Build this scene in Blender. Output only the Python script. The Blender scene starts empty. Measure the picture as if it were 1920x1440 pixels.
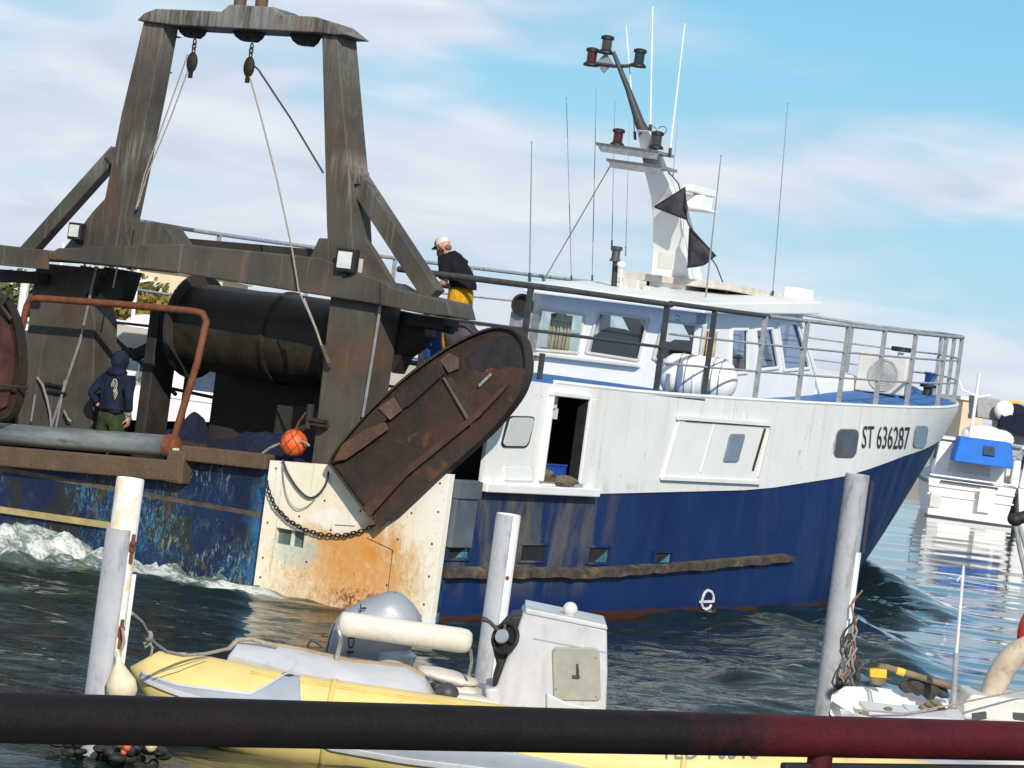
import bpy, bmesh, math, random
import numpy as np
from mathutils import Vector, Matrix, noise as mnoise
random.seed(7); np.random.seed(7)
SC = bpy.context.scene
COL = SC.collection
PI = math.pi

# ------------------------------------------------------------------ camera
FPX, PITCH, ROLL, EYE = 5000.0, -0.01, math.radians(7.6), 3.4
_cp, _sp = math.cos(PITCH), math.sin(PITCH)
_F = np.array([0, _cp, _sp]); _r0 = np.array([1, 0, 0.0]); _u0 = np.cross(_r0, _F)
_c, _s = math.cos(ROLL), math.sin(ROLL)
_R = _c * _r0 + _s * _u0; _U = -_s * _r0 + _c * _u0; _O = np.array([0, 0, EYE])
cd = bpy.data.cameras.new('camera'); cam = bpy.data.objects.new('camera', cd); COL.objects.link(cam)
cd.sensor_width = 36; cd.lens = 36 * FPX / 1920; cd.clip_start = 0.1; cd.clip_end = 9000
m = Matrix.Identity(4)
for i in range(3):
    m[i][0] = _R[i]; m[i][1] = _U[i]; m[i][2] = -_F[i]; m[i][3] = _O[i]
cam.matrix_world = m
SC.camera = cam

# ------------------------------------------------------------------ light
SUN_AZ, SUN_EL = math.radians(13), math.radians(29)      # behind the camera, to the right
sd = Vector((math.sin(SUN_AZ) * math.cos(SUN_EL), -math.cos(SUN_AZ) * math.cos(SUN_EL), math.sin(SUN_EL)))
ld = bpy.data.lights.new('sun', 'SUN'); ld.energy = 4.35; ld.angle = math.radians(0.5); ld.color = (1.0, 0.935, 0.82)
sun = bpy.data.objects.new('sun', ld); COL.objects.link(sun)
sun.rotation_euler = sd.to_track_quat('Z', 'Y').to_euler(); sun.location = (0, -30, 40)

def build_world():
    w = bpy.data.worlds.new('World'); SC.world = w; w.use_nodes = True
    nt = w.node_tree; N = nt.nodes; L = nt.links; N.clear()
    out = N.new('ShaderNodeOutputWorld'); bg = N.new('ShaderNodeBackground'); L.new(bg.outputs[0], out.inputs[0])
    sky = N.new('ShaderNodeTexSky'); sky.sky_type = 'NISHITA'; sky.sun_disc = False
    sky.sun_elevation = SUN_EL; sky.sun_rotation = math.atan2(sd.x, sd.y); sky.air_density = 1.0; sky.dust_density = 0.4; sky.ozone_density = 2.0
    tint = N.new('ShaderNodeMix'); tint.data_type = 'RGBA'; tint.blend_type = 'MULTIPLY'; tint.inputs[0].default_value = 1
    L.new(sky.outputs[0], tint.inputs[6]); tint.inputs[7].default_value = SKY_TINT
    tc = N.new('ShaderNodeTexCoord'); sep = N.new('ShaderNodeSeparateXYZ'); L.new(tc.outputs['Generated'], sep.inputs[0])
    # clear winter blue that pales towards the horizon, laid over the computed sky
    cr = N.new('ShaderNodeValToRGB'); L.new(sep.outputs[2], cr.inputs[0])
    cr.color_ramp.elements[0].position = 0.0; cr.color_ramp.elements[0].color = (.50, .72, .88, 1)
    cr.color_ramp.elements[1].position = 0.45; cr.color_ramp.elements[1].color = (.34, .44, .56, 1)
    e = cr.color_ramp.elements.new(.07); e.color = (.36, .66, .87, 1)
    e = cr.color_ramp.elements.new(.15); e.color = (.235, .60, .86, 1)
    sc = N.new('ShaderNodeMix'); sc.data_type = 'RGBA'; sc.blend_type = 'MULTIPLY'; sc.inputs[0].default_value = 1; L.new(cr.outputs[0], sc.inputs[6]); sc.inputs[7].default_value = (9.6, 9.6, 9.6, 1)
    mixs = N.new('ShaderNodeMix'); mixs.data_type = 'RGBA'; mixs.inputs[0].default_value = .8; L.new(tint.outputs[2], mixs.inputs[6]); L.new(sc.outputs[2], mixs.inputs[7]); sc.clamp_result = False
    def math_(op, a, b=None, c=None):
        n = N.new('ShaderNodeMath'); n.operation = op
        for k, v in enumerate((a, b, c)):
            if v is None: continue
            if isinstance(v, (int, float)): n.inputs[k].default_value = v
            else: L.new(v, n.inputs[k])
        return n.outputs[0]
    # wispy layered cloud: direction vector stretched along the horizon
    az = math_('ARCTAN2', sep.outputs[0], sep.outputs[1])
    comb = N.new('ShaderNodeCombineXYZ')
    L.new(math_('MULTIPLY', az, 9.0), comb.inputs[0]); L.new(math_('MULTIPLY', sep.outputs[2], 34.0), comb.inputs[1])
    comb.inputs[2].default_value = CLOUD_SEED
    def noise(scale, detail, rough, dist):
        n = N.new('ShaderNodeTexNoise'); n.inputs['Scale'].default_value = scale; n.inputs['Detail'].default_value = detail
        n.inputs['Roughness'].default_value = rough; n.inputs['Distortion'].default_value = dist; L.new(comb.outputs[0], n.inputs[0]); return n.outputs[0]
    n1 = noise(0.75, 3, 0.42, 0.3); n2 = noise(1.7, 3, 0.45, 0.5)
    base = math_('ADD', math_('MULTIPLY', n1, 0.8), math_('MULTIPLY', n2, 0.2))
    # more cloud low over the horizon
    low = math_('MULTIPLY', math_('SUBTRACT', 0.09, math_('ABSOLUTE', sep.outputs[2])), 1.25)
    left = math_('MULTIPLY', az, -0.36)
    v = math_('ADD', math_('ADD', base, math_('MAXIMUM', low, -0.1)), math_('MINIMUM', math_('MAXIMUM', left, -0.05), 0.08))
    mr = N.new('ShaderNodeMapRange'); mr.interpolation_type = 'SMOOTHSTEP'
    mr.inputs[1].default_value = 0.37; mr.inputs[2].default_value = 0.61; mr.inputs[3].default_value = 0.0; mr.inputs[4].default_value = 0.9; L.new(v, mr.inputs[0])
    sh = N.new('ShaderNodeMapRange'); sh.inputs[1].default_value = 0.35; sh.inputs[2].default_value = 0.65; L.new(n2, sh.inputs[0])
    cc = N.new('ShaderNodeMix'); cc.data_type = 'RGBA'; L.new(sh.outputs[0], cc.inputs[0])
    cc.inputs[6].default_value = CLOUD_A; cc.inputs[7].default_value = CLOUD_B
    mx = N.new('ShaderNodeMix'); mx.data_type = 'RGBA'; L.new(mr.outputs[0], mx.inputs[0]); L.new(mixs.outputs[2], mx.inputs[6]); L.new(cc.outputs[2], mx.inputs[7])
    L.new(mx.outputs[2], bg.inputs[0]); bg.inputs[1].default_value = 0.106
SKY_TINT = (0.80, 1.0, 1.05, 1); CLOUD_A = (6.2, 6.7, 7.8, 1); CLOUD_B = (7.9, 8.1, 8.8, 1); CLOUD_SEED = 3.7
build_world()
SC.view_settings.view_transform = 'Standard'; SC.view_settings.look = 'None'; SC.view_settings.exposure = 0.0; SC.view_settings.gamma = 1.0
SC.cycles.max_bounces = 6; SC.cycles.transparent_max_bounces = 12

# ------------------------------------------------------------------ surveying the place
BX, BY, BTH = -3.59, 34.49, math.radians(30.1)           # trawler: transom centre on the water and heading
_st, _ct = math.sin(BTH), math.cos(BTH)
def to_boat(P): dx, dy = P[0] - BX, P[1] - BY; return np.array([dx * _st + dy * _ct, dx * _ct - dy * _st, P[2]])
def boat_world(u, v, w): return Vector((BX + u * _st + v * _ct, BY + u * _ct - v * _st, w))
BROT = PI / 2 - BTH
def ray(px, py): return _F * FPX + _R * (px - 960) + _U * (720 - py)
def sv(px, py, u=None, v=None, w=None):                  # sight line met with a plane of the trawler -> (u,v,w)
    d = ray(px, py); a = to_boat(_O); b = to_boat(_O + d) - a
    i, t = (0, u) if u is not None else (1, v) if v is not None else (2, w)
    q = a + b * ((t - a[i]) / b[i]); return tuple(float(x) for x in q)
def sw(px, py, Y=None, Z=None):                          # sight line met with a world plane
    d = ray(px, py); t = Y / d[1] if Y is not None else (Z - EYE) / d[2]
    return Vector(_O + d * t)
def V(u, v, w): return Vector((u, -v, w))                # trawler coordinates: forward, starboard, up -> local
def su(px, py, u): return V(*sv(px, py, u=u))
def ss(px, py, v): return V(*sv(px, py, v=v))

# ------------------------------------------------------------------ mesh builder
class MB:
    def __init__(s): s.v = []; s.f = []; s.m = []; s.mi = 0
    def add(s, vs, fs):
        o = len(s.v); s.v += [Vector(p) for p in vs]; s.f += [tuple(o + i for i in f) for f in fs]; s.m += [s.mi] * len(fs); return s
    def prism(s, poly, ex):
        n = len(poly); ex = Vector(ex); a = [Vector(p) for p in poly]; b = [p + ex for p in a]
        return s.add(a + b, [tuple(range(n)), tuple(range(2 * n - 1, n - 1, -1))] + [(i, n + i, n + (i + 1) % n, (i + 1) % n)[::-1] for i in range(n)])
    def box(s, c, d, M=None):
        c = Vector(c); x, y, z = d[0] / 2, d[1] / 2, d[2] / 2
        vs = [Vector((i * x, j * y, k * z)) for i in (-1, 1) for j in (-1, 1) for k in (-1, 1)]
        if M is not None: vs = [M @ p for p in vs]
        return s.add([c + p for p in vs], [(0, 1, 3, 2), (4, 6, 7, 5), (0, 4, 5, 1), (2, 3, 7, 6), (0, 2, 6, 4), (1, 5, 7, 3)])
    def bar(s, a, b, wd, ht, up=(0, 0, 1)):               # square bar between two points
        a, b = Vector(a), Vector(b); d = (b - a).normalized(); up = Vector(up)
        if abs(d.dot(up)) > .98: up = Vector((1, 0, 0))
        x = d.cross(up).normalized() * wd / 2; y = x.cross(d).normalized() * ht / 2
        vs = [a - x - y, a + x - y, a + x + y, a - x + y, b - x - y, b + x - y, b + x + y, b - x + y]
        return s.add(vs, [(3, 2, 1, 0), (4, 5, 6, 7), (0, 1, 5, 4), (1, 2, 6, 5), (2, 3, 7, 6), (3, 0, 4, 7)])
    def tube(s, pts, r, n=10, cap=True, closed=False):
        pts = [Vector(p) for p in pts]; k = len(pts); rs = r if isinstance(r, (list, tuple)) else [r] * k
        rings = []; prev = None
        for i, p in enumerate(pts):
            if closed: t = (pts[(i + 1) % k] - pts[i - 1])
            else: t = pts[min(i + 1, k - 1)] - pts[max(i - 1, 0)]
            t = t.normalized() if t.length > 1e-9 else Vector((0, 0, 1))
            if prev is None:
                a = Vector((0, 0, 1)) if abs(t.z) < .9 else Vector((1, 0, 0)); x = t.cross(a).normalized()
            else:
                x = prev - t * prev.dot(t); x = x.normalized() if x.length > 1e-6 else t.orthogonal().normalized()
            prev = x; y = t.cross(x)
            rings.append([p + (x * math.cos(2 * PI * j / n) + y * math.sin(2 * PI * j / n)) * rs[i] for j in range(n)])
        vs = [q for rg in rings for q in rg]; fs = []
        for i in range(k if closed else k - 1):
            i2 = (i + 1) % k
            for j in range(n): fs.append((i * n + j, i * n + (j + 1) % n, i2 * n + (j + 1) % n, i2 * n + j))
        if cap and not closed: fs += [tuple(range(n - 1, -1, -1)), tuple(range((k - 1) * n, k * n))]
        return s.add(vs, fs)
    def lathe(s, base, axis, prof, n=20):                 # prof: (distance along axis, radius)
        b = Vector(base); a = Vector(axis).normalized()
        x = a.orthogonal().normalized(); y = a.cross(x); vs = []; fs = []
        for d, r in prof:
            for j in range(n): vs.append(b + a * d + (x * math.cos(2 * PI * j / n) + y * math.sin(2 * PI * j / n)) * max(r, 1e-4))
        for i in range(len(prof) - 1):
            for j in range(n): fs.append((i * n + j, i * n + (j + 1) % n, (i + 1) * n + (j + 1) % n, (i + 1) * n + j))
        fs += [tuple(range(n - 1, -1, -1)), tuple(range((len(prof) - 1) * n, len(prof) * n))]
        return s.add(vs, fs)
    def ball(s, c, r, nu=16, nv=10, M=None, fn=None):
        c = Vector(c); r = Vector(r) if hasattr(r, '__len__') else Vector((r, r, r)); vs = []; fs = []
        for i in range(nv + 1):
            th = PI * i / nv
            for j in range(nu):
                ph = 2 * PI * j / nu
                p = Vector((math.sin(th) * math.cos(ph) * r.x, math.sin(th) * math.sin(ph) * r.y, math.cos(th) * r.z))
                if fn: p = fn(p)
                if M is not None: p = M @ p
                vs.append(c + p)
        for i in range(nv):
            for j in range(nu): fs.append((i * nu + j, (i + 1) * nu + j, (i + 1) * nu + (j + 1) % nu, i * nu + (j + 1) % nu))
        return s.add(vs, fs)
    def grid(s, P):                                       # P: rows of points
        nr, nc = len(P), len(P[0])
        return s.add([p for r in P for p in r], [(i * nc + j, i * nc + j + 1, (i + 1) * nc + j + 1, (i + 1) * nc + j) for i in range(nr - 1) for j in range(nc - 1)])
    def merge(s, me, M=None):
        return s.add([(M @ v.co if M is not None else v.co) for v in me.vertices], [tuple(p.vertices) for p in me.polygons])
    def build(s, name, mats, parent=None, org=(0, 0, 0), smooth=False, bevel=0, weld=False, auto=None, solid=0, sub=0):
        org = Vector(org); me = bpy.data.meshes.new(name)
        me.from_pydata([tuple(p - org) for p in s.v], [], s.f)
        ml = mats if isinstance(mats, (list, tuple)) else [mats]
        for q in ml: me.materials.append(q)
        for p, k in zip(me.polygons, s.m): p.material_index = min(k, len(ml) - 1)
        bm = bmesh.new(); bm.from_mesh(me)
        bmesh.ops.remove_doubles(bm, verts=bm.verts, dist=1e-5 if not weld else 1e-3)
        bmesh.ops.recalc_face_normals(bm, faces=bm.faces)
        for f in bm.faces: f.smooth = bool(smooth)
        if smooth:
            lim = math.radians(auto if auto else 50)
            for e in bm.edges:
                if len(e.link_faces) == 2 and e.calc_face_angle(0) > lim: e.smooth = False
        bm.to_mesh(me); bm.free()
        o = bpy.data.objects.new(name, me); COL.objects.link(o)
        if parent is not None: o.parent = parent
        if solid: md = o.modifiers.new('solid', 'SOLIDIFY'); md.thickness = solid
        if sub: md = o.modifiers.new('sub', 'SUBSURF'); md.levels = sub; md.render_levels = sub
        if bevel:
            md = o.modifiers.new('bevel', 'BEVEL'); md.width = bevel; md.segments = 2; md.limit_method = 'ANGLE'; md.angle_limit = math.radians(40)
        return o

def tag(o, label=None, cat=None, group=None, kind=None):
    if label: o['label'] = label
    if cat: o['category'] = cat
    if group: o['group'] = group
    if kind: o['kind'] = kind
    return o
def empty(name, loc, rz=0, label=None, cat=None, group=None):
    o = bpy.data.objects.new(name, None); COL.objects.link(o); o.location = loc; o.rotation_euler = (0, 0, rz); o.empty_display_size = .3
    return tag(o, label, cat, group)
def aboard(name, base, label, cat, group=None):           # a thing standing on or hanging from the trawler; base in trawler coords
    o = empty(name, boat_world(*base), BROT, label, cat, group); o['_b'] = 0; del o['_b']
    return o, V(*base)
def link_copy(o, parent=None):
    c = o.copy(); COL.objects.link(c)
    if parent is not None: c.parent = parent
    return c
def copy_tree(o, parent=None, kids=None):
    c = link_copy(o, parent)
    for k in [q for q in list(bpy.data.objects) if q.parent == o]: copy_tree(k, c)
    return c

# ------------------------------------------------------------------ materials
class NT:
    def __init__(s, name):
        s.mat = bpy.data.materials.new(name); s.mat.use_nodes = True; s.t = s.mat.node_tree; s.N = s.t.nodes; s.L = s.t.links
        s.b = s.N['Principled BSDF']; s.tc = s.N.new('ShaderNodeTexCoord'); s.obj = s.tc.outputs['Object']
        g = s.N.new('ShaderNodeSeparateXYZ'); s.L.new(s.obj, g.inputs[0]); s.x, s.y, s.z = g.outputs
    def put(s, sock, v):
        if isinstance(v, (int, float)): sock.default_value = v
        elif isinstance(v, (tuple, list)): sock.default_value = tuple(v) + ((1,) if len(v) == 3 and len(sock.default_value) == 4 else ())
        else: s.L.new(v, sock)
    def m(s, op, a, b=None, c=None, clamp=False):
        n = s.N.new('ShaderNodeMath'); n.operation = op; n.use_clamp = clamp
        for k, v in enumerate((a, b, c)):
            if v is not None: s.put(n.inputs[k], v)
        return n.outputs[0]
    def noise(s, scale, detail=5, rough=.55, stretch=(1, 1, 1), dist=0, off=(0, 0, 0)):
        mp = s.N.new('ShaderNodeMapping'); s.L.new(s.obj, mp.inputs[0]); mp.inputs['Scale'].default_value = stretch; mp.inputs['Location'].default_value = off
        n = s.N.new('ShaderNodeTexNoise'); s.L.new(mp.outputs[0], n.inputs[0])
        n.inputs['Scale'].default_value = scale; n.inputs['Detail'].default_value = detail; n.inputs['Roughness'].default_value = rough; n.inputs['Distortion'].default_value = dist
        return n.outputs[0]
    def ramp(s, v, a, b, lo=0.0, hi=1.0):
        n = s.N.new('ShaderNodeMapRange'); n.interpolation_type = 'SMOOTHSTEP'; s.put(n.inputs[0], v)
        n.inputs[1].default_value = a; n.inputs[2].default_value = b; n.inputs[3].default_value = lo; n.inputs[4].default_value = hi; return n.outputs[0]
    def mix(s, f, a, b, mode='MIX'):
        n = s.N.new('ShaderNodeMix'); n.data_type = 'RGBA'; n.blend_type = mode; s.put(n.inputs[0], f); s.put(n.inputs[6], a); s.put(n.inputs[7], b); return n.outputs[2]
    def bump(s, h, strength, dist=.02):
        n = s.N.new('ShaderNodeBump'); n.inputs['Strength'].default_value = strength; n.inputs['Distance'].default_value = dist; s.L.new(h, n.inputs['Height']); s.L.new(n.outputs[0], s.b.inputs['Normal'])
    def done(s, col, rough=.5, metal=0.0, spec=.5):
        s.put(s.b.inputs['Base Color'], col); s.put(s.b.inputs['Roughness'], rough); s.put(s.b.inputs['Metallic'], metal); s.b.inputs['Specular IOR Level'].default_value = spec
        return s.mat
def plain(name, col, rough=.5, metal=0, var=.25, scale=4, bump=0, spec=.5, dirt=None, dscale=3, dlo=.55, dhi=.75, damt=.7, stretch=(1, 1, 1)):
    n = NT(name); a = n.noise(scale, 6, .6)
    c = n.mix(n.ramp(a, .3, .7), tuple(x * (1 - var) for x in col), tuple(min(1, x * (1 + var * .6)) for x in col))
    if dirt: c = n.mix(n.ramp(n.noise(dscale, 7, .65, stretch, .3, (3, 1, 5)), dlo, dhi, 0, damt), c, dirt)
    if bump: n.bump(n.noise(scale * 6, 4), bump)
    return n.done(c, n.ramp(a, .2, .8, max(0, rough - .08), min(1, rough + .1)), metal, spec)

M = {}
M['white'] = plain('white_paint', (.80, .80, .79), .42, var=.05, scale=1.5, dirt=(.50, .40, .27), dscale=1.1, dlo=.60, dhi=.85, damt=.45, stretch=(2.5, 2.5, .5))
M['white2'] = plain('white_gelcoat', (.82, .82, .80), .3, var=.04, scale=2, dirt=(.45, .42, .36), dscale=2.2, dlo=.62, dhi=.85, damt=.3)
M['offwhite'] = plain('off_white_paint', (.62, .60, .56), .5, var=.08, scale=3, dirt=(.3, .25, .18), dscale=2, damt=.5)
M['bluedeck'] = plain('blue_deck_paint', (.030, .145, .40), .6, var=.3, scale=2.5, dirt=(.09, .19, .36), dscale=5, damt=.6)
M['steel'] = plain('galvanised_steel', (.30, .31, .32), .5, .35, var=.2, scale=8, dirt=(.16, .13, .10), dscale=6, damt=.5)
M['railgrey'] = plain('grey_rail_paint', (.33, .34, .35), .5, .1, var=.2, scale=9, dirt=(.15, .11, .08), dscale=7, damt=.5)
M['raildark'] = plain('dark_rail_paint', (.06, .062, .065), .5, .2, var=.3, scale=9)
M['black'] = plain('black_rubber', (.012, .012, .014), .6, var=.3, scale=8)
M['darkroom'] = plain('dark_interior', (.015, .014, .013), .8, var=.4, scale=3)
M['darksteel'] = plain('dark_steel', (.028, .023, .019), .7, var=.4, scale=3, bump=.2)
M['drum'] = plain('oily_drum_steel', (.032, .024, .015), .55, .2, var=.5, scale=2.5, bump=.3, dirt=(.055, .036, .018), dscale=2, damt=.6)
M['rope'] = plain('grey_rope', (.34, .31, .26), .9, var=.3, scale=40, bump=.5)
M['darkrope'] = plain('dark_rope', (.06, .055, .05), .9, var=.3, scale=40, bump=.5)
M['wire'] = plain('steel_wire', (.17, .16, .15), .6, .4, var=.3, scale=30)
M['chain'] = plain('rusty_chain_iron', (.035, .025, .02), .7, .4, var=.5, scale=25)
M['orange'] = plain('orange_buoy_plastic', (.80, .13, .03), .5, var=.15, scale=6)
M['curtain'] = plain('tan_curtain_cloth', (.40, .32, .19), .9, var=.35, scale=5, dirt=(.2, .14, .07), dscale=9, damt=.8, stretch=(3, 3, .15))
def cloth(name, col):
    n = NT(name); a = n.noise(5, 5, .6, (1, 1, .6), 1.2); c = n.mix(n.ramp(n.noise(9, 6), .35, .65), tuple(x * .75 for x in col), tuple(x * 1.2 for x in col)); n.bump(a, .9, .05); return n.done(c, .9, 0, .2)
M['navycloth'] = cloth('navy_cloth', (.012, .017, .038))
M['blackcloth'] = cloth('black_cotton', (.008, .009, .013))
M['yellowcloth'] = cloth('yellow_oilskin', (.62, .31, .015))
M['olive'] = cloth('olive_oilskin', (.035, .05, .022))
M['skin'] = plain('skin', (.50, .27, .19), .55, var=.08, scale=12)
M['beard'] = plain('brown_beard', (.07, .035, .02), .9, var=.3, scale=50, bump=.5)
M['capwhite'] = plain('cap_mesh_cloth', (.62, .58, .54), .9, var=.1, scale=30)
M['capbrown'] = plain('cap_front_cloth', (.19, .15, .11), .9, var=.2, scale=30)
M['bluenet'] = plain('blue_netting', (.004, .010, .045), .9, var=.8, scale=18, bump=1.0, dirt=(.02, .03, .06), dscale=22, damt=.8)
M['greennet'] = plain('dark_green_netting', (.015, .03, .028), .9, var=.6, scale=14, bump=.8)
M['yellow'] = plain('yellow_inflatable_fabric', (.74, .57, .22), .55, var=.09, scale=2.2, dirt=(.45, .36, .18), dscale=3.5, dlo=.5, dhi=.75, damt=.5, bump=.05)
M['tubegrey'] = plain('grey_inflatable_fabric', (.30, .34, .40), .55, var=.08, scale=4, dirt=(.2, .2, .2), dscale=5, damt=.35)
M['palegrey'] = plain('pale_grey_gelcoat', (.52, .53, .56), .5, var=.09, scale=3, dirt=(.34, .33, .32), dscale=4, dlo=.5, dhi=.72, damt=.5, bump=.06)
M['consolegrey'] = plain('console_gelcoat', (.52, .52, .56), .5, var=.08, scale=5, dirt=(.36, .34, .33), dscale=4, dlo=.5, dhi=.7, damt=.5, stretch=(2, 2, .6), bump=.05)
M['hatch'] = plain('hatch_plastic', (.33, .32, .28), .5, var=.12, scale=8, dirt=(.26, .26, .21), dscale=6, damt=.5)
M['cushion'] = plain('cream_vinyl', (.66, .61, .54), .6, var=.08, scale=5, dirt=(.42, .38, .32), dscale=5, dlo=.5, dhi=.72, damt=.45, bump=.15)
M['cowl'] = plain('silver_cowl_paint', (.30, .32, .36), .45, .15, var=.10, scale=4, dirt=(.2, .2, .2), dscale=5, dlo=.5, dhi=.7, damt=.5)
M['cowl2'] = plain('light_cowl_paint', (.55, .58, .62), .32, .3, var=.06, scale=4)
M['darkgrey'] = plain('dark_grey_plastic', (.05, .05, .055), .5, var=.2, scale=10)
M['chrome'] = plain('stainless_tube', (.6, .6, .6), .25, .9, var=.1, scale=10)
M['cream'] = plain('cream_plastic', (.70, .60, .42), .5, var=.12, scale=10, dirt=(.4, .28, .14), dscale=7, damt=.6)
M['polegrey'] = plain('weathered_pole_grey', (.36, .37, .40), .6, var=.1, scale=3, dirt=(.17, .16, .15), dscale=5, dlo=.50, dhi=.66, damt=.6, stretch=(1.6, 1.6, .6), bump=.2)
M['wood'] = plain('weathered_wood', (.20, .15, .10), .85, var=.35, scale=6, dirt=(.09, .06, .04), dscale=5, damt=.8, bump=.4)
M['ink'] = plain('black_lettering', (.012, .012, .02), .5, var=.1)
M['ink_white'] = plain('white_marking', (.75, .75, .73), .5, var=.1)
M['canvasblue'] = plain('blue_canvas', (.004, .14, .58), .7, var=.2, scale=3)
M['red'] = plain('red_plastic', (.55, .03, .025), .5, var=.15, scale=5)
M['concrete'] = plain('quay_concrete', (.30, .28, .25), .9, var=.2, scale=.6)
M['creamwall'] = plain('cream_render', (.62, .52, .36), .85, var=.06, scale=.4)
M['palewall'] = plain('pale_render', (.70, .66, .58), .85, var=.06, scale=.4)
M['tilegrey'] = plain('grey_roofing', (.25, .24, .23), .8, var=.15, scale=1)
M['lampglass_red'] = plain('red_lamp_glass', (.06, .008, .010), .2, var=.1)
M['lampglass_green'] = plain('green_lamp_glass', (.008, .028, .032), .2, var=.1)
M['lampglass_clear'] = plain('smoked_lamp_glass', (.045, .045, .042), .2, var=.1)
M['floodglass'] = plain('floodlight_glass', (.70, .72, .68), .15, var=.25, scale=6)
M['brass'] = plain('faded_yellow_tape', (.72, .45, .03), .6, var=.2, scale=9)
M['dirtywhite'] = plain('dirty_foam_fender', (.50, .42, .32), .7, var=.2, scale=5, dirt=(.20, .12, .06), dscale=4, damt=.8)
M['bark'] = plain('bark', (.07, .05, .035), .9, var=.3, scale=3)
M['leaf'] = plain('leaves', (.085, .105, .025), .8, var=.5, scale=.7)
M['leafyellow'] = plain('yellowing_leaves', (.22, .17, .03), .8, var=.5, scale=.9)

def mk_navy():
    n = NT('navy_hull_paint')
    c = n.mix(n.ramp(n.noise(.6, 5), .3, .7), (.004, .019, .092), (.006, .027, .118))
    c = n.mix(n.ramp(n.noise(7, 6, .7, (.5, .5, 1)), .62, .8, 0, .35), c, (.035, .055, .11))
    # grey-brown scour aft of the hauling door and at the quarter (x runs forward)
    scour = n.m('MULTIPLY', n.ramp(n.x, 3.2, 5.2, 1, 0), n.ramp(n.z, .2, .7))
    w = n.noise(1.1, 7, .65, (1.6, 1.6, .55), .4)
    c = n.mix(n.m('MULTIPLY', scour, n.ramp(w, .42, .62, 0, .85)), c, (.125, .115, .10))
    c = n.mix(n.m('MULTIPLY', scour, n.ramp(n.noise(9, 7, .7, (1.5, 1.5, .5)), .52, .66, 0, .7)), c, (.035, .035, .035))
    # streaks under the strake, scuffs
    c = n.mix(n.m('MULTIPLY', n.ramp(n.noise(2.4, 6, .7, (3, 3, .25)), .60, .75, 0, .45), n.ramp(n.x, 6, 11, 1, 0)), c, (.09, .10, .12))
    c = n.mix(n.m('MULTIPLY', n.ramp(n.noise(3.0, 8, .75, (1, 1, 2.2), .5, (4, 2, 1)), .68, .74), n.ramp(n.x, 4.5, 14, .9, .15)), c, (.06, .14, .24))
    zz = n.m('ADD', n.z, n.m('MULTIPLY', n.noise(2.5, 5), .12))
    c = n.mix(n.ramp(zz, .15, .20, 1, 0), c, (.060, .022, .012))
    n.bump(n.noise(1.3, 5, .6, (.5, .5, 1)), .12, .06)
    M['navy'] = n.done(c, n.ramp(w, .3, .7, .45, .68), 0, .2)
mk_navy()
def mk_topside():
    n = NT('white_hull_paint')
    c = n.mix(n.ramp(n.noise(1.2, 6), .35, .65), (.77, .765, .75), (.81, .805, .795))
    seam = n.m('ABSOLUTE', n.m('SUBTRACT', n.m('FRACT', n.m('DIVIDE', n.x, 1.83)), .5))
    sl = n.ramp(seam, .490, .499)
    c = n.mix(n.m('MULTIPLY', sl, .30), c, (.5, .46, .40))
    run = n.m('MULTIPLY', n.ramp(n.noise(2.2, 9, .8, (3.2, 3.2, .18), .2), .52, .66), n.ramp(n.z, 1.9, 3.1, .15, .75))
    c = n.mix(n.m('MULTIPLY', run, .8), c, (.60, .50, .36))
    c = n.mix(n.m('MULTIPLY', n.ramp(n.noise(3.6, 9, .82, (1.2, 1.2, .5), .6, (3, 3, 3)), .60, .66), .8), c, (.42, .25, .11))
    c = n.mix(n.m('MULTIPLY', n.ramp(n.noise(5, 8, .75, (1, 1, .6), .3, (7, 2, 1)), .52, .64), n.ramp(n.z, 2.05, 1.75, 0, .5)), c, (.45, .40, .32))
    n.bump(n.m('ADD', n.m('MULTIPLY', n.noise(.9, 4, .5, (1, 1, .8)), 1.0), n.m('MULTIPLY', sl, .10)), .22, .10)
    M['topside'] = n.done(c, .42)
mk_topside()
def mk_transom():
    n = NT('worn_blue_transom_paint')
    c = n.mix(n.ramp(n.noise(1.0, 6), .35, .65), (.005, .014, .050), (.008, .029, .095))
    c = n.mix(n.ramp(n.noise(1.5, 8, .72, (1, 1.3, .8), .5), .47, .60, 0, .92), c, (.022, .022, .014))
    zone = n.ramp(n.noise(.8, 3, .5), .45, .60)
    c = n.mix(n.m('MULTIPLY', n.ramp(n.noise(7, 9, .82, (1, 1.6, .8), 1.4, (1, 7, 3)), .51, .57), zone), c, (.04, .16, .24))
    c = n.mix(n.m('MULTIPLY', n.ramp(n.noise(9, 9, .82, (1, 2.0, .6), 1.0, (8, 3, 3)), .545, .59), n.ramp(n.noise(.8, 3, .5, (1, 1, 1), 0, (5, 5, 2)), .48, .60)), c, (.26, .34, .28))
    c = n.mix(n.ramp(n.noise(4.2, 9, .8, (1, 1, .5), .6, (2, 2, 9)), .56, .61, 0, .7), c, (.085, .048, .022))
    c = n.mix(n.ramp(n.noise(13, 8, .8, (1, 2.2, .7), .8, (4, 4, 1)), .63, .67, 0, .8), c, (.20, .34, .36))
    edge = n.m('ADD', n.y, n.m('MULTIPLY', n.m('SUBTRACT', n.noise(3, 7, .7), .5), .9))
    c = n.mix(n.ramp(edge, -.45, -.85, 0, .75), c, (.03, .16, .36))      # bright worn edge against the white plate
    n.bump(n.noise(5, 7, .7), .35, .05)
    M['transom'] = n.done(c, .5, 0, .3)
mk_transom()
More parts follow.
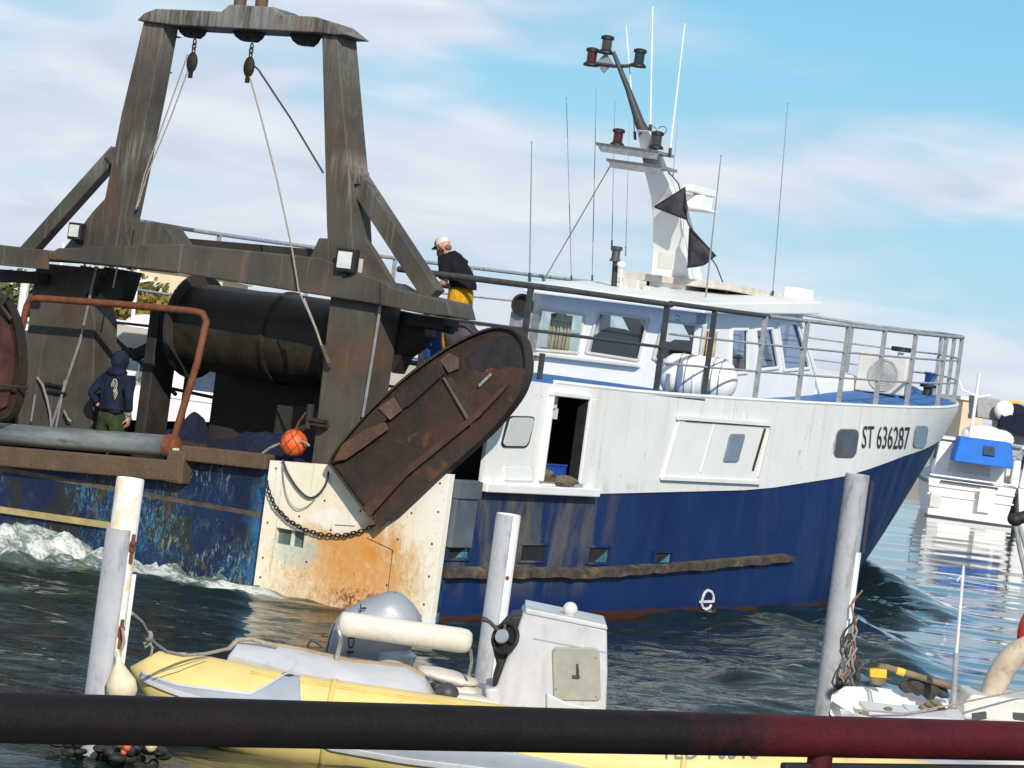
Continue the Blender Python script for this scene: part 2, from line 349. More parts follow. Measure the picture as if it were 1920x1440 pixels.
def mk_panel():
    n = NT('rust_stained_white_plate')
    c = n.mix(n.ramp(n.noise(1.4, 6), .35, .65), (.83, .79, .68), (.85, .83, .77))
    # local y = -v ; rub of the trawl door near v 2.3, w .8
    def rad(cy, cz, sy, sz):
        a = n.m('DIVIDE', n.m('SUBTRACT', n.y, cy), sy); b = n.m('DIVIDE', n.m('SUBTRACT', n.z, cz), sz)
        return n.m('ADD', n.m('MULTIPLY', a, a), n.m('MULTIPLY', b, b))
    def zone(cy, cz, sy, sz, nz, amt=1.6, w=.35):          # ragged patch
        return n.ramp(n.m('ADD', n.m('SUBTRACT', 1.0, rad(cy, cz, sy, sz)), n.m('MULTIPLY', n.m('SUBTRACT', nz, .5), amt * 2)), -w, w)
    f1 = n.noise(2.2, 9, .72, (1, 1, .8), .6); f2 = n.noise(5, 9, .75, (1, 1.4, .8), .8, (4, 1, 1)); f3 = n.noise(8, 9, .82, (1, 1.2, 1.0), 1.6, (1, 8, 2))
    c = n.mix(n.m('MULTIPLY', zone(-1.9, .75, 1.5, .95, f1, 1.3, .9), .38), c, (.80, .62, .34))
    c = n.mix(n.m('MULTIPLY', zone(-2.25, .45, 1.05, .66, f2, 2.0, .8), .70), c, (.62, .36, .12))
    c = n.mix(n.m('MULTIPLY', n.m('MULTIPLY', zone(-2.1, .45, 1.1, .55, f1, 1.0, .5), n.ramp(f3, .50, .60)), .55), c, (.28, .16, .06))
    c = n.mix(n.m('MULTIPLY', n.m('ADD', n.m('MULTIPLY', zone(-2.36, .62, .62, .50, f2, 3.0, 1.2), .72), n.m('MULTIPLY', zone(-2.52, .82, .22, .18, f1, 3.0, .8), .3)), 1.0), c, (.64, .26, .04))
    c = n.mix(n.m('MULTIPLY', n.m('MULTIPLY', zone(-2.45, .12, .45, .16, f2, 1.5, .4), n.ramp(f3, .48, .54)), .85), c, (.17, .05, .03))
    c = n.mix(n.m('MULTIPLY', zone(-1.4, .62, .35, .22, f2, 1.8, .6), .5), c, (.40, .56, .55))
    c = n.mix(n.m('MULTIPLY', zone(-2.0, 1.08, .40, .16, f1, 1.6, .5), .7), c, (.86, .85, .82))
    c = n.mix(n.ramp(n.noise(3, 8, .75, (1, 2.2, .6), .3, (9, 1, 1)), .56, .66, 0, .45), c, (.60, .42, .22))
    c = n.mix(n.ramp(n.noise(15, 6, .75, (1, 1.5, .8), 0, (2, 6, 6)), .63, .67, 0, .8), c, (.20, .13, .07))
    n.bump(n.noise(2.2, 6), .25, .05)
    M['panel'] = n.done(c, .5, 0, .3)
mk_panel()
def mk_gantry():
    n = NT('oil_stained_gantry_steel')
    c = n.mix(n.ramp(n.noise(1.2, 6), .3, .7), (.047, .041, .033), (.088, .077, .061))
    c = n.mix(n.ramp(n.noise(3.5, 7, .7, (1, 1, .4), .3), .5, .7, 0, .6), c, (.045, .036, .028))
    c = n.mix(n.m('MULTIPLY', n.ramp(n.noise(.8, 4, .6), .52, .65, 0, .55), 1.0), c, (.13, .06, .028))
    # gull lime run down from the upper edges
    run = n.ramp(n.m('ADD', n.m('MULTIPLY', n.noise(3.0, 9, .82, (6, 6, .30), .5, (2, 0, 0)), .6), n.m('MULTIPLY', n.noise(1.1, 4, .6, (1, 1, .5), 0, (7, 3, 3)), .4)), .44, .60)
    top = n.m('ADD', n.ramp(n.z, 4.9, 7.2, 0, 1), n.m('MULTIPLY', n.ramp(n.z, 3.6, 4.3), n.ramp(n.z, 4.3, 4.6, .55, 0)))
    c = n.mix(n.m('MULTIPLY', run, n.m('MULTIPLY', top, .85)), c, (.40, .40, .38))
    run2 = n.ramp(n.noise(2.6, 9, .82, (5, 5, .16), .4, (6, 1, 2)),   .54, .66, 0, .4)
    c = n.mix(run2, c, (.25, .24, .21))
    n.bump(n.noise(6, 6, .7), .25, .03)
    M['gantry'] = n.done(c, .6)
mk_gantry()
def mk_rust(name, a, b, c3, sc=1.6, shiny=.65):
    n = NT(name)
    c = n.mix(n.ramp(n.noise(sc, 7, .65, (1, 1, 1), .3), .35, .65), a, b)
    c = n.mix(n.ramp(n.noise(sc * 2.2, 8, .72, (1, 1, 1), .5, (3, 7, 1)), .54, .68, 0, .85), c, c3)
    c = n.mix(n.ramp(n.noise(sc * 7, 7, .7, (1, 1, 1), .2, (5, 1, 1)), .56, .70, 0, .7), c, tuple(x * .3 for x in a))
    c = n.mix(n.ramp(n.noise(sc * 12, 7, .7, (1, 1, 1), .2, (5, 9, 1)), .66, .72, 0, .5), c, (.30, .20, .12))
    n.bump(n.noise(sc * 9, 7, .7), .5, .03)
    return n.done(c, shiny)
M['rustboard'] = mk_rust('rusty_trawl_door_steel', (.016, .009, .007), (.044, .019, .009), (.115, .042, .011), .95)
M['rimdark'] = mk_rust('dark_rim_steel', (.018, .014, .012), (.032, .022, .016), (.06, .03, .015), 2)
M['rustlight'] = mk_rust('scuffed_rusty_steel', (.075, .046, .032), (.13, .08, .055), (.11, .045, .02), 3)
M['rustpipe'] = mk_rust('orange_rust_pipe', (.13, .04, .018), (.21, .065, .022), (.26, .09, .03), 4)
M['rimbrown'] = mk_rust('brown_rim_steel', (.085, .055, .034), (.12, .075, .042), (.13, .085, .05), 2)
def mk_roller():
    n = NT('scuffed_roller_steel')
    c = n.mix(n.ramp(n.noise(2, 7, .7, (1, .3, 1)), .35, .65), (.17, .19, .20), (.36, .38, .37))
    c = n.mix(n.ramp(n.noise(4, 7, .7, (1, .3, 1), .3, (2, 2, 2)), .55, .7, 0, .7), c, (.13, .11, .07)); n.bump(n.noise(9, 5), .1)
    M['roller'] = n.done(c, .4, .5)
mk_roller()
def mk_pole():
    n = NT('rust_streaked_white_pole')
    c = n.mix(n.ramp(n.noise(3, 6), .3, .7), (.74, .73, .69), (.80, .80, .78))
    c = n.mix(n.ramp(n.noise(2.6, 7, .7, (2, 2, .7), .4), .50, .60, 0, .8), c, (.70, .54, .27))
    c = n.mix(n.ramp(n.noise(4.2, 8, .75, (1.5, 1.5, .6), .5, (4, 2, 7)), .58, .64), c, (.26, .10, .03))
    c = n.mix(n.ramp(n.m('ADD', n.z, n.m('MULTIPLY', n.noise(6, 6, .7), .3)), .40, .55, 1, 0), c, (.03, .032, .02))
    n.bump(n.noise(14, 6, .7), .25, .01)
    M['pole'] = n.done(c, .5)
mk_pole()
M['polewhite'] = plain('chalky_white_pole', (.74, .74, .75), .55, var=.07, scale=4, dirt=(.42, .37, .30), dscale=4, dlo=.52, dhi=.72, damt=.55, stretch=(2, 2, .5), bump=.12)
def mk_handrail():
    n = NT('chipped_red_black_rail_paint')
    f = n.m('ADD', n.x, n.m('MULTIPLY', n.m('SUBTRACT', n.noise(7, 9, .78), .5), 1.1))
    wear = n.ramp(f, -.14, .24)
    red = n.mix(n.ramp(n.noise(9, 6, .7), .4, .75), (.075, .004, .009), (.034, .004, .007))
    blk = n.mix(n.ramp(n.noise(14, 6, .7), .4, .7), (.005, .0035, .004), (.010, .006, .008))
    c = n.mix(wear, blk, red)
    c = n.mix(n.m('MULTIPLY', n.ramp(n.noise(16, 8, .75, (1, 1, 1), .4, (3, 3, 3)), .60, .66), n.ramp(f, -.10, .06, 0, .8)), c, (.05, .016, .012))
    c = n.mix(n.ramp(n.noise(30, 8, .8, (1, 1, 1), .5, (1, 6, 3)), .64, .68, 0, .8), c, (.05, .035, .03))
    n.bump(n.noise(22, 8, .75), .5, .012)
    M['handrail'] = n.done(c, .6, 0, .22)
mk_handrail()
def glass(name, tint, alpha, rough=.03):
    mt = bpy.data.materials.new(name); mt.use_nodes = True; t = mt.node_tree; N = t.nodes; L = t.links; N.clear()
    o = N.new('ShaderNodeOutputMaterial'); mx = N.new('ShaderNodeMixShader'); tr = N.new('ShaderNodeBsdfTransparent'); gl = N.new('ShaderNodeBsdfGlossy')
    lw = N.new('ShaderNodeLayerWeight'); lw.inputs[0].default_value = .5
    pw = N.new('ShaderNodeMath'); pw.operation = 'POWER'; pw.inputs[1].default_value = 3.0; ml = N.new('ShaderNodeMath'); ml.operation = 'MULTIPLY_ADD'; ml.inputs[1].default_value = .55; ml.inputs[2].default_value = .04 + alpha
    tr.inputs[0].default_value = tint + (1,); gl.inputs['Roughness'].default_value = rough; gl.inputs[0].default_value = (.9, .93, .95, 1)
    L.new(lw.outputs['Facing'], pw.inputs[0]); L.new(pw.outputs[0], ml.inputs[0]); L.new(ml.outputs[0], mx.inputs[0]); L.new(tr.outputs[0], mx.inputs[1]); L.new(gl.outputs[0], mx.inputs[2]); L.new(mx.outputs[0], o.inputs[0])
    return mt
M['glass'] = glass('clear_window_glass', (.93, .975, .965), .02)
M['glass2'] = glass('blue_tinted_window_glass', (.50, .60, .72), .03)
M['darkglass'] = plain('dark_tinted_glass', (.045, .065, .10), .12, var=.2, scale=2)
M['midglass'] = plain('blue_tinted_glass', (.16, .22, .31), .15, var=.15, scale=2)
M['greyglass'] = plain('salt_fogged_glass', (.55, .55, .54), .3, var=.06, scale=5)

# ================================================================== WATER
def smooth(x, a, b):
    t = np.clip((x - a) / (b - a), 0, 1); return t * t * (3 - 2 * t)
def sines(x, y, n, lmin, lmax, seed, dirc=None, spread=PI):
    r = np.random.RandomState(seed); z = np.zeros_like(x)
    for i in range(n):
        lam = lmin * (lmax / lmin) ** r.rand(); a = (dirc if dirc is not None else 0) + (r.rand() - .5) * 2 * spread
        k = 2 * PI / lam; ph = r.rand() * 2 * PI
        wx = .35 * lam * np.sin(x * .7 / lam + ph) ; wy = .35 * lam * np.cos(y * .6 / lam + 2 * ph)
        z += lam * np.sin(k * ((x + wy) * math.cos(a) + (y + wx) * math.sin(a)) + ph)
    return z / n ** .5
def build_water():
    def axis(core, outer, far):
        return core
    xs = np.concatenate([[-1500, -700, -350, -180, -100, -60, -40, -28, -20, -14], np.arange(-10, 13.01, .11), [14, 15, 16.5, 18, 20, 23, 27, 33, 42, 60, 100, 180, 350, 700, 1500]])
    ys = np.concatenate([[-40, -10, 5, 12], np.arange(17, 40, .085), np.arange(40, 58, .14), np.arange(58, 100, .6), [105, 112, 122, 140, 170, 220, 300, 450, 800, 1500, 3000]])
    X, Y = np.meshgrid(xs, ys)
    dx, dy = X - BX, Y - BY; u = dx * _st + dy * _ct; v = dx * _ct - dy * _st
    # edge of the disturbed water spreading from the bow
    by = np.array([0, 20, 25, 30, 32, 33.5, 34.7, 36, 38, 39.6, 41.5, 43.5, 45, 47.5, 50, 51.4, 52.5, 60])
    bx = np.array([9, 6, 4.4, 4.4, 4.7, 5.3, 6.0, 5.9, 5.5, 5.45, 6.2, 7.1, 7.85, 7.6, 7.3, 7.0, 6.2, 3])
    edge = np.interp(Y, by, bx) + .22 * np.sin(Y * 2.1) + .12 * np.sin(Y * 5.3 + 1)
    chop = 1 - smooth(X, edge - .35, edge + .12)
    chop = chop * (1 - smooth(Y, 51, 54))
    small = sines(X, Y, 46, .24, .95, 3, PI / 2, .8)
    mid = sines(X, Y, 22, .9, 2.6, 5, PI / 2 - .3, .7)
    calm = sines(X, Y, 14, .8, 3.5, 9, PI / 2 + .1, .35)
    swell = sines(X, Y, 9, 2.4, 5.5, 31, PI / 2 - .5, .5)
    z = chop * (small * .029 + mid * (.015 + .008 * smooth(X, -1.5, 2)) + swell * .013 * smooth(X, -1.0, 2.5)) + (1 - chop) * (calm * .0045 + sines(X, Y, 10, .35, .9, 13, PI / 2, .5) * .0016)
    # crests at the edge of the bow waves
    def ridge(p, q, h, w):
        p, q = np.array(p), np.array(q); d = q - p; L = np.hypot(*d); d /= L
        s = (X - p[0]) * d[0] + (Y - p[1]) * d[1]; t = -(X - p[0]) * d[1] + (Y - p[1]) * d[0]
        fade = smooth(s, -.6, .6) * (1 - smooth(s, L * .35, L * 1.02))
        return h * fade * np.exp(-(t / w) ** 2)
    z += ridge((6.9, 51.2), (7.9, 44.6), .34, .6) + ridge((5.2, 40.6), (6.0, 34.4), .28, .55) + ridge((3.6, 40), (4.9, 31), .12, .6)
    eb = np.exp(-((X - edge + .9) / .8) ** 2) * smooth(Y, 30, 33) * (1 - smooth(Y, 50, 52)); z += eb * chop * (small * .045 + np.abs(mid) * .03)
    near_hull = np.exp(-np.maximum(v - 3.5, 0) / .5) * smooth(u, -.5, 1) * (1 - smooth(u, 10, 19)) * (v > 3.0)
    z += .03 * near_hull * (1 + .5 * np.sin(u * 2.3))
    bowpile = np.exp(-((X - 6.7) / .8) ** 2 - ((Y - 50.6) / 1.6) ** 2); z += .22 * bowpile
    # wash churned up behind the transom, strongest to port
    left = smooth(-v, -1.2, 2.4)
    band = smooth(u, -1.4 - 3.4 * left, -.35) * (1 - smooth(u, .2, .8)) * (1 - smooth(v, .7, 1.9))
    mound = np.exp(-((u + 1.2) / 1.2) ** 2) * smooth(-v, -.2, 2.6)
    churn = np.abs(sines(X, Y, 30, .3, 1.2, 21)) + .55 * np.abs(sines(X, Y, 30, .18, .5, 23)) - .2
    z += mound * (.13 + .17 * churn) + band * churn * .17
    st1 = ridge((-7.6, 29.3), (-3.6, 30.7), 1, .20 + .06 * np.sin(X * 3)) * (.6 + .4 * np.sin(X * 2.1 + 1)); z += st1 * .07
    st2 = np.exp(-((u + .55 + .2 * np.sin(v * 2.2 + 1)) / .25) ** 2) * smooth(-v, -2.4, -.8) * (1 - smooth(v, 1.2, 2.2))
    foam = np.clip(np.maximum(band, 0) ** .7 * (.55 + .45 * left) * 1.0 + .95 * st1 + .9 * st2 + mound * .22 + .35 * np.exp(-((v - 3.6) / .25) ** 2) * smooth(u, -.6, 0) * (1 - smooth(u, .4, 1.6)), 0, 1)
    foam = np.clip(foam + .30 * ridge((6.9, 51.2), (7.6, 46.5), 1, .28), 0, 1)
    nr, nc = X.shape
    me = bpy.data.meshes.new('water')
    co = np.stack([X, Y, z], -1).reshape(-1, 3)
    i = np.arange((nr - 1) * (nc - 1)); r, c = i // (nc - 1), i % (nc - 1); a = r * nc + c
    fs = np.stack([a, a + 1, a + nc + 1, a + nc], -1)
    me.vertices.add(len(co)); me.vertices.foreach_set('co', co.ravel())
    me.loops.add(fs.size); me.loops.foreach_set('vertex_index', fs.ravel().astype(np.int32))
    me.polygons.add(len(fs)); me.polygons.foreach_set('loop_start', (np.arange(len(fs)) * 4).astype(np.int32)); me.polygons.foreach_set('loop_total', np.full(len(fs), 4, np.int32))
    me.polygons.foreach_set('use_smooth', np.ones(len(fs), bool)); me.update(); me.validate()
    for nm, arr in (('foam', foam), ('chop', chop)):
        at = me.attributes.new(nm, 'FLOAT', 'POINT'); at.data.foreach_set('value', arr.ravel().astype(np.float32))
    n = NT('harbour_water')
    def attr(nm): q = n.N.new('ShaderNodeAttribute'); q.attribute_name = nm; return q.outputs['Fac']
    fo, ch = attr('foam'), attr('chop')
    b1 = n.noise(2.3, 8, .7, (1, 1.6, 1), .9); b2 = n.noise(9, 7, .75, (1, 1.5, 1), .8)
    lace = n.m('ADD', n.m('MULTIPLY', b1, .55), n.m('MULTIPLY', b2, .45))
    fm = n.ramp(n.m('ADD', n.m('MULTIPLY', fo, .33), lace), .735, .88)
    milk = n.ramp(n.m('ADD', n.m('MULTIPLY', fo, .6), n.m('MULTIPLY', b1, .5)), .38, .85, 0, .85)
    col = n.mix(ch, (.010, .030, .048), (.008, .019, .018))
    col = n.mix(milk, col, (.17, .235, .20)); col = n.mix(fm, col, (.72, .75, .73))
    r1 = n.noise(4.2, 4, .55, (.45, 1.3, 1), .4); r2 = n.noise(.9, 4, .6, (.25, 1.1, 1), .3)
    hgt = n.m('ADD', n.m('MULTIPLY', r1, n.m('ADD', .05, n.m('MULTIPLY', ch, .80))), n.m('ADD', n.m('MULTIPLY', r2, .10), n.m('MULTIPLY', n.m('MULTIPLY', fo, b2), 1.2)))
    n.bump(hgt, .6, .05)
    n.b.inputs['IOR'].default_value = 1.33
    me.materials.append(n.done(col, n.ramp(fm, 0, 1, .035, .7), 0, .5))
    o = bpy.data.objects.new('water', me); COL.objects.link(o); tag(o, kind='structure')
build_water()

# ================================================================== TRAWLER
TR = empty('trawler', boat_world(0, 0, 0), BROT, 'blue and white fishing trawler with a rusty stern gantry, under way across the harbour', 'trawler')
C0 = -.4                                                  # centre line
def Lw(w): t = min(1, max(0, w / 3.5)); return 20.0 + 4.7 * t ** .75
def stb(u, w):                                            # starboard half of the hull
    t = min(1, max(0, w / 3.5)); L = Lw(w); u0 = 10.5 + 2.5 * t; n = 1.8 + .5 * t
    k = min(1, max(0, (u - u0) / (L - u0))); low = .0 if w >= 0 else -.5 * (w / .7) ** 2 * -1
    return C0 + 3.9 * (1 - k ** n) - (abs(low) if u < 20 else 0)
def deckw(u): return 3.11 + .0152 * max(0, u - 4) ** 1.25
_wb = ([0, 3.6, 8.9, 12.1, 14.9, 18, 24.7], [1.67, 1.72, 1.90, 2.19, 2.60, 2.90, 3.30])
def wbnd(u): return float(np.interp(u, *_wb))
def hull_uv(px, py):                                      # sight line met with the starboard plating
    d = ray(px, py); a = to_boat(_O); b = to_boat(_O + d) - a
    t = 20 / np.linalg.norm(d); dt = .02 / np.linalg.norm(d)
    while t * np.linalg.norm(d) < 75:
        q = a + b * t
        if q[0] > 0 and q[1] <= stb(q[0], q[2]): return q
        t += dt
    return q
def on_hull(u, w, off=.02):
    e = .02; du = Vector((e, stb(u + e, w) - stb(u, w), 0)); dw = Vector((0, stb(u, w + e) - stb(u, w - e), 2 * e))
    n = du.cross(dw); n.normalize()
    if n.y < 0: n = -n
    p = Vector((u, stb(u, w), w)) + n * off; return V(p.x, p.y, p.z)
SS = np.concatenate([np.linspace(0, .5, 12)[:-1], 1 - (1 - np.linspace(0, 1, 30)) ** 1.6 * .5])
def row(fr, lo, hi, side, off=0.0, smin=0.0):
    P = []
    for s in SS:
        if s < smin: continue
        w = 1.0
        for _ in range(12):
            u = s * Lw(w); a = lo(u) if callable(lo) else lo; b = hi(u); w = a + (b - a) * fr
        v = stb(u, w) + (off if s < .999 else 0)
        P.append(V(u, v if side > 0 else 2 * C0 - v, w))
    return P
def build_hull():
    b = MB()
    for sd_ in (1, -1): b.grid([row(f, -.7, wbnd, sd_) for f in np.linspace(0, 1, 12)])
    b.build('hull', M['navy'], TR, smooth=True, auto=35)
    b = MB()
    tops = lambda u: deckw(u) + .02
    smin = 5.2 / 22.3
    ss_ = [s for s in SS if s >= smin]
    rows = [row(f, wbnd, tops, 1, .025, smin) for f in np.linspace(0, 1, 7)]; b.grid(rows)
    b.grid([row(f, wbnd, tops, -1, .025, 6.3 / 22.3) for f in np.linspace(0, 1, 7)])
    u1 = rows[0][0].x; utop = rows[-1][0].x
    v = 3.525
    def rect(u0, w0, u1_, w1): b.prism([V(u0, v, w0), V(u1_, v, w0), V(u1_, v, w1), V(u0, v, w1)], (0, .05, 0))
    # flat plating round the hauling door
    rect(.65, 1.70, 2.12, 3.125); rect(2.12, 2.97, 3.06, 3.125); rect(2.12, 1.70, 3.06, 1.86)
    b.prism([V(3.06, v, 1.70), V(rows[0][0].x, v, wbnd(u1)), V(utop, v, 3.14), V(3.06, v, 3.125)], (0, .05, 0))
    b.build('topside', M['topside'], TR, smooth=True, auto=35)
    # rubbing ledge under the door
    b = MB(); b.box(V(2.1, 3.58, 1.745), (3.0, .14, .11)); b.build('door_sill', M['white'], TR, bevel=.015)
    # shallow line of paint where white meets blue is the edge itself ; deck edge capping
    b = MB()
    for sd_ in (1, -1):
        P = [p + Vector((0, 0, .02)) for p in row(1, wbnd, tops, sd_, .0)]
        b.tube(P[2:], .035, 6)
    b.build('deck_edge', M['white'], TR, smooth=True)
build_hull()

def decks_(u):                                            # upper deck surface: flat aft, sweeping up under the bow
    k = min(1, max(0, (u - 11) / 8)); k = k * k * (3 - 2 * k); return 3.13 + (deckw(u) + .02 - 3.13) * k, .05 + .06 * k
def build_decks():
    b = MB()
    def strip(us, side_v):
        R = []
        for k in range(9):
            f = -1 + 2 * k / 8
            R.append([V(u, C0 + f * (side_v(u) - C0), decks_(u)[0] + .02 + decks_(u)[1] * (1 - f * f)) for u in us])
        return R
    us = list(np.linspace(2.4, 12, 12)) + list(np.linspace(12.6, 24.3, 24))
    b.grid(strip(us, lambda u: stb(u, deckw(u)) - .01))
    b.prism([V(.65, 2.7, 3.11), V(2.4, 2.7, 3.11), V(2.4, 3.48, 3.11), V(.65, 3.48, 3.11)], (0, 0, .05))
    b.build('upper_deck', M['bluedeck'], TR, smooth=True, auto=30)
    b = MB(); b.box(V(2.42, C0, 2.96), (.06, 7.7, .30)); b.box(V(2.47, C0, 2.74), (.05, 7.7, .14)); b.build('deck_fascia', M['offwhite'], TR)
    b = MB(); b.box(V(3.0, C0, .97), (6.0, 7.7, .06)); b.build('working_deck', M['wood'], TR)
    # dark deckhouse front under the upper deck and the passage walls
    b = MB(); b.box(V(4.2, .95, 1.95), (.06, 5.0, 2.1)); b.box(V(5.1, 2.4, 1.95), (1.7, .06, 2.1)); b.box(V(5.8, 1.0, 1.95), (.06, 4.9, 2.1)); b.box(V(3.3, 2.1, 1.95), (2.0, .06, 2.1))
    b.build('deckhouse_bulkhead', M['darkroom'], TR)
    # transom with its brown rim and the lowered ramp mouth
    b = MB()
    b.prism([V(0, -4.3, -.7), V(0, 3.5, -.7), V(0, 3.5, 1.80), V(0, .84, 1.66), V(0, -.55, 1.58), V(0, -.55, 1.30), V(0, -4.3, 1.12)], (.10, 0, 0))
    b.build('transom', M['transom'], TR)
    b = MB(); b.bar(V(-.06, -4.35, 1.10), V(-.06, -.50, 1.36), .30, .27); b.bar(V(-.02, -.55, 1.60), V(-.02, .80, 1.66), .30, .20)
    b.bar(V(-.08, -.60, 1.20), V(-.08, -.60, 1.62), .28, .24); b.build('transom_rim', M['rimbrown'], TR, bevel=.02)
    b = MB(); b.bar(V(-.03, -4.3, .40), V(-.03, -1.5, .49), .06, .085); b.build('fender_strip', plain('yellowed_fender_strip', (.40, .32, .14), .8, var=.2, scale=5, dirt=(.08, .07, .05), dscale=3, damt=.9, bump=.4), TR)
    # thick white plate that takes the knocks of the trawl door
    b = MB(); u0, d = -.13, .13
    def q(v0, w0, v1, w1, t0=None, t1=None):
        t0 = w1 if t0 is None else t0; t1 = w1 if t1 is None else t1
        b.prism([V(u0, v0, w0), V(u0, v1, w0), V(u0, v1, t1), V(u0, v0, t0)], (d, 0, 0))
    q(.84, -.5, 1.07, 1.69, 1.69, 1.705); q(1.07, .86, 1.52, 1.735, 1.705, 1.735); q(1.07, -.5, 1.52, .66); q(1.52, -.5, 3.52, 1.88, 1.735, 1.88)
    b.mi = 1
    for (v0, w0) in [(.95, 1.6), (1.75, 1.66), (1.75, 1.3), (.93, .9), (.93, .45), (.93, .2), (.95, .05), (2.4, 1.5), (2.3, 1.25), (2.95, 1.35), (3.05, 1.33), (3.40, 1.75), (3.43, 1.4), (3.40, 1.0), (3.42, .6), (3.4, .25), (2.85, .82), (2.83, .4), (1.4, 1.05), (1.9, .95), (2.05, .9), (1.6, .5), (2.9, .98), (3.38, .1)]:
        b.ball(V(u0 + .008, v0, w0), .020, 6, 4)
    for a_, b_ in [((1.95, 1.02), (2.25, 1.05)), ((2.45, .93), (2.85, .84)), ((2.85, .84), (2.86, .30))]: b.bar(V(u0, *a_), V(u0, *b_), .008, .012)
    pn = b.build('stern_plate', [M['panel'], M['rustlight']], TR, bevel=.01)
    b = MB(); b.box(V(-.02, 1.295, .76), (.05, .46, .21)); b.build('freeing_port', plain('teal_port_paint', (.09, .13, .13), .6, var=.5, scale=6), pn)
    b = MB(); b.bar(V(-.05, 1.30, .66), V(-.05, 1.30, .86), .05, .03); b.build('port_bar', M['offwhite'], pn)
    b = MB(); b.box(V(.27, 3.54, 1.40), (.50, .10, .84)); b.box(V(.27, 3.57, 1.70), (.54, .10, .22)); b.build('side_plate', plain('grey_blue_side_plate', (.10, .12, .15), .6, var=.25, scale=3, dirt=(.06, .05, .04), dscale=3, damt=.7), TR, bevel=.01)
    # freeing ports along the side
    for (x, y, w_, h_, lt) in ((858, 1032, 34, 28, 1), (996, 1036, 42, 30, 0), (1120, 1040, 40, 30, 1), (1240, 1045, 34, 22, 1)):
        a = hull_uv(x, y); uu, ww = a[0], a[2]; L_ = w_ / 62.0; H_ = h_ / 130.0
        b = MB(); 
        for c_, d_ in (((uu, ww + H_ / 2), (L_ + .05, .03)), ((uu, ww - H_ / 2), (L_ + .05, .03)), ((uu - L_ / 2, ww), (.03, H_)), ((uu + L_ / 2, ww), (.03, H_))):
            b.box(V(c_[0], 3.505, c_[1]), (d_[0], .05, d_[1]))
        f = b.build('freeing_port', M['navy'], TR)
        b = MB(); b.box(V(uu, 3.494, ww), (L_ - .03, .02, H_ - .03)); b.build('port_shade_plate', M['darkroom'], f)  # flat near-black plate, its colour stands for the shade inside the port
        if lt: b = MB(); b.prism([V(uu - L_ * .1, 3.506, ww - H_ * .42), V(uu + L_ * .42, 3.506, ww - H_ * .42), V(uu + L_ * .42, 3.506, ww + H_ * .3)], (0, .006, 0)); b.build('port_flap', plain('teal_flap', (.06, .20, .28), .6, var=.5, scale=9), f)
    # chewed wooden rubbing strake
    b = MB(); P = []
    for k in range(40):
        u = .05 + 10.4 * k / 39; w = float(np.interp(u, [0, 3.8, 7, 10.5], [.67, .645, .74, .87])); P.append((u, w))
    rings = []
    for k, (u, w) in enumerate(P):
        j = (random.random() - .5) * .03; j2 = random.random() * .035; th = .075 if k < 39 else .03
        v = stb(u, w); rings.append([V(u, v - .02, w - th), V(u, v + .11 - j2, w - th * .8 + j), V(u, v + .12 - j2, w + th * .6 + j), V(u, v - .02, w + th)])
    b.grid(rings); b.add(rings[0], [(0, 1, 2, 3)]); b.add(rings[-1], [(3, 2, 1, 0)])
    b.build('rubbing_strake', plain('chewed_strake_wood', (.075, .058, .045), .9, var=.5, scale=5, dirt=(.24, .16, .09), dscale=3, dlo=.5, dhi=.7, damt=.9, bump=.8), TR)
build_decks()

def hull_poly(name, pts, mat, parent, off=.03, th=None):  # flat fitting curved onto the plating
    pts = [hull_uv(*p) for p in pts]; b = MB(); n = len(pts)
    a = [on_hull(q[0], q[2], off) for q in pts]; c = [on_hull(q[0], q[2], -.01) for q in pts]
    b.add(a + c, [tuple(range(n))] + [(i, n + i, n + (i + 1) % n, (i + 1) % n) for i in range(n)])
    return b.build(name, mat, parent, bevel=.006)
def rr(x0, y0, x1, y1, sh, r=.22):                        # slightly sheared rounded rectangle in sight coordinates
    P = []; w, h = x1 - x0, y1 - y0; rx, ry = w * r, h * r
    for cx, cy, a0 in ((x1 - rx, y0 + ry, -90), (x1 - rx, y1 - ry, 0), (x0 + rx, y1 - ry, 90), (x0 + rx, y0 + ry, 180)):
        for k in range(5):
            a = math.radians(a0 + k * 22.5); x, y = cx + rx * math.cos(a), cy + ry * math.sin(a)
            P.append((x - sh * (y - y0) / h, y + (x - x0) * .02))
    return P
def text_mesh(s, bold=0.0):
    cu = bpy.data.curves.new('lettering', 'FONT'); cu.body = s; cu.size = 1; cu.offset = bold; cu.resolution_u = 3
    o = bpy.data.objects.new('lettering', cu); COL.objects.link(o); bpy.context.view_layer.update()
    me = bpy.data.meshes.new_from_object(o.evaluated_get(bpy.context.evaluated_depsgraph_get()))
    bpy.data.objects.remove(o); bpy.data.curves.remove(cu)
    bm = bmesh.new(); bm.from_mesh(me); bmesh.ops.triangulate(bm, faces=bm.faces)
    bmesh.ops.subdivide_edges(bm, edges=[e for e in bm.edges if e.calc_length() > .25], cuts=2); bm.to_mesh(me); bm.free()
    co = np.array([v.co[:] for v in me.vertices]); mn, mx = co.min(0), co.max(0)
    for v in me.vertices: v.co = ((v.co.x - mn[0]) / (mx[0] - mn[0]), (v.co.y - mn[1]) / (mx[1] - mn[1]), 0)
    return me
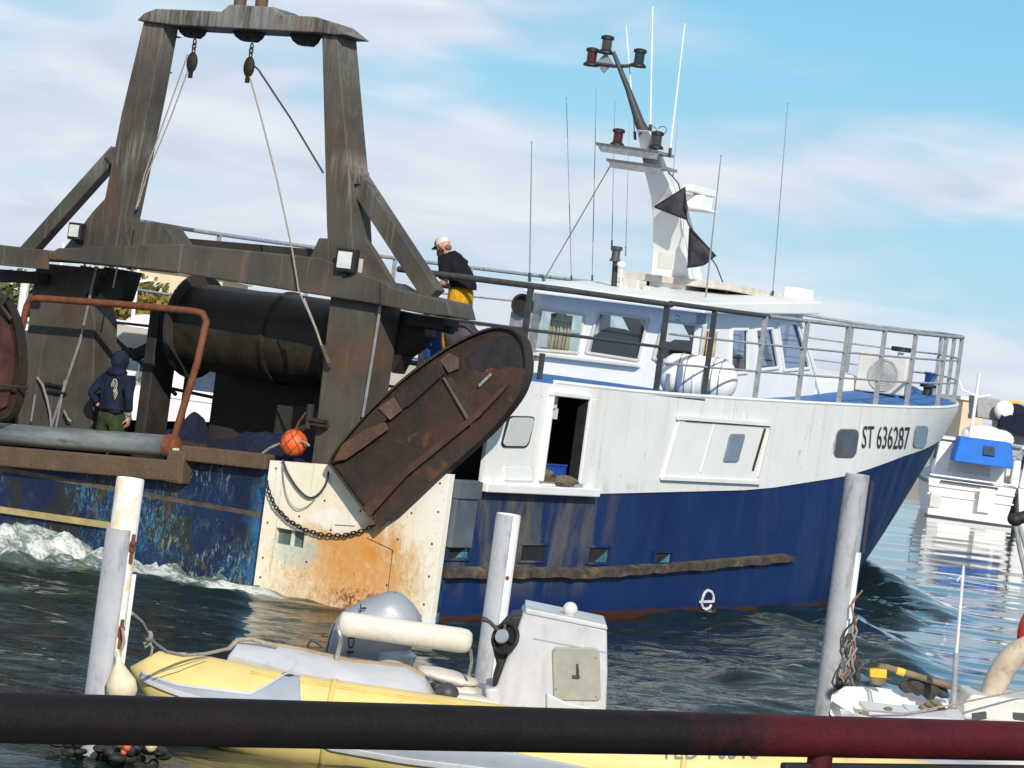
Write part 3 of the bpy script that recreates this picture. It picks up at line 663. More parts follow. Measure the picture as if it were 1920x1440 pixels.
def side_fittings():
    w1 = hull_poly('hull_window', rr(1566, 803, 1608, 858, 8), M['steel'], TR, .035); hull_poly('pane', rr(1567.5, 804.5, 1607, 857, 8), M['darkglass'], w1, .045)
    w2 = hull_poly('hull_window', rr(1713, 797, 1738, 839, 6), M['steel'], TR, .035); hull_poly('pane', rr(1714, 798, 1737, 838, 6), M['midglass'], w2, .045)
    pl = hull_poly('name_plate', [(1612, 794), (1706, 798), (1703, 846), (1608, 842)], M['white2'], TR, .032)
    me = text_mesh('ST 636287', .002)
    b = MB(); a = hull_uv(1615, 800); c = hull_uv(1702.5, 802); d = hull_uv(1612.5, 840)
    vs = []
    for v in me.vertices:
        px = 1614.5 + (1702.5 - 1614.5) * v.co.x - 3.0 * (1 - v.co.y); py = 839.5 - 42.0 * v.co.y + 2.0 * v.co.x
        vs.append((px, py))
    # fit sight -> plate by bilinear corners so the letters follow the curved plate
    g = {}
    xs_, ys_ = np.linspace(1608, 1708, 9), np.linspace(792, 848, 5)
    Q = np.array([[hull_uv(x, y) for y in ys_] for x in xs_])
    def look(px, py):
        fx = (px - 1608) / 100 * 8; fy = (py - 792) / 56 * 4; i, j = min(7, int(fx)), min(3, int(fy)); tx, ty = fx - i, fy - j
        q = Q[i, j] * (1 - tx) * (1 - ty) + Q[i + 1, j] * tx * (1 - ty) + Q[i, j + 1] * (1 - tx) * ty + Q[i + 1, j + 1] * tx * ty
        return on_hull(q[0], q[2], .040)
    b.add([look(*p) for p in vs], [tuple(p.vertices) for p in me.polygons]); b.build('lettering', M['ink'], pl)
    # sliding shutter amidships with rails, small window and joint
    sp = hull_poly('sliding_shutter', [(1268, 786), (1437, 797), (1415, 901), (1237, 893)], M['white'], TR, .055)
    def line(name, p, q, mat, w_=.02, off=.06, parent=sp):
        a, c = hull_uv(*p), hull_uv(*q); b = MB(); b.bar(on_hull(a[0], a[2], off), on_hull(c[0], c[2], off), w_, .03, (0, 1, 0)); return b.build(name, mat, parent)
    line('shutter_rail', (1262, 782), (1438, 795), M['white'], .05, .07); line('shutter_rail', (1232, 895), (1418, 904), M['white'], .05, .07)
    line('joint', (1278, 788), (1436, 799), M['darksteel'], .014, .058); line('joint', (1333, 794), (1306, 884), M['offwhite'], .02, .056); line('shutter_slot', (1427, 803), (1404, 881), M['darksteel'], .05, .058)
    line('shutter_jamb', (1437, 797), (1414, 893), M['offwhite'], .03, .065)
    line('joint', (1234, 897), (1416, 906), M['offwhite'], .016, .058)
    pw = hull_poly('window', rr(1361, 812, 1391, 866, 14, .15), M['steel'], sp, .066); hull_poly('pane', rr(1363, 814, 1389.5, 864, 14, .15), M['midglass'], sp, .072)
    # door jamb, folded door with its pale window and the small hatch below
    b = MB(); b.box(V(3.15, 3.56, 2.42), (.16, .10, 1.14)); b.box(V(2.6, 3.555, 3.005), (1.1, .09, .06)); b.box(V(2.10, 3.55, 2.42), (.05, .08, 1.12)); jamb = b.build('door_frame', M['white'], TR, bevel=.012)
    b = MB(); b.box(V(3.065, 3.50, 2.42), (.03, .14, 1.10)); b.build('door_seal', M['black'], jamb)
    b = MB(); b.box(V(2.6, 3.50, 1.885), (.95, .12, .06)); b.build('door_threshold', M['rustlight'], jamb)
    dw = hull_poly('door_window', rr(948, 779, 999, 838, 15, .16), M['black'], TR, .045); hull_poly('pane', rr(950.5, 781.5, 996.5, 835, 15, .16), M['greyglass'], dw, .055)
    hp = hull_poly('hatch_cover', rr(939, 871, 995, 903, -2, .1), M['offwhite'], TR, .035); hull_poly('hatch_panel', rr(939, 873, 992, 900, -2, .1), M['white'], hp, .045)
    # draught mark
    b = MB(); P = []
    for (x, y) in [(-13, 2), (13, 1), (12, -9), (8, -17), (1, -20), (-4, -16), (-8, -6), (-10, 6), (-8, 13), (-2, 16), (5, 13), (8, 8)]:
        q = hull_uv(1323 + x * 1.0, 1126 + y); P.append(on_hull(q[0], q[2], .02))
    for a_, c_ in zip(P[:-1], P[1:]): b.bar(a_, c_, .035, .02, (0, 1, 0))
    b.build('draught_mark', M['ink_white'], TR)
side_fittings()

def guard_rails():
    gr = empty('guard_rail', (0, 0, 0)); gr.parent = TR
    H = 1.26
    su_ = [hull_uv(*p)[0] for p in ((1235, 742), (1325, 748), (1420, 756), (1500, 761), (1576, 767), (1645, 770), (1704, 771), (1762, 770))] + [20.6]
    us = list(np.linspace(2.4, 23.2, 60))
    edge = lambda u, s: (stb(u, deckw(u)) - .06) if s > 0 else 2 * C0 - (stb(u, deckw(u)) - .06)
    HP = lambda u, s: H if s > 0 else H + .24 * min(1, max(0, (23.4 - u) / 5))
    def path(f, u0, u1, s): return [V(u, edge(u, s), deckw(u) + .05 + f * HP(u, s)) for u in np.linspace(u0, u1, 50)]
    ub = 23.4
    for f, r, nm in ((1, .032, 'top_rail'), (.66, .017, 'mid_rail'), (.33, .017, 'mid_rail')):
        b = MB(); b.tube(path(f, 5.4, ub, 1), r, 8); b.build(nm, M['railgrey'], gr, smooth=True)
        b = MB(); b.tube(path(f, 2.4, ub, -1), r, 8); b.build(nm, M['railgrey'], gr, smooth=True)
        b = MB(); b.tube([V(ub, edge(ub, s), deckw(ub) + .05 + f * H) for s in np.linspace(1, -1, 2)] if False else [V(ub, edge(ub, 1), deckw(ub) + .05 + f * H), V(ub + .35, C0, deckw(ub) + .05 + f * H), V(ub, edge(ub, -1), deckw(ub) + .05 + f * H)], r, 8); b.build(nm, M['railgrey'], gr, smooth=True)
    for u in su_[1:] + [22.0, 23.3]:
        b = MB(); b.bar(V(u, edge(u, 1), deckw(u) + .02), V(u, edge(u, 1), deckw(u) + .05 + H), .07, .045); b.box(V(u, edge(u, 1), deckw(u) + .05), (.16, .14, .025)); b.build('stanchion', M['railgrey'] if u > 8 else M['raildark'], gr)
    for u in [2.5, 5, 7.5, 10, 12.5, 15, 17, 18.8, 20.4, 21.8, 23.2]:
        b = MB(); b.bar(V(u, edge(u, -1), deckw(u) + .02), V(u, edge(u, -1), deckw(u) + .05 + HP(u, -1)), .06, .045); b.build('stanchion', M['railgrey'], gr)
    # the darker, heavier after rail
    z = lambda u, f: deckw(u) + .05 + f * H
    for f, r, nm in ((1, .042, 'top_rail'), (.52, .022, 'mid_rail')):
        b = MB(); b.tube([V(2.4, .75, 3.16 + 1.22 * f), V(2.4, 3.40, 3.16 + 1.20 * f), V(2.5, 3.44, 3.16 + 1.20 * f), V(5.35, 3.44, z(5.3, f) - .02)], r, 8); b.build(nm, M['raildark'], gr, smooth=True)
    b = MB(); b.tube([V(5.3, 3.44, z(5.3, 1)), V(6, 3.44, z(6, 1)), V(7.6, 3.44, z(7.6, 1)), V(8.6, 3.44, z(8.6, 1))], .036, 8); b.build('top_rail', M['raildark'], gr, smooth=True)
    for (u, v) in ((2.4, 2.85), (su_[0], 3.44), (2.4, 1.3)):
        b = MB(); b.bar(V(u, v, 3.1), V(u, v, 3.16 + H * .98), .075, .05); b.build('stanchion', M['raildark'], gr)
    b = MB(); b.bar(V(1.9, 3.44, 3.1), V(1.9, 3.44, 3.50), .06, .05); b.build('stanchion', M['raildark'], gr)
guard_rails()

# ------------------------------------------------------------------ wheelhouse
WU, WVP, WVS = 10.9, -1.98, 1.16
def wheelhouse():
    wh = empty('wheelhouse', V(WU, C0, deckw(WU))); wh.parent = TR; O = V(WU, C0, deckw(WU))
    bd = lambda b, nm, mt, par=wh, **k: b.build(nm, mt, par, org=(O if par is wh else (0, 0, 0)), **k)
    b = MB(); wb0 = 3.10
    A = lambda px, py: su(px, py, WU)
    def plate(P, ex=(.07, 0, 0)): b.prism(P, ex)
    # aft wall: band below, band above, mullions between the sloping windows
    zt = 4.56
    wins = [[(1013, 580), (1096, 591), (1086, 662), (1003, 655)], [(1124, 586), (1216, 598), (1198, 676), (1100, 661)], [(1246, 602), (1322, 611), (1312, 682), (1226, 673)]]
    W = [[A(*p) for p in w] for w in wins]
    zr = lambda u: 4.50 + .078 * (u - 10.4) + .05
    L0, R0 = -WVP, -WVS                                  # local y of port and starboard edges
    for i, w in enumerate(W):
        lo_l = Vector((WU, w[3].y, wb0)); lo_r = Vector((WU, w[2].y, wb0)); plate([lo_l, lo_r, w[2], w[3]]); plate([w[0], w[1], Vector((WU, w[1].y, zt)), Vector((WU, w[0].y, zt))])
    def mull(a, c):                                       # a: right edge (top,bottom) of one window, c: left edge of the next
        plate([Vector((WU, a[1].y, wb0)), Vector((WU, c[1].y, wb0)), c[1], c[0], Vector((WU, c[0].y, zt)), Vector((WU, a[0].y, zt)), a[0], a[1]])
    top = lambda y: (Vector((WU, y, 4.2)), Vector((WU, y, 3.6)))
    mull(top(L0), (W[0][0], W[0][3])); mull((W[0][1], W[0][2]), (W[1][0], W[1][3])); mull((W[1][1], W[1][2]), (W[2][0], W[2][3])); mull((W[2][1], W[2][2]), top(R0))
    # starboard and port walls with raked forward windows
    S = [[(1371, 617), (1401, 617), (1400, 698), (1368, 700)], [(1415, 618), (1446, 614), (1459, 689), (1421, 693)], [(1457, 607), (1493, 606), (1517, 690), (1469, 694)]]
    SW = [[sv(*p, v=WVS) for p in w] for w in S]
    PW = [[(a, 0, zt_), (c_, 0, zt_), (c2, 0, 3.62), (a2, 0, 3.60)] for a, c_, c2, a2, zt_ in ((11.02, 11.75, 11.8, 11.0, 4.30), (12.02, 13.35, 13.5, 11.98, 4.34), (13.6, 14.45, 14.75, 13.72, 4.42))]
    uend_t, uend_b = SW[2][1][0] + .25, SW[2][2][0] + .35
    def uw(q, s): return V(q[0], WVS if s > 0 else WVP, q[1])
    for s in (1, -1):
        ex = (0, .06, 0) if s > 0 else (0, -.06, 0)
        pts = []
        prevT = (WU, 4.35); prevB = (WU, 3.7)
        SWs = SW if s > 0 else PW
        for w in SWs + [None]:
            if w is not None: cT, cB = (w[0][0], w[0][2]), (w[3][0], w[3][2])
            else: cT, cB = (uend_t, prevT[1]), (uend_b, prevB[1])
            b.prism([uw((prevB[0], wb0), s), uw((cB[0], wb0), s), uw(cB, s), uw(cT, s), uw((cT[0], zr(cT[0])), s), uw((prevT[0], zr(prevT[0])), s), uw(prevT, s), uw(prevB, s)], ex)
            if w is not None:
                b.prism([uw((w[3][0], wb0), s), uw((w[2][0], wb0), s), uw((w[2][0], w[2][2]), s), uw((w[3][0], w[3][2]), s)], ex)
                b.prism([uw((w[0][0], w[0][2]), s), uw((w[1][0], w[1][2]), s), uw((w[1][0], zr(w[1][0])), s), uw((w[0][0], zr(w[0][0])), s)], ex)
                prevT, prevB = (w[1][0], w[1][2]), (w[2][0], w[2][2])
    # raked front: band below, posts
    def fr(v, w): t = (w - 3.8) / .8; return V(uend_b + (uend_t - uend_b) * t - .03, v, w)
    b.prism([fr(WVP, 3.1), fr(WVS, 3.1), fr(WVS, 3.85), fr(WVP, 3.85)], (-.06, 0, 0)); b.prism([fr(WVP, 4.6), fr(WVS, 4.6), fr(WVS, 4.88), fr(WVP, 4.88)], (-.06, 0, 0))
    for v in (WVP + .06, WVP + .85, C0, WVS - .85, WVS - .06): b.prism([fr(v - .06, 3.85), fr(v + .06, 3.85), fr(v + .06, 4.6), fr(v - .06, 4.6)], (-.06, 0, 0))
    bd(b, 'wall', M['white'])
    # window frames and panes
    for w in W:
        b = MB(); P = [p + Vector((-.012, 0, 0)) for p in w]
        for i in range(4): b.bar(P[i], P[(i + 1) % 4], .045, .05, (1, 0, 0))
        f = bd(b, 'window', M['offwhite'], bevel=.01); b = MB(); b.prism([p + Vector((.03, 0, 0)) for p in w], (.008, 0, 0)); bd(b, 'pane', M['glass'])
    for s in (1, -1):
        for w in (SW if s > 0 else PW):
            P = [uw((q[0], q[2]), s) + Vector((0, -.012 * s, 0)) for q in w]; b = MB()
            for i in range(4): b.bar(P[i], P[(i + 1) % 4], .05, .05, (0, 1, 0))
            f = bd(b, 'window', M['white2'], bevel=.01); b = MB(); b.prism([p + Vector((0, .03 * s, 0)) for p in P], (0, .008 * s, 0)); bd(b, 'pane', M['glass2'] if s > 0 else M['glass'])
    b = MB(); b.bar(A(1003, 664) + Vector((-.06, 0, 0)), A(1202, 687) + Vector((-.06, 0, 0)), .12, .05); bd(b, 'window_ledge', M['offwhite'], bevel=.01)
    # inside: floor, console with chart screens, chair, curtains
    b = MB(); b.box(V(12.9, C0, 3.16), (3.8, 2.9, .05)); bd(b, 'floor', M['darkgrey'])
    b = MB(); b.box(V(14.4, C0, 3.50), (.7, 2.8, .66)); b.box(V(14.3, C0 - .6, 3.9), (.12, .7, .28)); b.box(V(14.3, C0 + .6, 3.86), (.12, .6, .22)); bd(b, 'console', M['navycloth'], bevel=.03)
    for v in (-.55, .55):
        b = MB(); b.box(V(13.0, C0 + v, 3.75), (.16, .55, .5)); b.box(V(13.25, C0 + v, 3.5), (.55, .55, .14)); b.lathe(V(13.2, C0 + v, 3.2), (0, 0, 1), [(0, .08), (.28, .08)], 8); bd(b, 'helm_chair', M['navycloth'], bevel=.06)
    for P in ([(1104, 664), (1112, 628), (1138, 612), (1165, 616), (1190, 628), (1212, 640), (1208, 682)], [(1160, 586), (1186, 590), (1212, 640), (1206, 650), (1180, 626)], [(1230, 682), (1238, 650), (1262, 636), (1318, 640), (1326, 690)], [(1276, 604), (1300, 606), (1322, 645), (1300, 650)]):
        b = MB(); b.prism([su(x, y, 11.75) for x, y in P], (.22, 0, 0)); bd(b, 'helm_seat', M['navycloth'], bevel=.05)
    def curtain(p, q, zt_, zb, nm='curtain', n=40):
        b = MB(); R = []
        for i in range(n):
            t = i / (n - 1); c = p.lerp(q, t); nn = (q - p).normalized().cross(Vector((0, 0, 1))); wv = .028 * math.sin(t * n * .9) + .012 * math.sin(t * n * .37)
            R.append([Vector((c.x, c.y, zt_)) + nn * wv, Vector((c.x, c.y, (zt_ + zb) / 2)) + nn * wv * 1.2, Vector((c.x, c.y, zb)) + nn * wv * 1.4])
        b.grid(R); bd(b, nm, M['curtain'], smooth=True, solid=.006)
    y = lambda px: sv(px, 620, u=WU)[1]
    curtain(V(WU + .14, y(1022), 0), V(WU + .14, y(1062), 0), 4.22, 3.5); curtain(V(WU + .14, y(1304), 0), V(WU + .14, y(1338), 0), 4.25, 3.5)
    curtain(V(11.35, WVS - .12, 0), V(11.95, WVS - .12, 0), 4.33, 3.6, n=24)
    # roof slab, overhanging, rising forward
    b = MB(); zz = lambda u: 4.50 + .078 * (u - 10.4)
    ur0, ur1 = 10.35, uend_t + .55
    o_ = [V(ur0, -1.88, zz(ur0)), V(ur0, 1.50, zz(ur0)), V(ur1 - .6, 1.50, zz(ur1 - .6)), V(ur1, 1.1, zz(ur1)), V(ur1, -2.0, zz(ur1)), V(ur1 - .6, -2.2, zz(ur1 - .6))]
    i_ = [p + Vector((0, 0, .17 + .05 * k)) for p, k in zip(o_, (0, 0, 1, 1, 1, 1))]
    cx = sum((p for p in i_), Vector()) / 6; t_ = [cx + (p - cx) * .80 + Vector((0, 0, .05)) for p in i_]
    b.add(o_ + i_ + t_, [(5, 4, 3, 2, 1, 0), (12, 13, 14, 15, 16, 17)] + [(i, (i + 1) % 6, 6 + (i + 1) % 6, 6 + i) for i in range(6)] + [(6 + i, 6 + (i + 1) % 6, 12 + (i + 1) % 6, 12 + i) for i in range(6)])
    rf = bd(b, 'roof', M['white'], bevel=.025)
    b = MB(); b.box(V(13.7, C0 + .1, 5.06), (2.3, 2.2, .12)); bd(b, 'roof_coaming', plain('beige_coaming', (.60, .55, .49), .7), bevel=.01)
    b = MB(); b.box(V(ur1 - .5, 1.0, zz(ur1) + .27), (.5, .35, .2)); b.box(V(ur1 - .22, 1.0, zz(ur1) + .27), (.06, .3, .22)); bd(b, 'searchlight_box', M['white2'], bevel=.02)
    # exhaust casing at the after corner
    c1 = sv(979, 572, u=10.5)
    b = MB(); b.box(V(10.72, -1.98, 3.62), (.32, .42, 1.1)); cs = bd(b, 'exhaust_casing', M['steel'], bevel=.03)
    b = MB(); b.lathe(V(10.56, c1[1], c1[2]), (-1, 0, 0), [(0, .19), (.10, .19), (.10, .15), (.02, .14)], 24); bd(b, 'exhaust_pipe', M['darksteel'], smooth=True)
    # foredeck trunk
    b = MB(); tv0, tv1, u0, u1 = -1.95, 1.18, uend_b - .2, 19.2
    P0 = [V(u0, tv0, 3.1), V(u0, tv1, 3.1), V(u1 - 1, tv1 - .1, 3.3), V(u1, .6, 3.4), V(u1, -1.4, 3.4), V(u1 - 1, tv0 + .1, 3.3)]
    P1 = [V(u0, tv0 + .08, 3.72), V(u0, tv1 - .08, 3.72), V(u1 - 1, tv1 - .2, 3.93), V(u1 - .1, .5, 3.95), V(u1 - .1, -1.3, 3.95), V(u1 - 1, tv0 + .2, 3.93)]
    b.add(P0 + P1, [tuple(range(5, -1, -1)), tuple(range(6, 12))] + [(i, (i + 1) % 6, 6 + (i + 1) % 6, 6 + i) for i in range(6)])
    bd(b, 'foredeck_trunk', M['white'], bevel=.09)
    # ladderlike fittings on the roof
    def post(nm, px, yb, yt, u, r, mt, **k):
        a, c = su(px[0], yb, u), su(px[1], yt, u); b = MB(); b.tube([a, c], r, 8); return bd(b, nm, mt, smooth=True, **k)
    post('lamp_post', (1150, 1154), 553, 490, 11.3, .05, M['darksteel']); a = su(1155, 476, 11.3)
    b = MB(); b.lathe(a + Vector((0, 0, -.13)), (0, 0, 1), [(0, .10), (.04, .085), (.06, .07), (.18, .07), (.2, .1), (.25, .1), (.26, .05)], 14); bd(b, 'lantern', M['darkgrey'], smooth=True)
    post('dome_post', (1163, 1165), 556, 505, 11.2, .022, M['white2']); a = su(1165, 496, 11.2)
    b = MB(); b.ball(a, (.075, .075, .06), 12, 8); bd(b, 'antenna_dome', M['white2'], smooth=True)
    a = su(1188, 540, 11.4); b = MB(); b.box(a, (.3, .32, .28)); b.box(a + Vector((.0, -.28, -.04)), (.2, .14, .2)); bd(b, 'roof_locker', M['offwhite'], bevel=.02)
    a = su(1130, 545, 11.2); b = MB(); b.box(a, (.3, .35, .14)); bd(b, 'roof_locker', M['white2'], bevel=.03)
    a = su(1270, 596, 10.6); b = MB(); b.ball(a, .05, 10, 6); bd(b, 'deck_lamp', M['chrome'], smooth=True)
wheelhouse()

def mast():
    ms = empty('mast', V(12.6, C0, 4.7)); ms.parent = TR; O = V(12.6, C0, 4.7)
    bd = lambda b, nm, mt, par=ms, **k: b.build(nm, mt, par, org=O if par is ms else (0, 0, 0), **k)
    # levels: sight y, left x, arris x, right x, half width
    lv = [(566, 1219, 1283, 1338, .36), (520, 1224, 1286, 1326, .34), (470, 1229, 1286, 1316, .32), (420, 1231, 1279, 1306, .28), (370, 1225, 1265, 1292, .23), (320, 1211, 1245, 1262, .19), (280, 1203, 1233, 1246, .16), (243, 1194, 1217, 1226, .12)]
    rings = []
    for y, xl, xa, xr, hw in lv:
        a = sv(xa, y + 2, v=C0 + hw); r = sv(xr, y + 4, v=C0 + hw); w = a[2]; ch = max(.18, r[0] - a[0])
        rings.append([V(a[0], C0 - hw, w), V(a[0], C0 + hw, w), V(a[0] + ch, C0 + hw * .8, w), V(a[0] + ch, C0 - hw * .8, w)])
    b = MB()
    for r0, r1 in zip(rings[:-1], rings[1:]):
        b.add(r0 + r1, [(i, (i + 1) % 4, 4 + (i + 1) % 4, 4 + i) for i in range(4)])
    b.add(rings[0], [(3, 2, 1, 0)]); b.add(rings[-1], [(0, 1, 2, 3)])
    bd(b, 'mast_tower', M['white'], smooth=True, auto=30, bevel=.012)
    b = MB(); q = su(1250, 490, 12.1); b.box(q + Vector((-.02, 0, 0)), (.05, .3, .26)); bd(b, 'access_plate', M['offwhite'], bevel=.01)
    s = lambda x, y: ss(x, y, C0)
    um = 11.15
    p = lambda x, y, u=um: su(x, y, u)
    # raking topmast with three lanterns
    b = MB(); b.tube([p(1209, 250), p(1200, 232), p(1178, 168), p(1150, 98)], [.10, .085, .05, .035], 10); tm = bd(b, 'topmast', M['raildark'], smooth=True)
    b = MB(); b.tube([p(1112, 118), p(1150, 124), p(1175, 124), p(1197, 118)], .03, 8); bd(b, 'lantern_arm', M['raildark'], smooth=True)
    def lantern(x, y, gl, u=um, sc=1.0):
        a = p(x, y, u); b = MB(); b.lathe(a + Vector((0, 0, -.16 * sc)), (0, 0, 1), [(0, .13 * sc), (.03, .13 * sc), (.07 * sc, .09 * sc)], 14); b.lathe(a + Vector((0, 0, .08 * sc)), (0, 0, 1), [(0, .09 * sc), (.0, .11 * sc), (.05 * sc, .11 * sc), (.07 * sc, .06 * sc)], 14)
        o = bd(b, 'lantern', M['black'], smooth=True); b = MB(); b.lathe(a + Vector((0, 0, -.10 * sc)), (0, 0, 1), [(0, .085 * sc), (.19 * sc, .085 * sc)], 14); bd(b, 'lantern_glass', gl, smooth=True)
    lantern(1110, 106, M['lampglass_red']); lantern(1138, 83, M['lampglass_clear']); lantern(1199, 108, M['lampglass_green'])
    lantern(1159, 257, M['lampglass_red'], sc=.95); lantern(1232, 262, M['lampglass_clear'], sc=.95)
    b = MB(); c = p(1133, 118); b.prism([c + Vector((0, .16, 0)), c + Vector((0, 0, .17)), c + Vector((0, -.16, 0)), c + Vector((0, 0, -.17))], (.03, 0, 0)); bd(b, 'diamond_shape', M['steel'])
    # crosstrees
    for (x0, y0, x1, y1) in ((1131, 274, 1250, 290), (1151, 304, 1256, 318)):
        a, c = p(x0, y0, um + .1), p(x1, y1, um + .1); b = MB(); b.prism([a + Vector((-.28, 0, .03)), c + Vector((-.28, 0, .03)), c + Vector((.28, 0, .03)), a + Vector((.28, 0, .03))], (0, 0, -.05))
        b.prism([a + Vector((-.28, 0, .03)), c + Vector((-.28, 0, .03)), c + Vector((-.28, .03, -.12)), a + Vector((-.28, -.12, -.12))], (.03, 0, 0)); bd(b, 'crosstree', M['steel'])
    # radar on a forward bracket
    a = p(1308, 384, 12.6); b = MB(); b.box(a + Vector((0, 0, .05)), (.42, .36, .20)); b.box(a + Vector((0, 0, .24)), (.9, .22, .12)); b.lathe(a + Vector((0, 0, .12)), (0, 0, 1), [(0, .1), (.08, .1)], 10)
    b.box(a + Vector((0, 0, -.08)), (.6, .5, .05)); b.bar(a + Vector((0, .2, -.1)), a + Vector((-.1, .55, -.45)), .08, .06); bd(b, 'radar', M['white2'], bevel=.02)
    for y0 in (243,):
        b = MB(); P = [p(1222 + 10 * math.cos(t), 246 + 9 * math.sin(t), um) for t in np.linspace(-2.6, 0.2, 10)]; b.tube(P, .008, 5); P = [p(1242 + 8 * math.cos(t), 244 + 7 * math.sin(t), um) for t in np.linspace(-2.9, 1.2, 10)]; b.tube(P, .008, 5); bd(b, 'mast_cable', M['wire'])
    # stay
    b = MB(); b.tube([p(1149, 303), p(1020, 525, 11.0)], .010, 5); bd(b, 'stay', M['wire'])
    b = MB(); b.tube([p(1253, 322, 11.8), p(1272, 344, 12.0), p(1290, 418, 12.2), p(1344, 500, 12.6), p(1374, 580, 12.8)], .012, 5); bd(b, 'signal_halyard', M['darkrope'])
    # whips
    wh = [((997, 267), (993, 530), 10.8, .016), ((1062, 185), (1072, 542), 12.5, .010), ((1118, 170), (1110, 542), 12.5, .010), ((1153, 190), (1147, 470), 13, .009), ((1352, 292), (1321, 578), 11.2, .016), ((1477, 195), (1447, 572), 14.2, .012),
          ((1224, 15), (1219, 250), 11.2, .016), ((1284, 46), (1255, 295), 11.3, .016), ((1174, 49), (1191, 262), 11.2, .014), ((1180, 230), (1173, 480), 13, .006), ((1270, 236), (1262, 330), 13, .006)]
    for (t, bt, u, r) in wh:
        a, c = p(*bt, u), p(*t, u); d = c - a; b = MB(); b.tube([a, a + d * .07], r * 2.0, 6); wb = bd(b, 'whip_antenna', M['raildark'] if r > .009 else M['wire'])
        b = MB(); b.tube([a + d * .07, a + d * .6, c], [r, r * .8, r * .6], 6); b.tube([c, c + d * .006], r * 1.1, 6); bd(b, 'whip', M['white2'] if bt[1] < 300 else M['steel'])
    b = MB()
    for i in range(4): b.tube([p(1005 + i * 9, 545 + 2 * i, 10.8), p(1008 + i * 11, 528 + (i % 2) * 12, 10.8), p(1020 + i * 4, 548, 10.8)], .008, 5)
    bd(b, 'aerial_bracket', M['wire'])
mast()

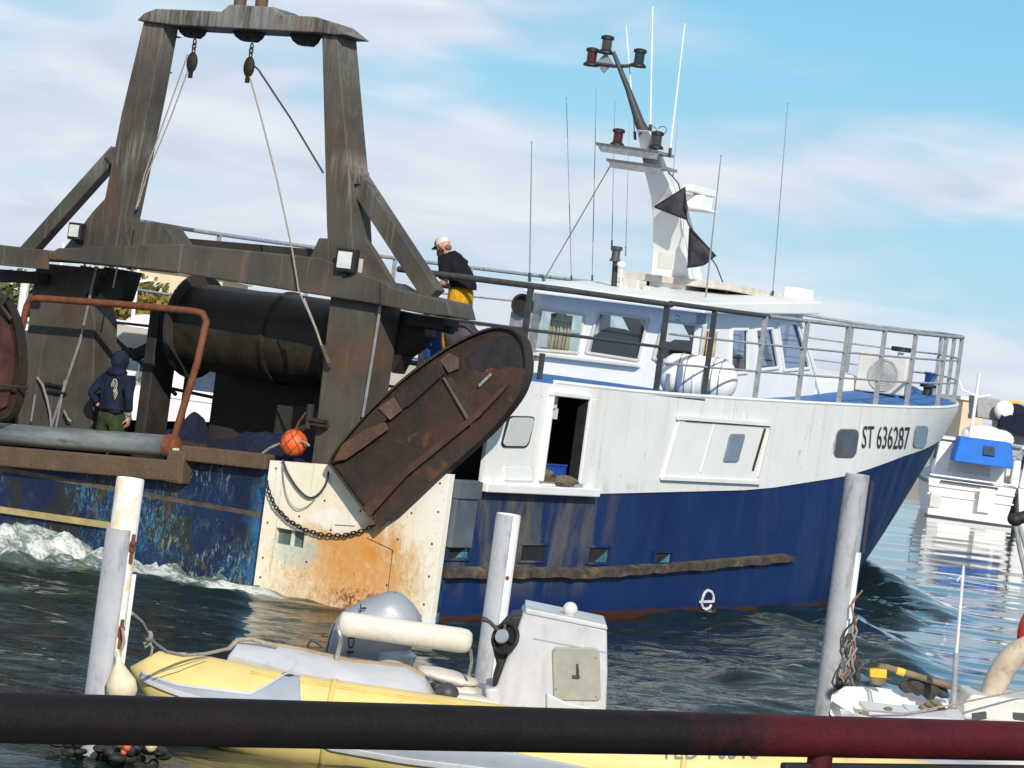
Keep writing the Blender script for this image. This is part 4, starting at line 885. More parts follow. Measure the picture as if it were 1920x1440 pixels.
# ------------------------------------------------------------------ stern gantry
def gantry():
    g = empty('gantry', V(0, C0, 1.2)); g.parent = TR; O = V(0, C0, 1.2)
    bd = lambda b, nm, mt=M['gantry'], par=g, **k: b.build(nm, mt, par, org=O, **k)
    def pl(pts, dep, u=0.0, b=None):
        b = b or MB(); P = [su(x, y, u) for x, y in pts]; b.prism(P, (dep, 0, 0)); return b
    # legs, upper and lower
    bd(pl([(270, 36), (308, 44), (285, 170), (252, 330), (236, 405), (236, 420), (246, 478), (108, 478), (140, 440), (172, 398), (196, 372), (228, 210)], .32, .02), 'upper_leg', bevel=.015)
    bd(pl([(603, 60), (632, 66), (640, 160), (655, 330), (662, 470), (700, 545), (618, 545), (612, 420)], .46, .02), 'upper_leg', bevel=.015)
    bd(pl([(68, 492), (150, 500), (178, 600), (172, 830), (22, 830)], .5, .58), 'lower_leg', bevel=.02)
    bd(pl([(150, 498), (196, 504), (164, 548), (158, 556)], .25, .50), 'knee_plate')
    bd(pl([(620, 548), (716, 556), (690, 722), (672, 800), (650, 876), (582, 876), (592, 800)], .5, .06), 'lower_leg', bevel=.02)
    b = MB(); b.tube([su(716, 558, .03), su(690, 722, .03), su(680, 782, .03)], .02, 6); bd(b, 'leg_conduit', M['steel'])
    b = MB(); b.tube([su(181, 500, .45), su(150, 640, .54), su(118, 735, .54), su(96, 800, .54)], .020, 6); b.tube([su(122, 712, .53), su(105, 800, .53)], .016, 6); bd(b, 'leg_conduit', M['steel'])
    b = MB(); 
    for (x, y) in ((100, 722), (103, 735)): b.bar(su(x - 14, y - 3, .54), su(x + 20, y + 3, .54), .05, .03)
    bd(b, 'pipe_clamp', M['black'])
    b = MB(); b.tube([su(70, 708, .54), su(80, 722, .50), su(88, 748, .50), su(94, 775, .52), su(96, 800, .54)], .018, 6); b.tube([su(66, 740, .5), su(58, 790, .5)], .014, 6); b.tube([su(120, 770, .5), su(128, 786, .48), su(133, 790, .5)], .016, 6); bd(b, 'hydraulic_hose', M['steel'])
    # head beam with its turned-down ends
    bd(pl([(256, 38), (270, 24), (292, 16), (415, 21), (430, 8), (512, 13), (526, 27), (590, 31), (620, 40), (650, 65), (625, 65), (596, 61), (330, 47)], .55, -.06), 'head_beam', bevel=.015)
    for x, y, w_ in ((357, 51, 27), (463, 58, 30), (569, 66, 28)):
        b = pl([(x - w_, y - 6), (x + w_, y - 2), (x + w_ * .72, y + 13), (x + w_ * .4, y + 20), (x - w_ * .4, y + 18), (x - w_ * .75, y + 10)], .10, .15)
        for k in (-.5, 0, .5): b.ball(su(x + k * w_, y + 12, .14), .02, 6, 4)
        bd(b, 'hanger_plate', M['darksteel'])
    b = MB(); b.lathe(su(449, 14, .2), (0, 0, 1), [(0, .085), (.9, .085)], 10); b.lathe(su(489, 17, .2), (0, 0, 1), [(0, .085), (.9, .085)], 10); bd(b, 'mast_stub', M['rimbrown'], smooth=True)
    # main cross beam, its raised shoulder, the outboard arm
    bd(pl([(-60, 452), (100, 470), (108, 465), (340, 457), (600, 483), (716, 528), (716, 572), (620, 557), (300, 507), (110, 488), (-60, 478)], .50, -.10), 'cross_beam', bevel=.02)
    bd(pl([(246, 468), (254, 414), (304, 418), (328, 452), (330, 466)], .40, .0), 'shoulder_plate', bevel=.01)
    bd(pl([(578, 488), (598, 446), (616, 447), (616, 490)], .40, .0), 'shoulder_plate', bevel=.01)
    bd(pl([(-60, 452), (88, 470), (88, 505), (60, 503), (-60, 492)], .05, -.16), 'splice_plate', bevel=.006)
    bd(pl([(712, 524), (740, 541), (838, 564), (846, 594), (790, 588), (712, 572)], .62, -.14), 'outboard_arm', bevel=.02)
    b = MB(); b.bar(su(310, 452, .9), su(610, 478, .9), .12, .12); bd(b, 'rear_beam', M['darksteel'])
    bd(pl([(700, 572), (792, 592), (796, 630), (775, 652), (752, 668), (735, 700), (700, 640)], .3, .6), 'knee_plate', M['darksteel'], bevel=.01)
    bd(pl([(195, 500), (242, 508), (226, 560), (205, 570), (186, 548)], .3, .62), 'knee_plate', M['darksteel'], bevel=.01)  # gusset behind the leg, its shadow put into the dark steel colour
    b = MB(); b.box(su(812, 605, .5), (.35, .55, .14)); b.tube([su(760, 600, .4), su(850, 620, .4)], .05, 8); bd(b, 'towing_block', M['darksteel'])
    bd(pl([(-60, 500), (70, 510), (70, 530), (-60, 524)], .3, .3), 'under_beam', M['darksteel'])
    # raking braces
    b = MB(); b.bar(su(50, 476, .25), su(222, 285, .25), .20, .17, (1, 0, 0)); bd(b, 'brace', bevel=.01)
    b = MB(); b.bar(su(655, 312, .25), su(815, 556, .25), .24, .20, (1, 0, 0)); bd(b, 'brace', bevel=.01)
    bd(pl([(648, 300), (668, 318), (672, 345), (650, 345)], .3, .1), 'brace_lug'); bd(pl([(196, 290), (226, 268), (230, 300), (212, 312)], .3, .1), 'brace_lug')
    bd(pl([(662, 415), (700, 470), (745, 545), (700, 545), (662, 470)], .10, .30), 'side_gusset', bevel=.01)
    # climbing rungs on the port leg
    for (x, y) in ((330, 68), (313, 134), (297, 199), (282, 264), (266, 330), (250, 396)):
        b = MB(); a = su(x, y, .35); b.prism([a + Vector((0, .06, .02)), a + Vector((0, -.07, -.005)), a + Vector((0, -.08, -.02)), a + Vector((0, .06, -.02))], (.02, 0, 0)); bd(b, 'climbing_rung', M['darksteel'])
    # working lights
    for (x, y, s_) in ((144, 434, .22), (651, 489, .29)):
        a = su(x, y, -.12); b = MB(); b.box(a, (.12, s_, s_ * 1.05)); b.bar(a + Vector((.05, s_ * .55, -s_ * .3)), a + Vector((.05, s_ * .55, s_ * .3)), .03, .04); b.box(a + Vector((.08, 0, -s_ * .6)), (.2, .06, .06)); bd(b, 'floodlight', M['black'], bevel=.015)
        b = MB(); b.box(a + Vector((-.064, 0, s_ * .02)), (.012, s_ * .72, s_ * .72)); bd(b, 'floodlight_glass', M['floodglass'])
    b = MB(); b.box(su(674, 500, -.02), (.03, .07, .2)); bd(b, 'junction_box', M['offwhite'])
gantry()

def stern_gear():
    # net drum with two flanges
    nd = empty('net_drum', V(1.35, -.7, 3.27)); nd.parent = TR; O = V(1.35, -.7, 3.27)
    ax = V(0, 1, 0); c = V(1.35, -1.72, 3.25)
    b = MB(); b.lathe(c, ax, [(0.05, .58), (.5, .595), (1.0, .585), (1.5, .60), (1.52, .63), (1.56, .63), (1.58, .60), (2.1, .59), (2.5, .58)], 40); b.build('drum_barrel', M['drum'], nd, org=O, smooth=True, auto=30)
    for d in (0, 2.52):
        b = MB(); b.lathe(c + ax * d, ax, [(0, .68), (.05, .68)], 40); b.lathe(c + ax * d, ax, [(-.01, .70), (.0, .72), (.05, .72), (.06, .70)], 40); b.build('drum_flange', M['darksteel'], nd, org=O, smooth=True, auto=30)
    b = MB(); b.box(V(1.35, -2.25, 2.2), (.5, .18, 2.4)); b.build('drum_stand', M['darksteel'], nd, org=O, bevel=.02); b = MB(); b.box(V(1.35, .78, 2.2), (.5, .2, 2.4)); b.build('drum_stand', M['darksteel'], nd, org=O, bevel=.02)
    b = MB(); b.box(V(2.2, -.80, 2.05), (.1, 2.16, 1.6)); b.box(V(2.3, -2.46, 2.4), (.08, .07, 1.5)); b.bar(V(2.3, -2.75, 2.32), V(2.3, -1.9, 2.28), .05, .05); b.box(V(1.9, .1, 1.7), (.7, .9, 1.3)); b.build('winch_casing', M['darksteel'], nd, org=O, bevel=.05)
    # stern roller
    sr = empty('stern_roller', V(-.05, -2.4, 1.58)); sr.parent = TR; O = V(-.05, -2.4, 1.58)
    a, e = su(-40, 810, -.05), su(322, 837, -.05)
    b = MB(); b.tube([a, e], .145, 28); b.build('roller_barrel', M['roller'], sr, org=O, smooth=True, auto=40)
    b = MB(); d = (e - a).normalized(); b.lathe(e - d * .06, d, [(0, .16), (.10, .16), (.11, .10), (.16, .09)], 24); b.box(e + d * .1 + Vector((.05, 0, -.25)), (.16, .10, .30)); b.build('roller_bearing', M['rustpipe'], sr, org=O, smooth=True, auto=40)
    b = MB(); b.bar(e + d * .13 + Vector((-.08, 0, -.02)), e + d * .17 + Vector((-.08, 0, -.22)), .06, .09); b.box(e + d * .2 + Vector((-.1, 0, -.3)), (.04, .1, .14)); b.build('roller_latch', M['offwhite'], sr, org=O, bevel=.01)
    # orange hoop over the roller
    P = [su(8, 775, .0), su(30, 665, .0), su(50, 575, .0), su(56, 562, .0), su(70, 559, .0), su(220, 570, .0), su(365, 584, .0), su(380, 588, .0), su(387, 602, .0), su(370, 680, .0), su(345, 760, .0), su(323, 832, .0)]
    b = MB(); b.tube(P, .048, 10); b.build('hoop_rail', M['rustpipe'], TR, smooth=True)
    # clutter on deck behind the rim: blue tarp edges
    b = MB(); b.box(V(1.0, -.9, 1.4), (.5, .9, .6)); b.build('deck_locker', M['darksteel'], TR, bevel=.03)
    b = MB(); b.bar(V(2.5, -3.8, 2.75), V(2.9, -2.2, 2.95), .2, .2); b.bar(su(250, 668, 2.0), su(330, 628, 2.0), .12, .14); b.tube([su(205, 625, 2.2), su(330, 740, 2.2)], .03, 6); b.build('deck_strut', M['darksteel'], TR)
    b = MB(); b.tube([su(583, 758, -.05), su(578, 800, -.05), su(540, 815, -.02)], .05, 8); b.box(su(596, 788, -.05), (.12, .24, .04)); b.box(su(600, 797, -.05), (.12, .2, .03)); b.build('bollard', M['darksteel'], TR)
stern_gear()

def nets():
    def pile(name, mat, label, c, r, seed, h):
        t, B0 = aboard(name, c, label, 'net'); b = MB(); rs = np.random.RandomState(seed)
        def fn(p):
            n = mnoise.noise(Vector(p) * 2.2 + Vector((seed, 0, 0))) * .22 + mnoise.noise(Vector(p) * 6 + Vector((0, seed, 0))) * .10
            return Vector((p.x, p.y, max(p.z, -.05))) * (1 + n)
        b.ball(V(c[0], c[1], c[2]), r, 44, 24, None, fn); b.build('net_heap', mat, t, org=B0, smooth=True, auto=80)
        return t
    pile('fishing_net', M['bluenet'], 'heap of dark blue netting piled on the deck beneath the net drum', (.85, .25, 1.0), (.55, 1.5, .95), 3, 1)
    pile('fishing_net', M['bluenet'], 'tall dark blue net bundle on deck to the right of the hooded deckhand', (1.15, -1.45, 1.0), (.55, .42, 1.02), 8, 1)
    pile('fishing_net', M['greennet'], 'low dark green and brown net pile beneath the stern roller', (.45, -2.2, 1.0), (.35, 1.6, .32), 12, 1)
nets()

# ------------------------------------------------------------------ trawl doors
def trawl_door(label, org_px, outline, u0, lean, ribs=True, mat=None):
    b0 = sv(*org_px, u=u0); t, B0 = aboard('trawl_door', b0, label, 'trawl door')
    def q(x, y, off=0.0):
        p = su(x, y, u0); k = (p - B0); return su(x, y, u0 + k.z * lean[0] - k.y * lean[1]) + Vector((off, 0, 0))
    P = [q(x, y) for x, y in outline]; c = sum(P, Vector()) / len(P); P = [c + (p - c) * 1.012 for p in P]
    for _ in range(2): P = [p for a, e in zip(P, P[1:] + P[:1]) for p in (a.lerp(e, .22), a.lerp(e, .78))] if _ or True else P
    b = MB(); b.prism(P, (.05, 0, 0)); b.build('plate', M['rustboard'], t, org=B0, bevel=.008)
    # turned rim
    b = MB(); n = len(P); c = sum(P, Vector()) / n; R = []
    for i in range(n + 1):
        p = P[i % n]; d = (p - c).normalized(); R.append([p - d * .02 + Vector((-.07, 0, 0)), p + d * .012 + Vector((-.075, 0, 0)), p + d * .012 + Vector((.09, 0, 0)), p - d * .02 + Vector((.09, 0, 0))])
    b.grid(R); b.build('rim', M['rimdark'], t, org=B0, smooth=True, auto=40)
    return t, B0, q
def doors():
    out = [(716, 990), (632, 876), (622, 868), (640, 838), (700, 770), (760, 712), (838, 655), (905, 622), (940, 614), (968, 620), (985, 642), (991, 675), (990, 705), (975, 745), (930, 800), (870, 855), (800, 915)]
    t, B0, q = trawl_door('large rusty trawl door with rounded top hanging over the white stern plate', (700, 900), out, -.24, (.10, .06))
    def patch(nm, pts, mat, off, ex=.03):
        b = MB(); P = [q(x, y, off) for x, y in pts]; b.prism(P, (ex, 0, 0)); b.build(nm, mat, t, org=B0, bevel=.006)
    patch('cross_rib', [(836, 712), (848, 708), (898, 788), (890, 797)], M['darksteel'], -.05, .06)
    patch('cross_rib', [(833, 708), (838, 708), (892, 798), (886, 800)], M['rustlight'], -.055, .02)
    # folded keel band along the lower edge
    patch('keel_band', [(702, 972), (716, 990), (800, 915), (870, 855), (930, 800), (975, 745), (990, 705), (988, 690), (960, 725), (905, 785), (840, 838), (770, 895)], M['rustboard'], -.07, .05)
    patch('keel_fold', [(688, 953), (700, 970), (770, 893), (840, 836), (905, 783), (962, 722), (957, 718), (900, 772), (832, 828), (760, 885)], plain('brown_fold_steel', (.060, .028, .014), .6, var=.4, scale=4), -.10, .03)
    # upper edge band in three pieces, with scuffed shoes
    patch('edge_band', [(628, 870), (642, 840), (702, 772), (742, 740), (756, 765), (700, 812), (650, 862)], M['rustboard'], -.06, .05)
    patch('wear_shoe', [(632, 866), (648, 834), (690, 806), (728, 792), (734, 806), (690, 838), (655, 862)], M['rustlight'] if False else mk_rust('orange_scuffed_steel', (.060, .030, .019), (.105, .046, .022), (.15, .075, .04), 3), -.085, .03)
    patch('wear_shoe', [(716, 766), (744, 746), (760, 770), (738, 788)], M['rustlight'], -.09, .04)
    patch('wear_shoe', [(828, 676), (846, 662), (864, 672), (862, 692), (846, 700)], M['rustlight'], -.06, .04)
    patch('upper_fold', [(744, 742), (828, 674), (838, 700), (770, 762), (758, 768)], M['rustboard'], -.055, .04)
    patch('dark_scar', [(878, 690), (872, 672), (890, 655), (915, 640), (940, 630), (962, 630), (976, 642), (984, 662), (985, 686), (972, 690), (955, 684), (938, 692), (918, 688), (905, 698), (892, 694)], plain('blue_black_scar', (.016, .014, .017), .55, var=.5, scale=5, dirt=(.04, .018, .01), dscale=4), -.004, .006)
    patch('pull_bar', [(900, 722), (922, 700), (925, 704), (902, 727)], M['steel'], -.05, .03)
    # warp from block to door, chain and hull ropes
    out2 = [(-40, 545), (6, 553), (22, 575), (36, 612), (42, 655), (43, 700), (38, 745), (22, 785), (-60, 790)]
    t2, B2, q2 = trawl_door('rusty trawl door at the left edge of the photo on the far quarter', (0, 700), out2, -.30, (.0, .0))
    b = MB(); P = [q2(x, y, -.05) for x, y in [(-20, 560), (2, 566), (22, 612), (30, 660), (29, 710), (16, 762), (-10, 775), (-14, 640)]]; b.prism(P, (.03, 0, 0)); b.build('inner_plate', plain('dark_red_rust', (.075, .022, .014), .7, var=.5, scale=4), t2, org=B2)
    b = MB(); b.tube([q2(-40, 728, -.15), q2(20, 724, -.15), q2(60, 728, -.1)], .02, 6); b.tube([q2(0, 520, -.1), q2(14, 560, -.15), q2(6, 600, -.15)], .035, 6); b.tube([q2(28, 545, -.1), q2(16, 575, -.15), q2(30, 600, -.1)], .03, 6); b.build('shackle', M['darksteel'], t2, org=B2)
doors()

def catenary(a, b, sag, n=14):
    return [a.lerp(b, i / n) + Vector((0, 0, -sag * 4 * (i / n) * (1 - i / n))) for i in range(n + 1)]
def rigging():
    # tackle under the head beam, port side
    def tackle(px, label, legs, tails, u=.2):
        b0 = sv(*px, u=u); t, B0 = aboard('tackle', b0, label, 'rope tackle')
        a = B0; b = MB()
        for k in range(3):
            r = .030; c = a + Vector((0, 0, -.05 - k * .055)); P = [c + (Vector((0, r * math.cos(x), r * 1.4 * math.sin(x))) if k % 2 else Vector((r * math.cos(x), 0, r * 1.4 * math.sin(x)))) for x in np.linspace(0, 2 * PI, 9)[:-1]]; b.tube(P, .010, 5, closed=True)
        b.build('shackle_chain', M['chain'], t, org=B0)
        b = MB(); c = a + Vector((0, 0, -.32)); b.ball(c, (.05, .085, .14), 12, 8); b.box(c + Vector((0, 0, -.16)), (.04, .05, .1)); b.build('block', M['chain'], t, org=B0, smooth=True)
        for P, r, mt in legs:
            b = MB(); b.tube([su(x, y, uu) for x, y, uu in P], r, 6); b.build('rope', mt, t, org=B0, smooth=True)
        return t
    tackle((366, 72), 'rope tackle hanging nearest the left leg of the gantry head beam', [([(352, 102, .2), (312, 215, .2), (270, 330, .15), (255, 392,   .1)], .010, M['rope']), ([(364, 100, .2), (322, 215, .2), (275, 330, .15), (258, 388, .1)], .010, M['rope']), ([(246, 415, .0), (226, 470, -.13), (212, 540, -.1)], .013, M['darkrope'])], None)
    tackle((473, 80), 'rope tackle on the middle gantry plate with a long rope to the right leg', [([(466, 140, .2), (470, 150, .2), (492, 230, .15), (520, 340, .0), (548, 470, -.16), (560, 545, -.16), (585, 600, -.1), (604, 650, -.04)], .011, M['rope']), ([(470, 118, .2), (484, 130, .2), (545, 222, .2), (606, 324, .05)], .013, M['darkrope']), ([(570, 560, -.12), (592, 615, -.08), (613, 678, -.04)], .014, M['rope']), ([(604, 648, -.05), (616, 680, -.05), (622, 682, -.05)], .03, M['rustlight'])], None)
    # chain slung across the plate
    P = [su(x, y, -.19) for x, y in [(497, 893), (505, 925), (516, 950), (540, 975), (570, 993), (605, 1003), (645, 1004), (680, 995), (704, 984)]]
    t, B0 = aboard('chain', sv(600, 1003, u=-.19), 'slack rusty chain looped across the white stern plate', 'chain'); b = MB()
    path = []
    for a, c in zip(P[:-1], P[1:]):
        for k in range(10): path.append(a.lerp(c, k / 10))
    dist = 0; last = path[0]; j = 0
    for p in path[1:]:
        dist += (p - last).length
        if dist > .052:
            d = (p - last).normalized(); n = Vector((1, 0, 0)) if j % 2 else d.cross(Vector((1, 0, 0))).normalized()
            loop = [p + d * (.042 * math.cos(x)) + n * (.022 * math.sin(x)) for x in np.linspace(0, 2 * PI, 9)[:-1]]; b.tube(loop, .0095, 5, closed=True); dist = 0; j += 1
        last = p
    b.build('chain_links', M['chain'], t, org=B0, smooth=True)
    def hang(label, pts, r, mt):
        t, B0 = aboard('rope', sv(pts[0][0], pts[0][1], u=-.17), label, 'rope'); b = MB(); P = [su(x, y, -.17) for x, y in pts]
        Q = [];  n = len(P)
        for i in range(n - 1):
            p0, p1, p2, p3 = P[max(i - 1, 0)], P[i], P[i + 1], P[min(i + 2, n - 1)]
            for k in range(5):
                s = k / 5; Q.append(.5 * ((2 * p1) + (p2 - p0) * s + (2 * p0 - 5 * p1 + 4 * p2 - p3) * s * s + (3 * p1 - p0 - 3 * p2 + p3) * s ** 3))
        b.tube(Q + [P[-1]], r, 6); b.build('rope_strand', mt, t, org=B0, smooth=True)
    hang('dark rope loop hanging over the top of the white stern plate', [(530, 862), (540, 888), (560, 918), (580, 933), (598, 926), (612, 905), (616, 886)], .014, M['darkrope'])
    hang('thin pale line hanging lowest over the white stern plate', [(530, 870), (532, 900), (540, 935), (556, 954), (575, 950), (592, 934)], .007, M['rope'])
    hang('pale rope bent over the rim beside the orange buoy', [(492, 850), (510, 838), (540, 828), (568, 828), (580, 836)], .016, M['rope'])
    # orange float in its net bag
    c = sv(551, 830, u=-.10); t, B0 = aboard('buoy', c, 'round orange net-covered buoy hanging on the stern rim', 'buoy'); b = MB(); b.ball(B0, .165, 24, 16); b.build('float', M['orange'], t, org=B0, smooth=True)
    b = MB()
    for k in range(7):
        for sgn in (1, -1):
            P = [B0 + Vector((math.sin(th) * math.cos(k * 2 * PI / 7 + sgn * th * .8), math.sin(th) * math.sin(k * 2 * PI / 7 + sgn * th * .8), math.cos(th))) * .169 for th in np.linspace(.15, PI - .15, 14)]; b.tube(P, .006, 4)
    b.tube([B0 + Vector((0, 0, .16)), B0 + Vector((0, -.03, .26)), B0 + Vector((0, -.12, .40))], .012, 6); b.build('net_bag', plain('dark_orange_net', (.25, .05, .015), .9), t, org=B0)
    # small orange thing under the roller
    c = sv(166, 832, u=.12); t, B0 = aboard('float', c, 'small orange float half hidden under the stern roller', 'float'); b = MB(); b.ball(B0, (.09, .11, .07), 14, 8); b.ball(B0 + Vector((0, -.15, -.0)), (.08, .09, .06), 14, 8); b.build('float_body', M['orange'], t, org=B0, smooth=True)
    # black pennants drying on the halyard
    for lab, pts, u in (('upper black mesh pennant flying on the mast halyard', [(1228, 388), (1284, 352), (1288, 412)], 11.9), ('lower black mesh pennant flying below the radar', [(1294, 428), (1342, 480), (1290, 502)], 12.1)):
        t, B0 = aboard('pennant', sv(*pts[0], u=u), lab, 'pennant'); A, B_, C_ = [su(x, y, u) for x, y in pts]; b = MB(); n = 14; rows = []
        for i in range(n + 1):
            l, r = A.lerp(B_, i / n), A.lerp(C_, i / n); rows.append([l.lerp(r, k / 6) + Vector((.10 * math.sin(i * .45 + k * .6) * (i / n) * (1 - abs(k - 3) / 3.2), 0, -.05 * math.sin(k / 6 * PI) * i / n)) for k in range(7)])
        b.grid(rows); b.build('pennant_cloth', plain('black_mesh_cloth', (.045, .045, .055), .9, var=.5, scale=5, dirt=(.16, .16, .19), dscale=3, damt=.7), t, org=B0, smooth=True, solid=.012)
        b = MB(); b.tube([A, B_, C_, A], .02, 6); b.build('hem', M['black'], t, org=B0)
rigging()

def deck_gear():
    # life raft canister in its cradle
    c = sv(1309, 708, u=8.1); t, B0 = aboard('life_raft', (c[0], c[1], deckw(8) + .05), 'white life raft canister lying at the deck edge behind the rail', 'life raft')
    C_ = V(*c); d = Vector((.25, -1, 0)).normalized()
    b = MB(); b.lathe(C_ - d * .60, d, [(0, .05), (.03, .16), (.10, .26), (.18, .315), (.3, .33), (.585, .335), (.59, .355), (.61, .355), (.615, .335), (.9, .33), (1.02, .315), (1.10, .26), (1.17, .16), (1.20, .05)], 32); b.build('canister', M['white2'], t, org=B0, smooth=True, auto=40)
    for k in (.34, .46, .74, .86, .98):
        b = MB(); x = d.orthogonal().normalized(); y = d.cross(x); r = .338 if k < .95 else .328; b.tube([C_ - d * .6 + d * k + (x * math.cos(a) + y * math.sin(a)) * r for a in np.linspace(0, 2 * PI, 33)[:-1]], .008, 5, closed=True); b.build('strap', M['steel'], t, org=B0)
    b = MB(); 
    for k in (.3, .9): b.box(C_ - d * .6 + d * k + Vector((0, 0, -.36)), (.5, .07, .14)); b.bar(C_ - d * .6 + d * k + Vector((-.3, 0, -.40)), C_ - d * .6 + d * k + Vector((-.33, 0, .0)), .05, .05)
    b.build('cradle', M['steel'], t, org=B0)
    q = C_ - d * .42; b = MB(); 
    for k in range(6): a = .95 + k * .07; b.box(q + Vector((-.325 * math.cos(.45), .0, .325 * math.sin(.45))) - d * (.12 - k * .045) + Vector((-.004, 0, 0)), (.012, .03, .035))
    b.build('marking', M['bluedeck'], t, org=B0)
    # heat pump on the foredeck
    u = 17.9; P = [su(*p, u) for p in ((1611, 655), (1703, 668), (1692, 752), (1604, 728))]
    base = sv(1650, 755, u=u); t, B0 = aboard('heat_pump', (u, base[1], deckw(u) + .1), 'white boxed fan unit standing on the blue foredeck', 'fan unit')
    cx = (P[0] + P[1] + P[2] + P[3]) / 4; wv = (P[1] - P[0]).length; hv = (P[0].z - P[3].z)
    b = MB(); b.box(cx + Vector((.18, 0, 0)), (.36, wv, hv)); b.build('casing', M['offwhite'], t, org=B0, bevel=.03)
    b = MB(); b.lathe(cx + Vector((-.005, -.05, -.02)), (-1, 0, 0), [(0, .30), (.02, .30), (.02, .27), (.005, .26)], 32); b.build('fan_ring', plain('fan_grey', (.44, .45, .44), .5), t, org=B0, smooth=True, auto=30)
    b = MB()
    for r in (.05, .1, .15, .2, .25): b.tube([cx + Vector((-.012, -.05 + r * math.cos(a), -.02 + r * math.sin(a))) for a in np.linspace(0, 2 * PI, 25)[:-1]], .006, 4, closed=True)
    for k in range(8): a = k * PI / 4; b.bar(cx + Vector((-.012, -.05, -.02)), cx + Vector((-.012, -.05 + .27 * math.cos(a), -.02 + .27 * math.sin(a))), .008, .008)
    b.build('fan_grille', plain('grille_grey', (.42, .42, .41), .5), t, org=B0)
    b = MB(); b.box(cx + Vector((.18, wv * .36, -hv * .55)), (.3, .06, .12)); b.box(cx + Vector((.18, -wv * .36, -hv * .55)), (.3, .06, .12)); b.build('foot', M['bluedeck'], t, org=B0)
    # bow fittings
    t, B0 = aboard('mooring_bollard', (21.2, 1.0, deckw(21) + .05), 'low black mooring bollard at the bow edge of the blue deck', 'bollard'); a = V(21.2, 1.2, deckw(21.2) + .1)
    b = MB(); b.lathe(a, (0, 0, 1), [(0, .09), (.14, .08), (.15, .16), (.20, .16)], 16); b.build('bollard_head', M['black'], t, org=B0, smooth=True, auto=40)
    t, B0 = aboard('anchor_light', (22.3, -.4, deckw(22) + .1), 'white stemmed lamp with black cap standing in the bow', 'lamp'); a = V(22.3, .1, deckw(22.3) + .12)
    b = MB(); b.lathe(a, (0, 0, 1), [(0, .07), (.45, .06), (.5, .14), (.58, .14), (.6, .06), (.72, .06)], 14); b.build('stem', M['white2'], t, org=B0, smooth=True, auto=40)
    b = MB(); b.lathe(a + Vector((0, 0, .74)), (0, 0, 1), [(0, .2), (.09, .2)], 16); b.build('cap', M['black'], t, org=B0)
    t, B0 = aboard('deck_post', (23.0, .1, deckw(23)), 'dark blue square post at the very tip of the bow', 'post'); a = V(22.9, .55, deckw(22.9) + .05)
    b = MB(); b.box(a + Vector((0, 0, .2)), (.16, .16, .42)); b.box(a + Vector((0, 0, .43)), (.2, .2, .05)); b.build('post_body', M['bluedeck'], t, org=B0, bevel=.015)
    # things stowed in the door opening and abaft the deckhouse
    t, B0 = aboard('crate', (2.75, 3.3, 1.92), 'blue plastic crate inside the open hauling door', 'crate'); a = V(2.75, 3.25, 1.99)
    b = MB(); b.box(a, (.55, .3, .14)); b.box(a + Vector((0, -.153, .075)), (.57, .02, .03)); b.build('crate_body', plain('blue_crate_plastic', (.01, .06, .30), .5), t, org=B0, bevel=.03)
    t, B0 = aboard('fishing_net', (2.35, 3.4, 1.9), 'small tan net scrap hanging over the door threshold', 'net'); b = MB()
    b.ball(V(2.4, 3.42, 1.95), (.16, .12, .06), 20, 10, None, lambda p: p * (1 + .5 * mnoise.noise(p * 20))); b.ball(V(2.75, 3.56, 1.88), (.30, .06, .07), 24, 10, None, lambda p: p * (1 + .5 * mnoise.noise(p * 16))); b.build('net_heap', plain('tan_net', (.20, .16, .11), .9, var=.5, scale=30, bump=.6), t, org=B0, smooth=True)
    t, B0 = aboard('tarp_bundle', (2.9, 2.2, 3.15), 'purple grey tarpaulin bundle on the upper deck beside the standing fisherman', 'bundle'); b = MB()
    c1 = su(868, 640, 2.7); b.ball(c1, (.25, .24, .28), 20, 12, None, lambda p: p * (1 + .35 * mnoise.noise(p * 5))); c1 = su(888, 645, 2.8); b.ball(c1, (.2, .16, .2), 20, 12, None, lambda p: p * (1 + .3 * mnoise.noise(p * 6))); b.build('cloth', plain('grey_purple_tarp', (.06, .05, .06), .8, var=.4, scale=6), t, org=B0, smooth=True)
    t, B0 = aboard('tarp_bundle', (3.2, 1.6, 3.15), 'bright blue folded tarpaulin on the upper deck left of the fisherman', 'bundle'); b = MB(); c1 = su(822, 640, 3.2); b.ball(c1, (.3, .16, .36), 20, 12, None, lambda p: p * (1 + .4 * mnoise.noise(p * 4))); b.build('cloth', plain('blue_tarp', (.015, .06, .26), .7, var=.5, scale=6), t, org=B0, smooth=True)
deck_gear()

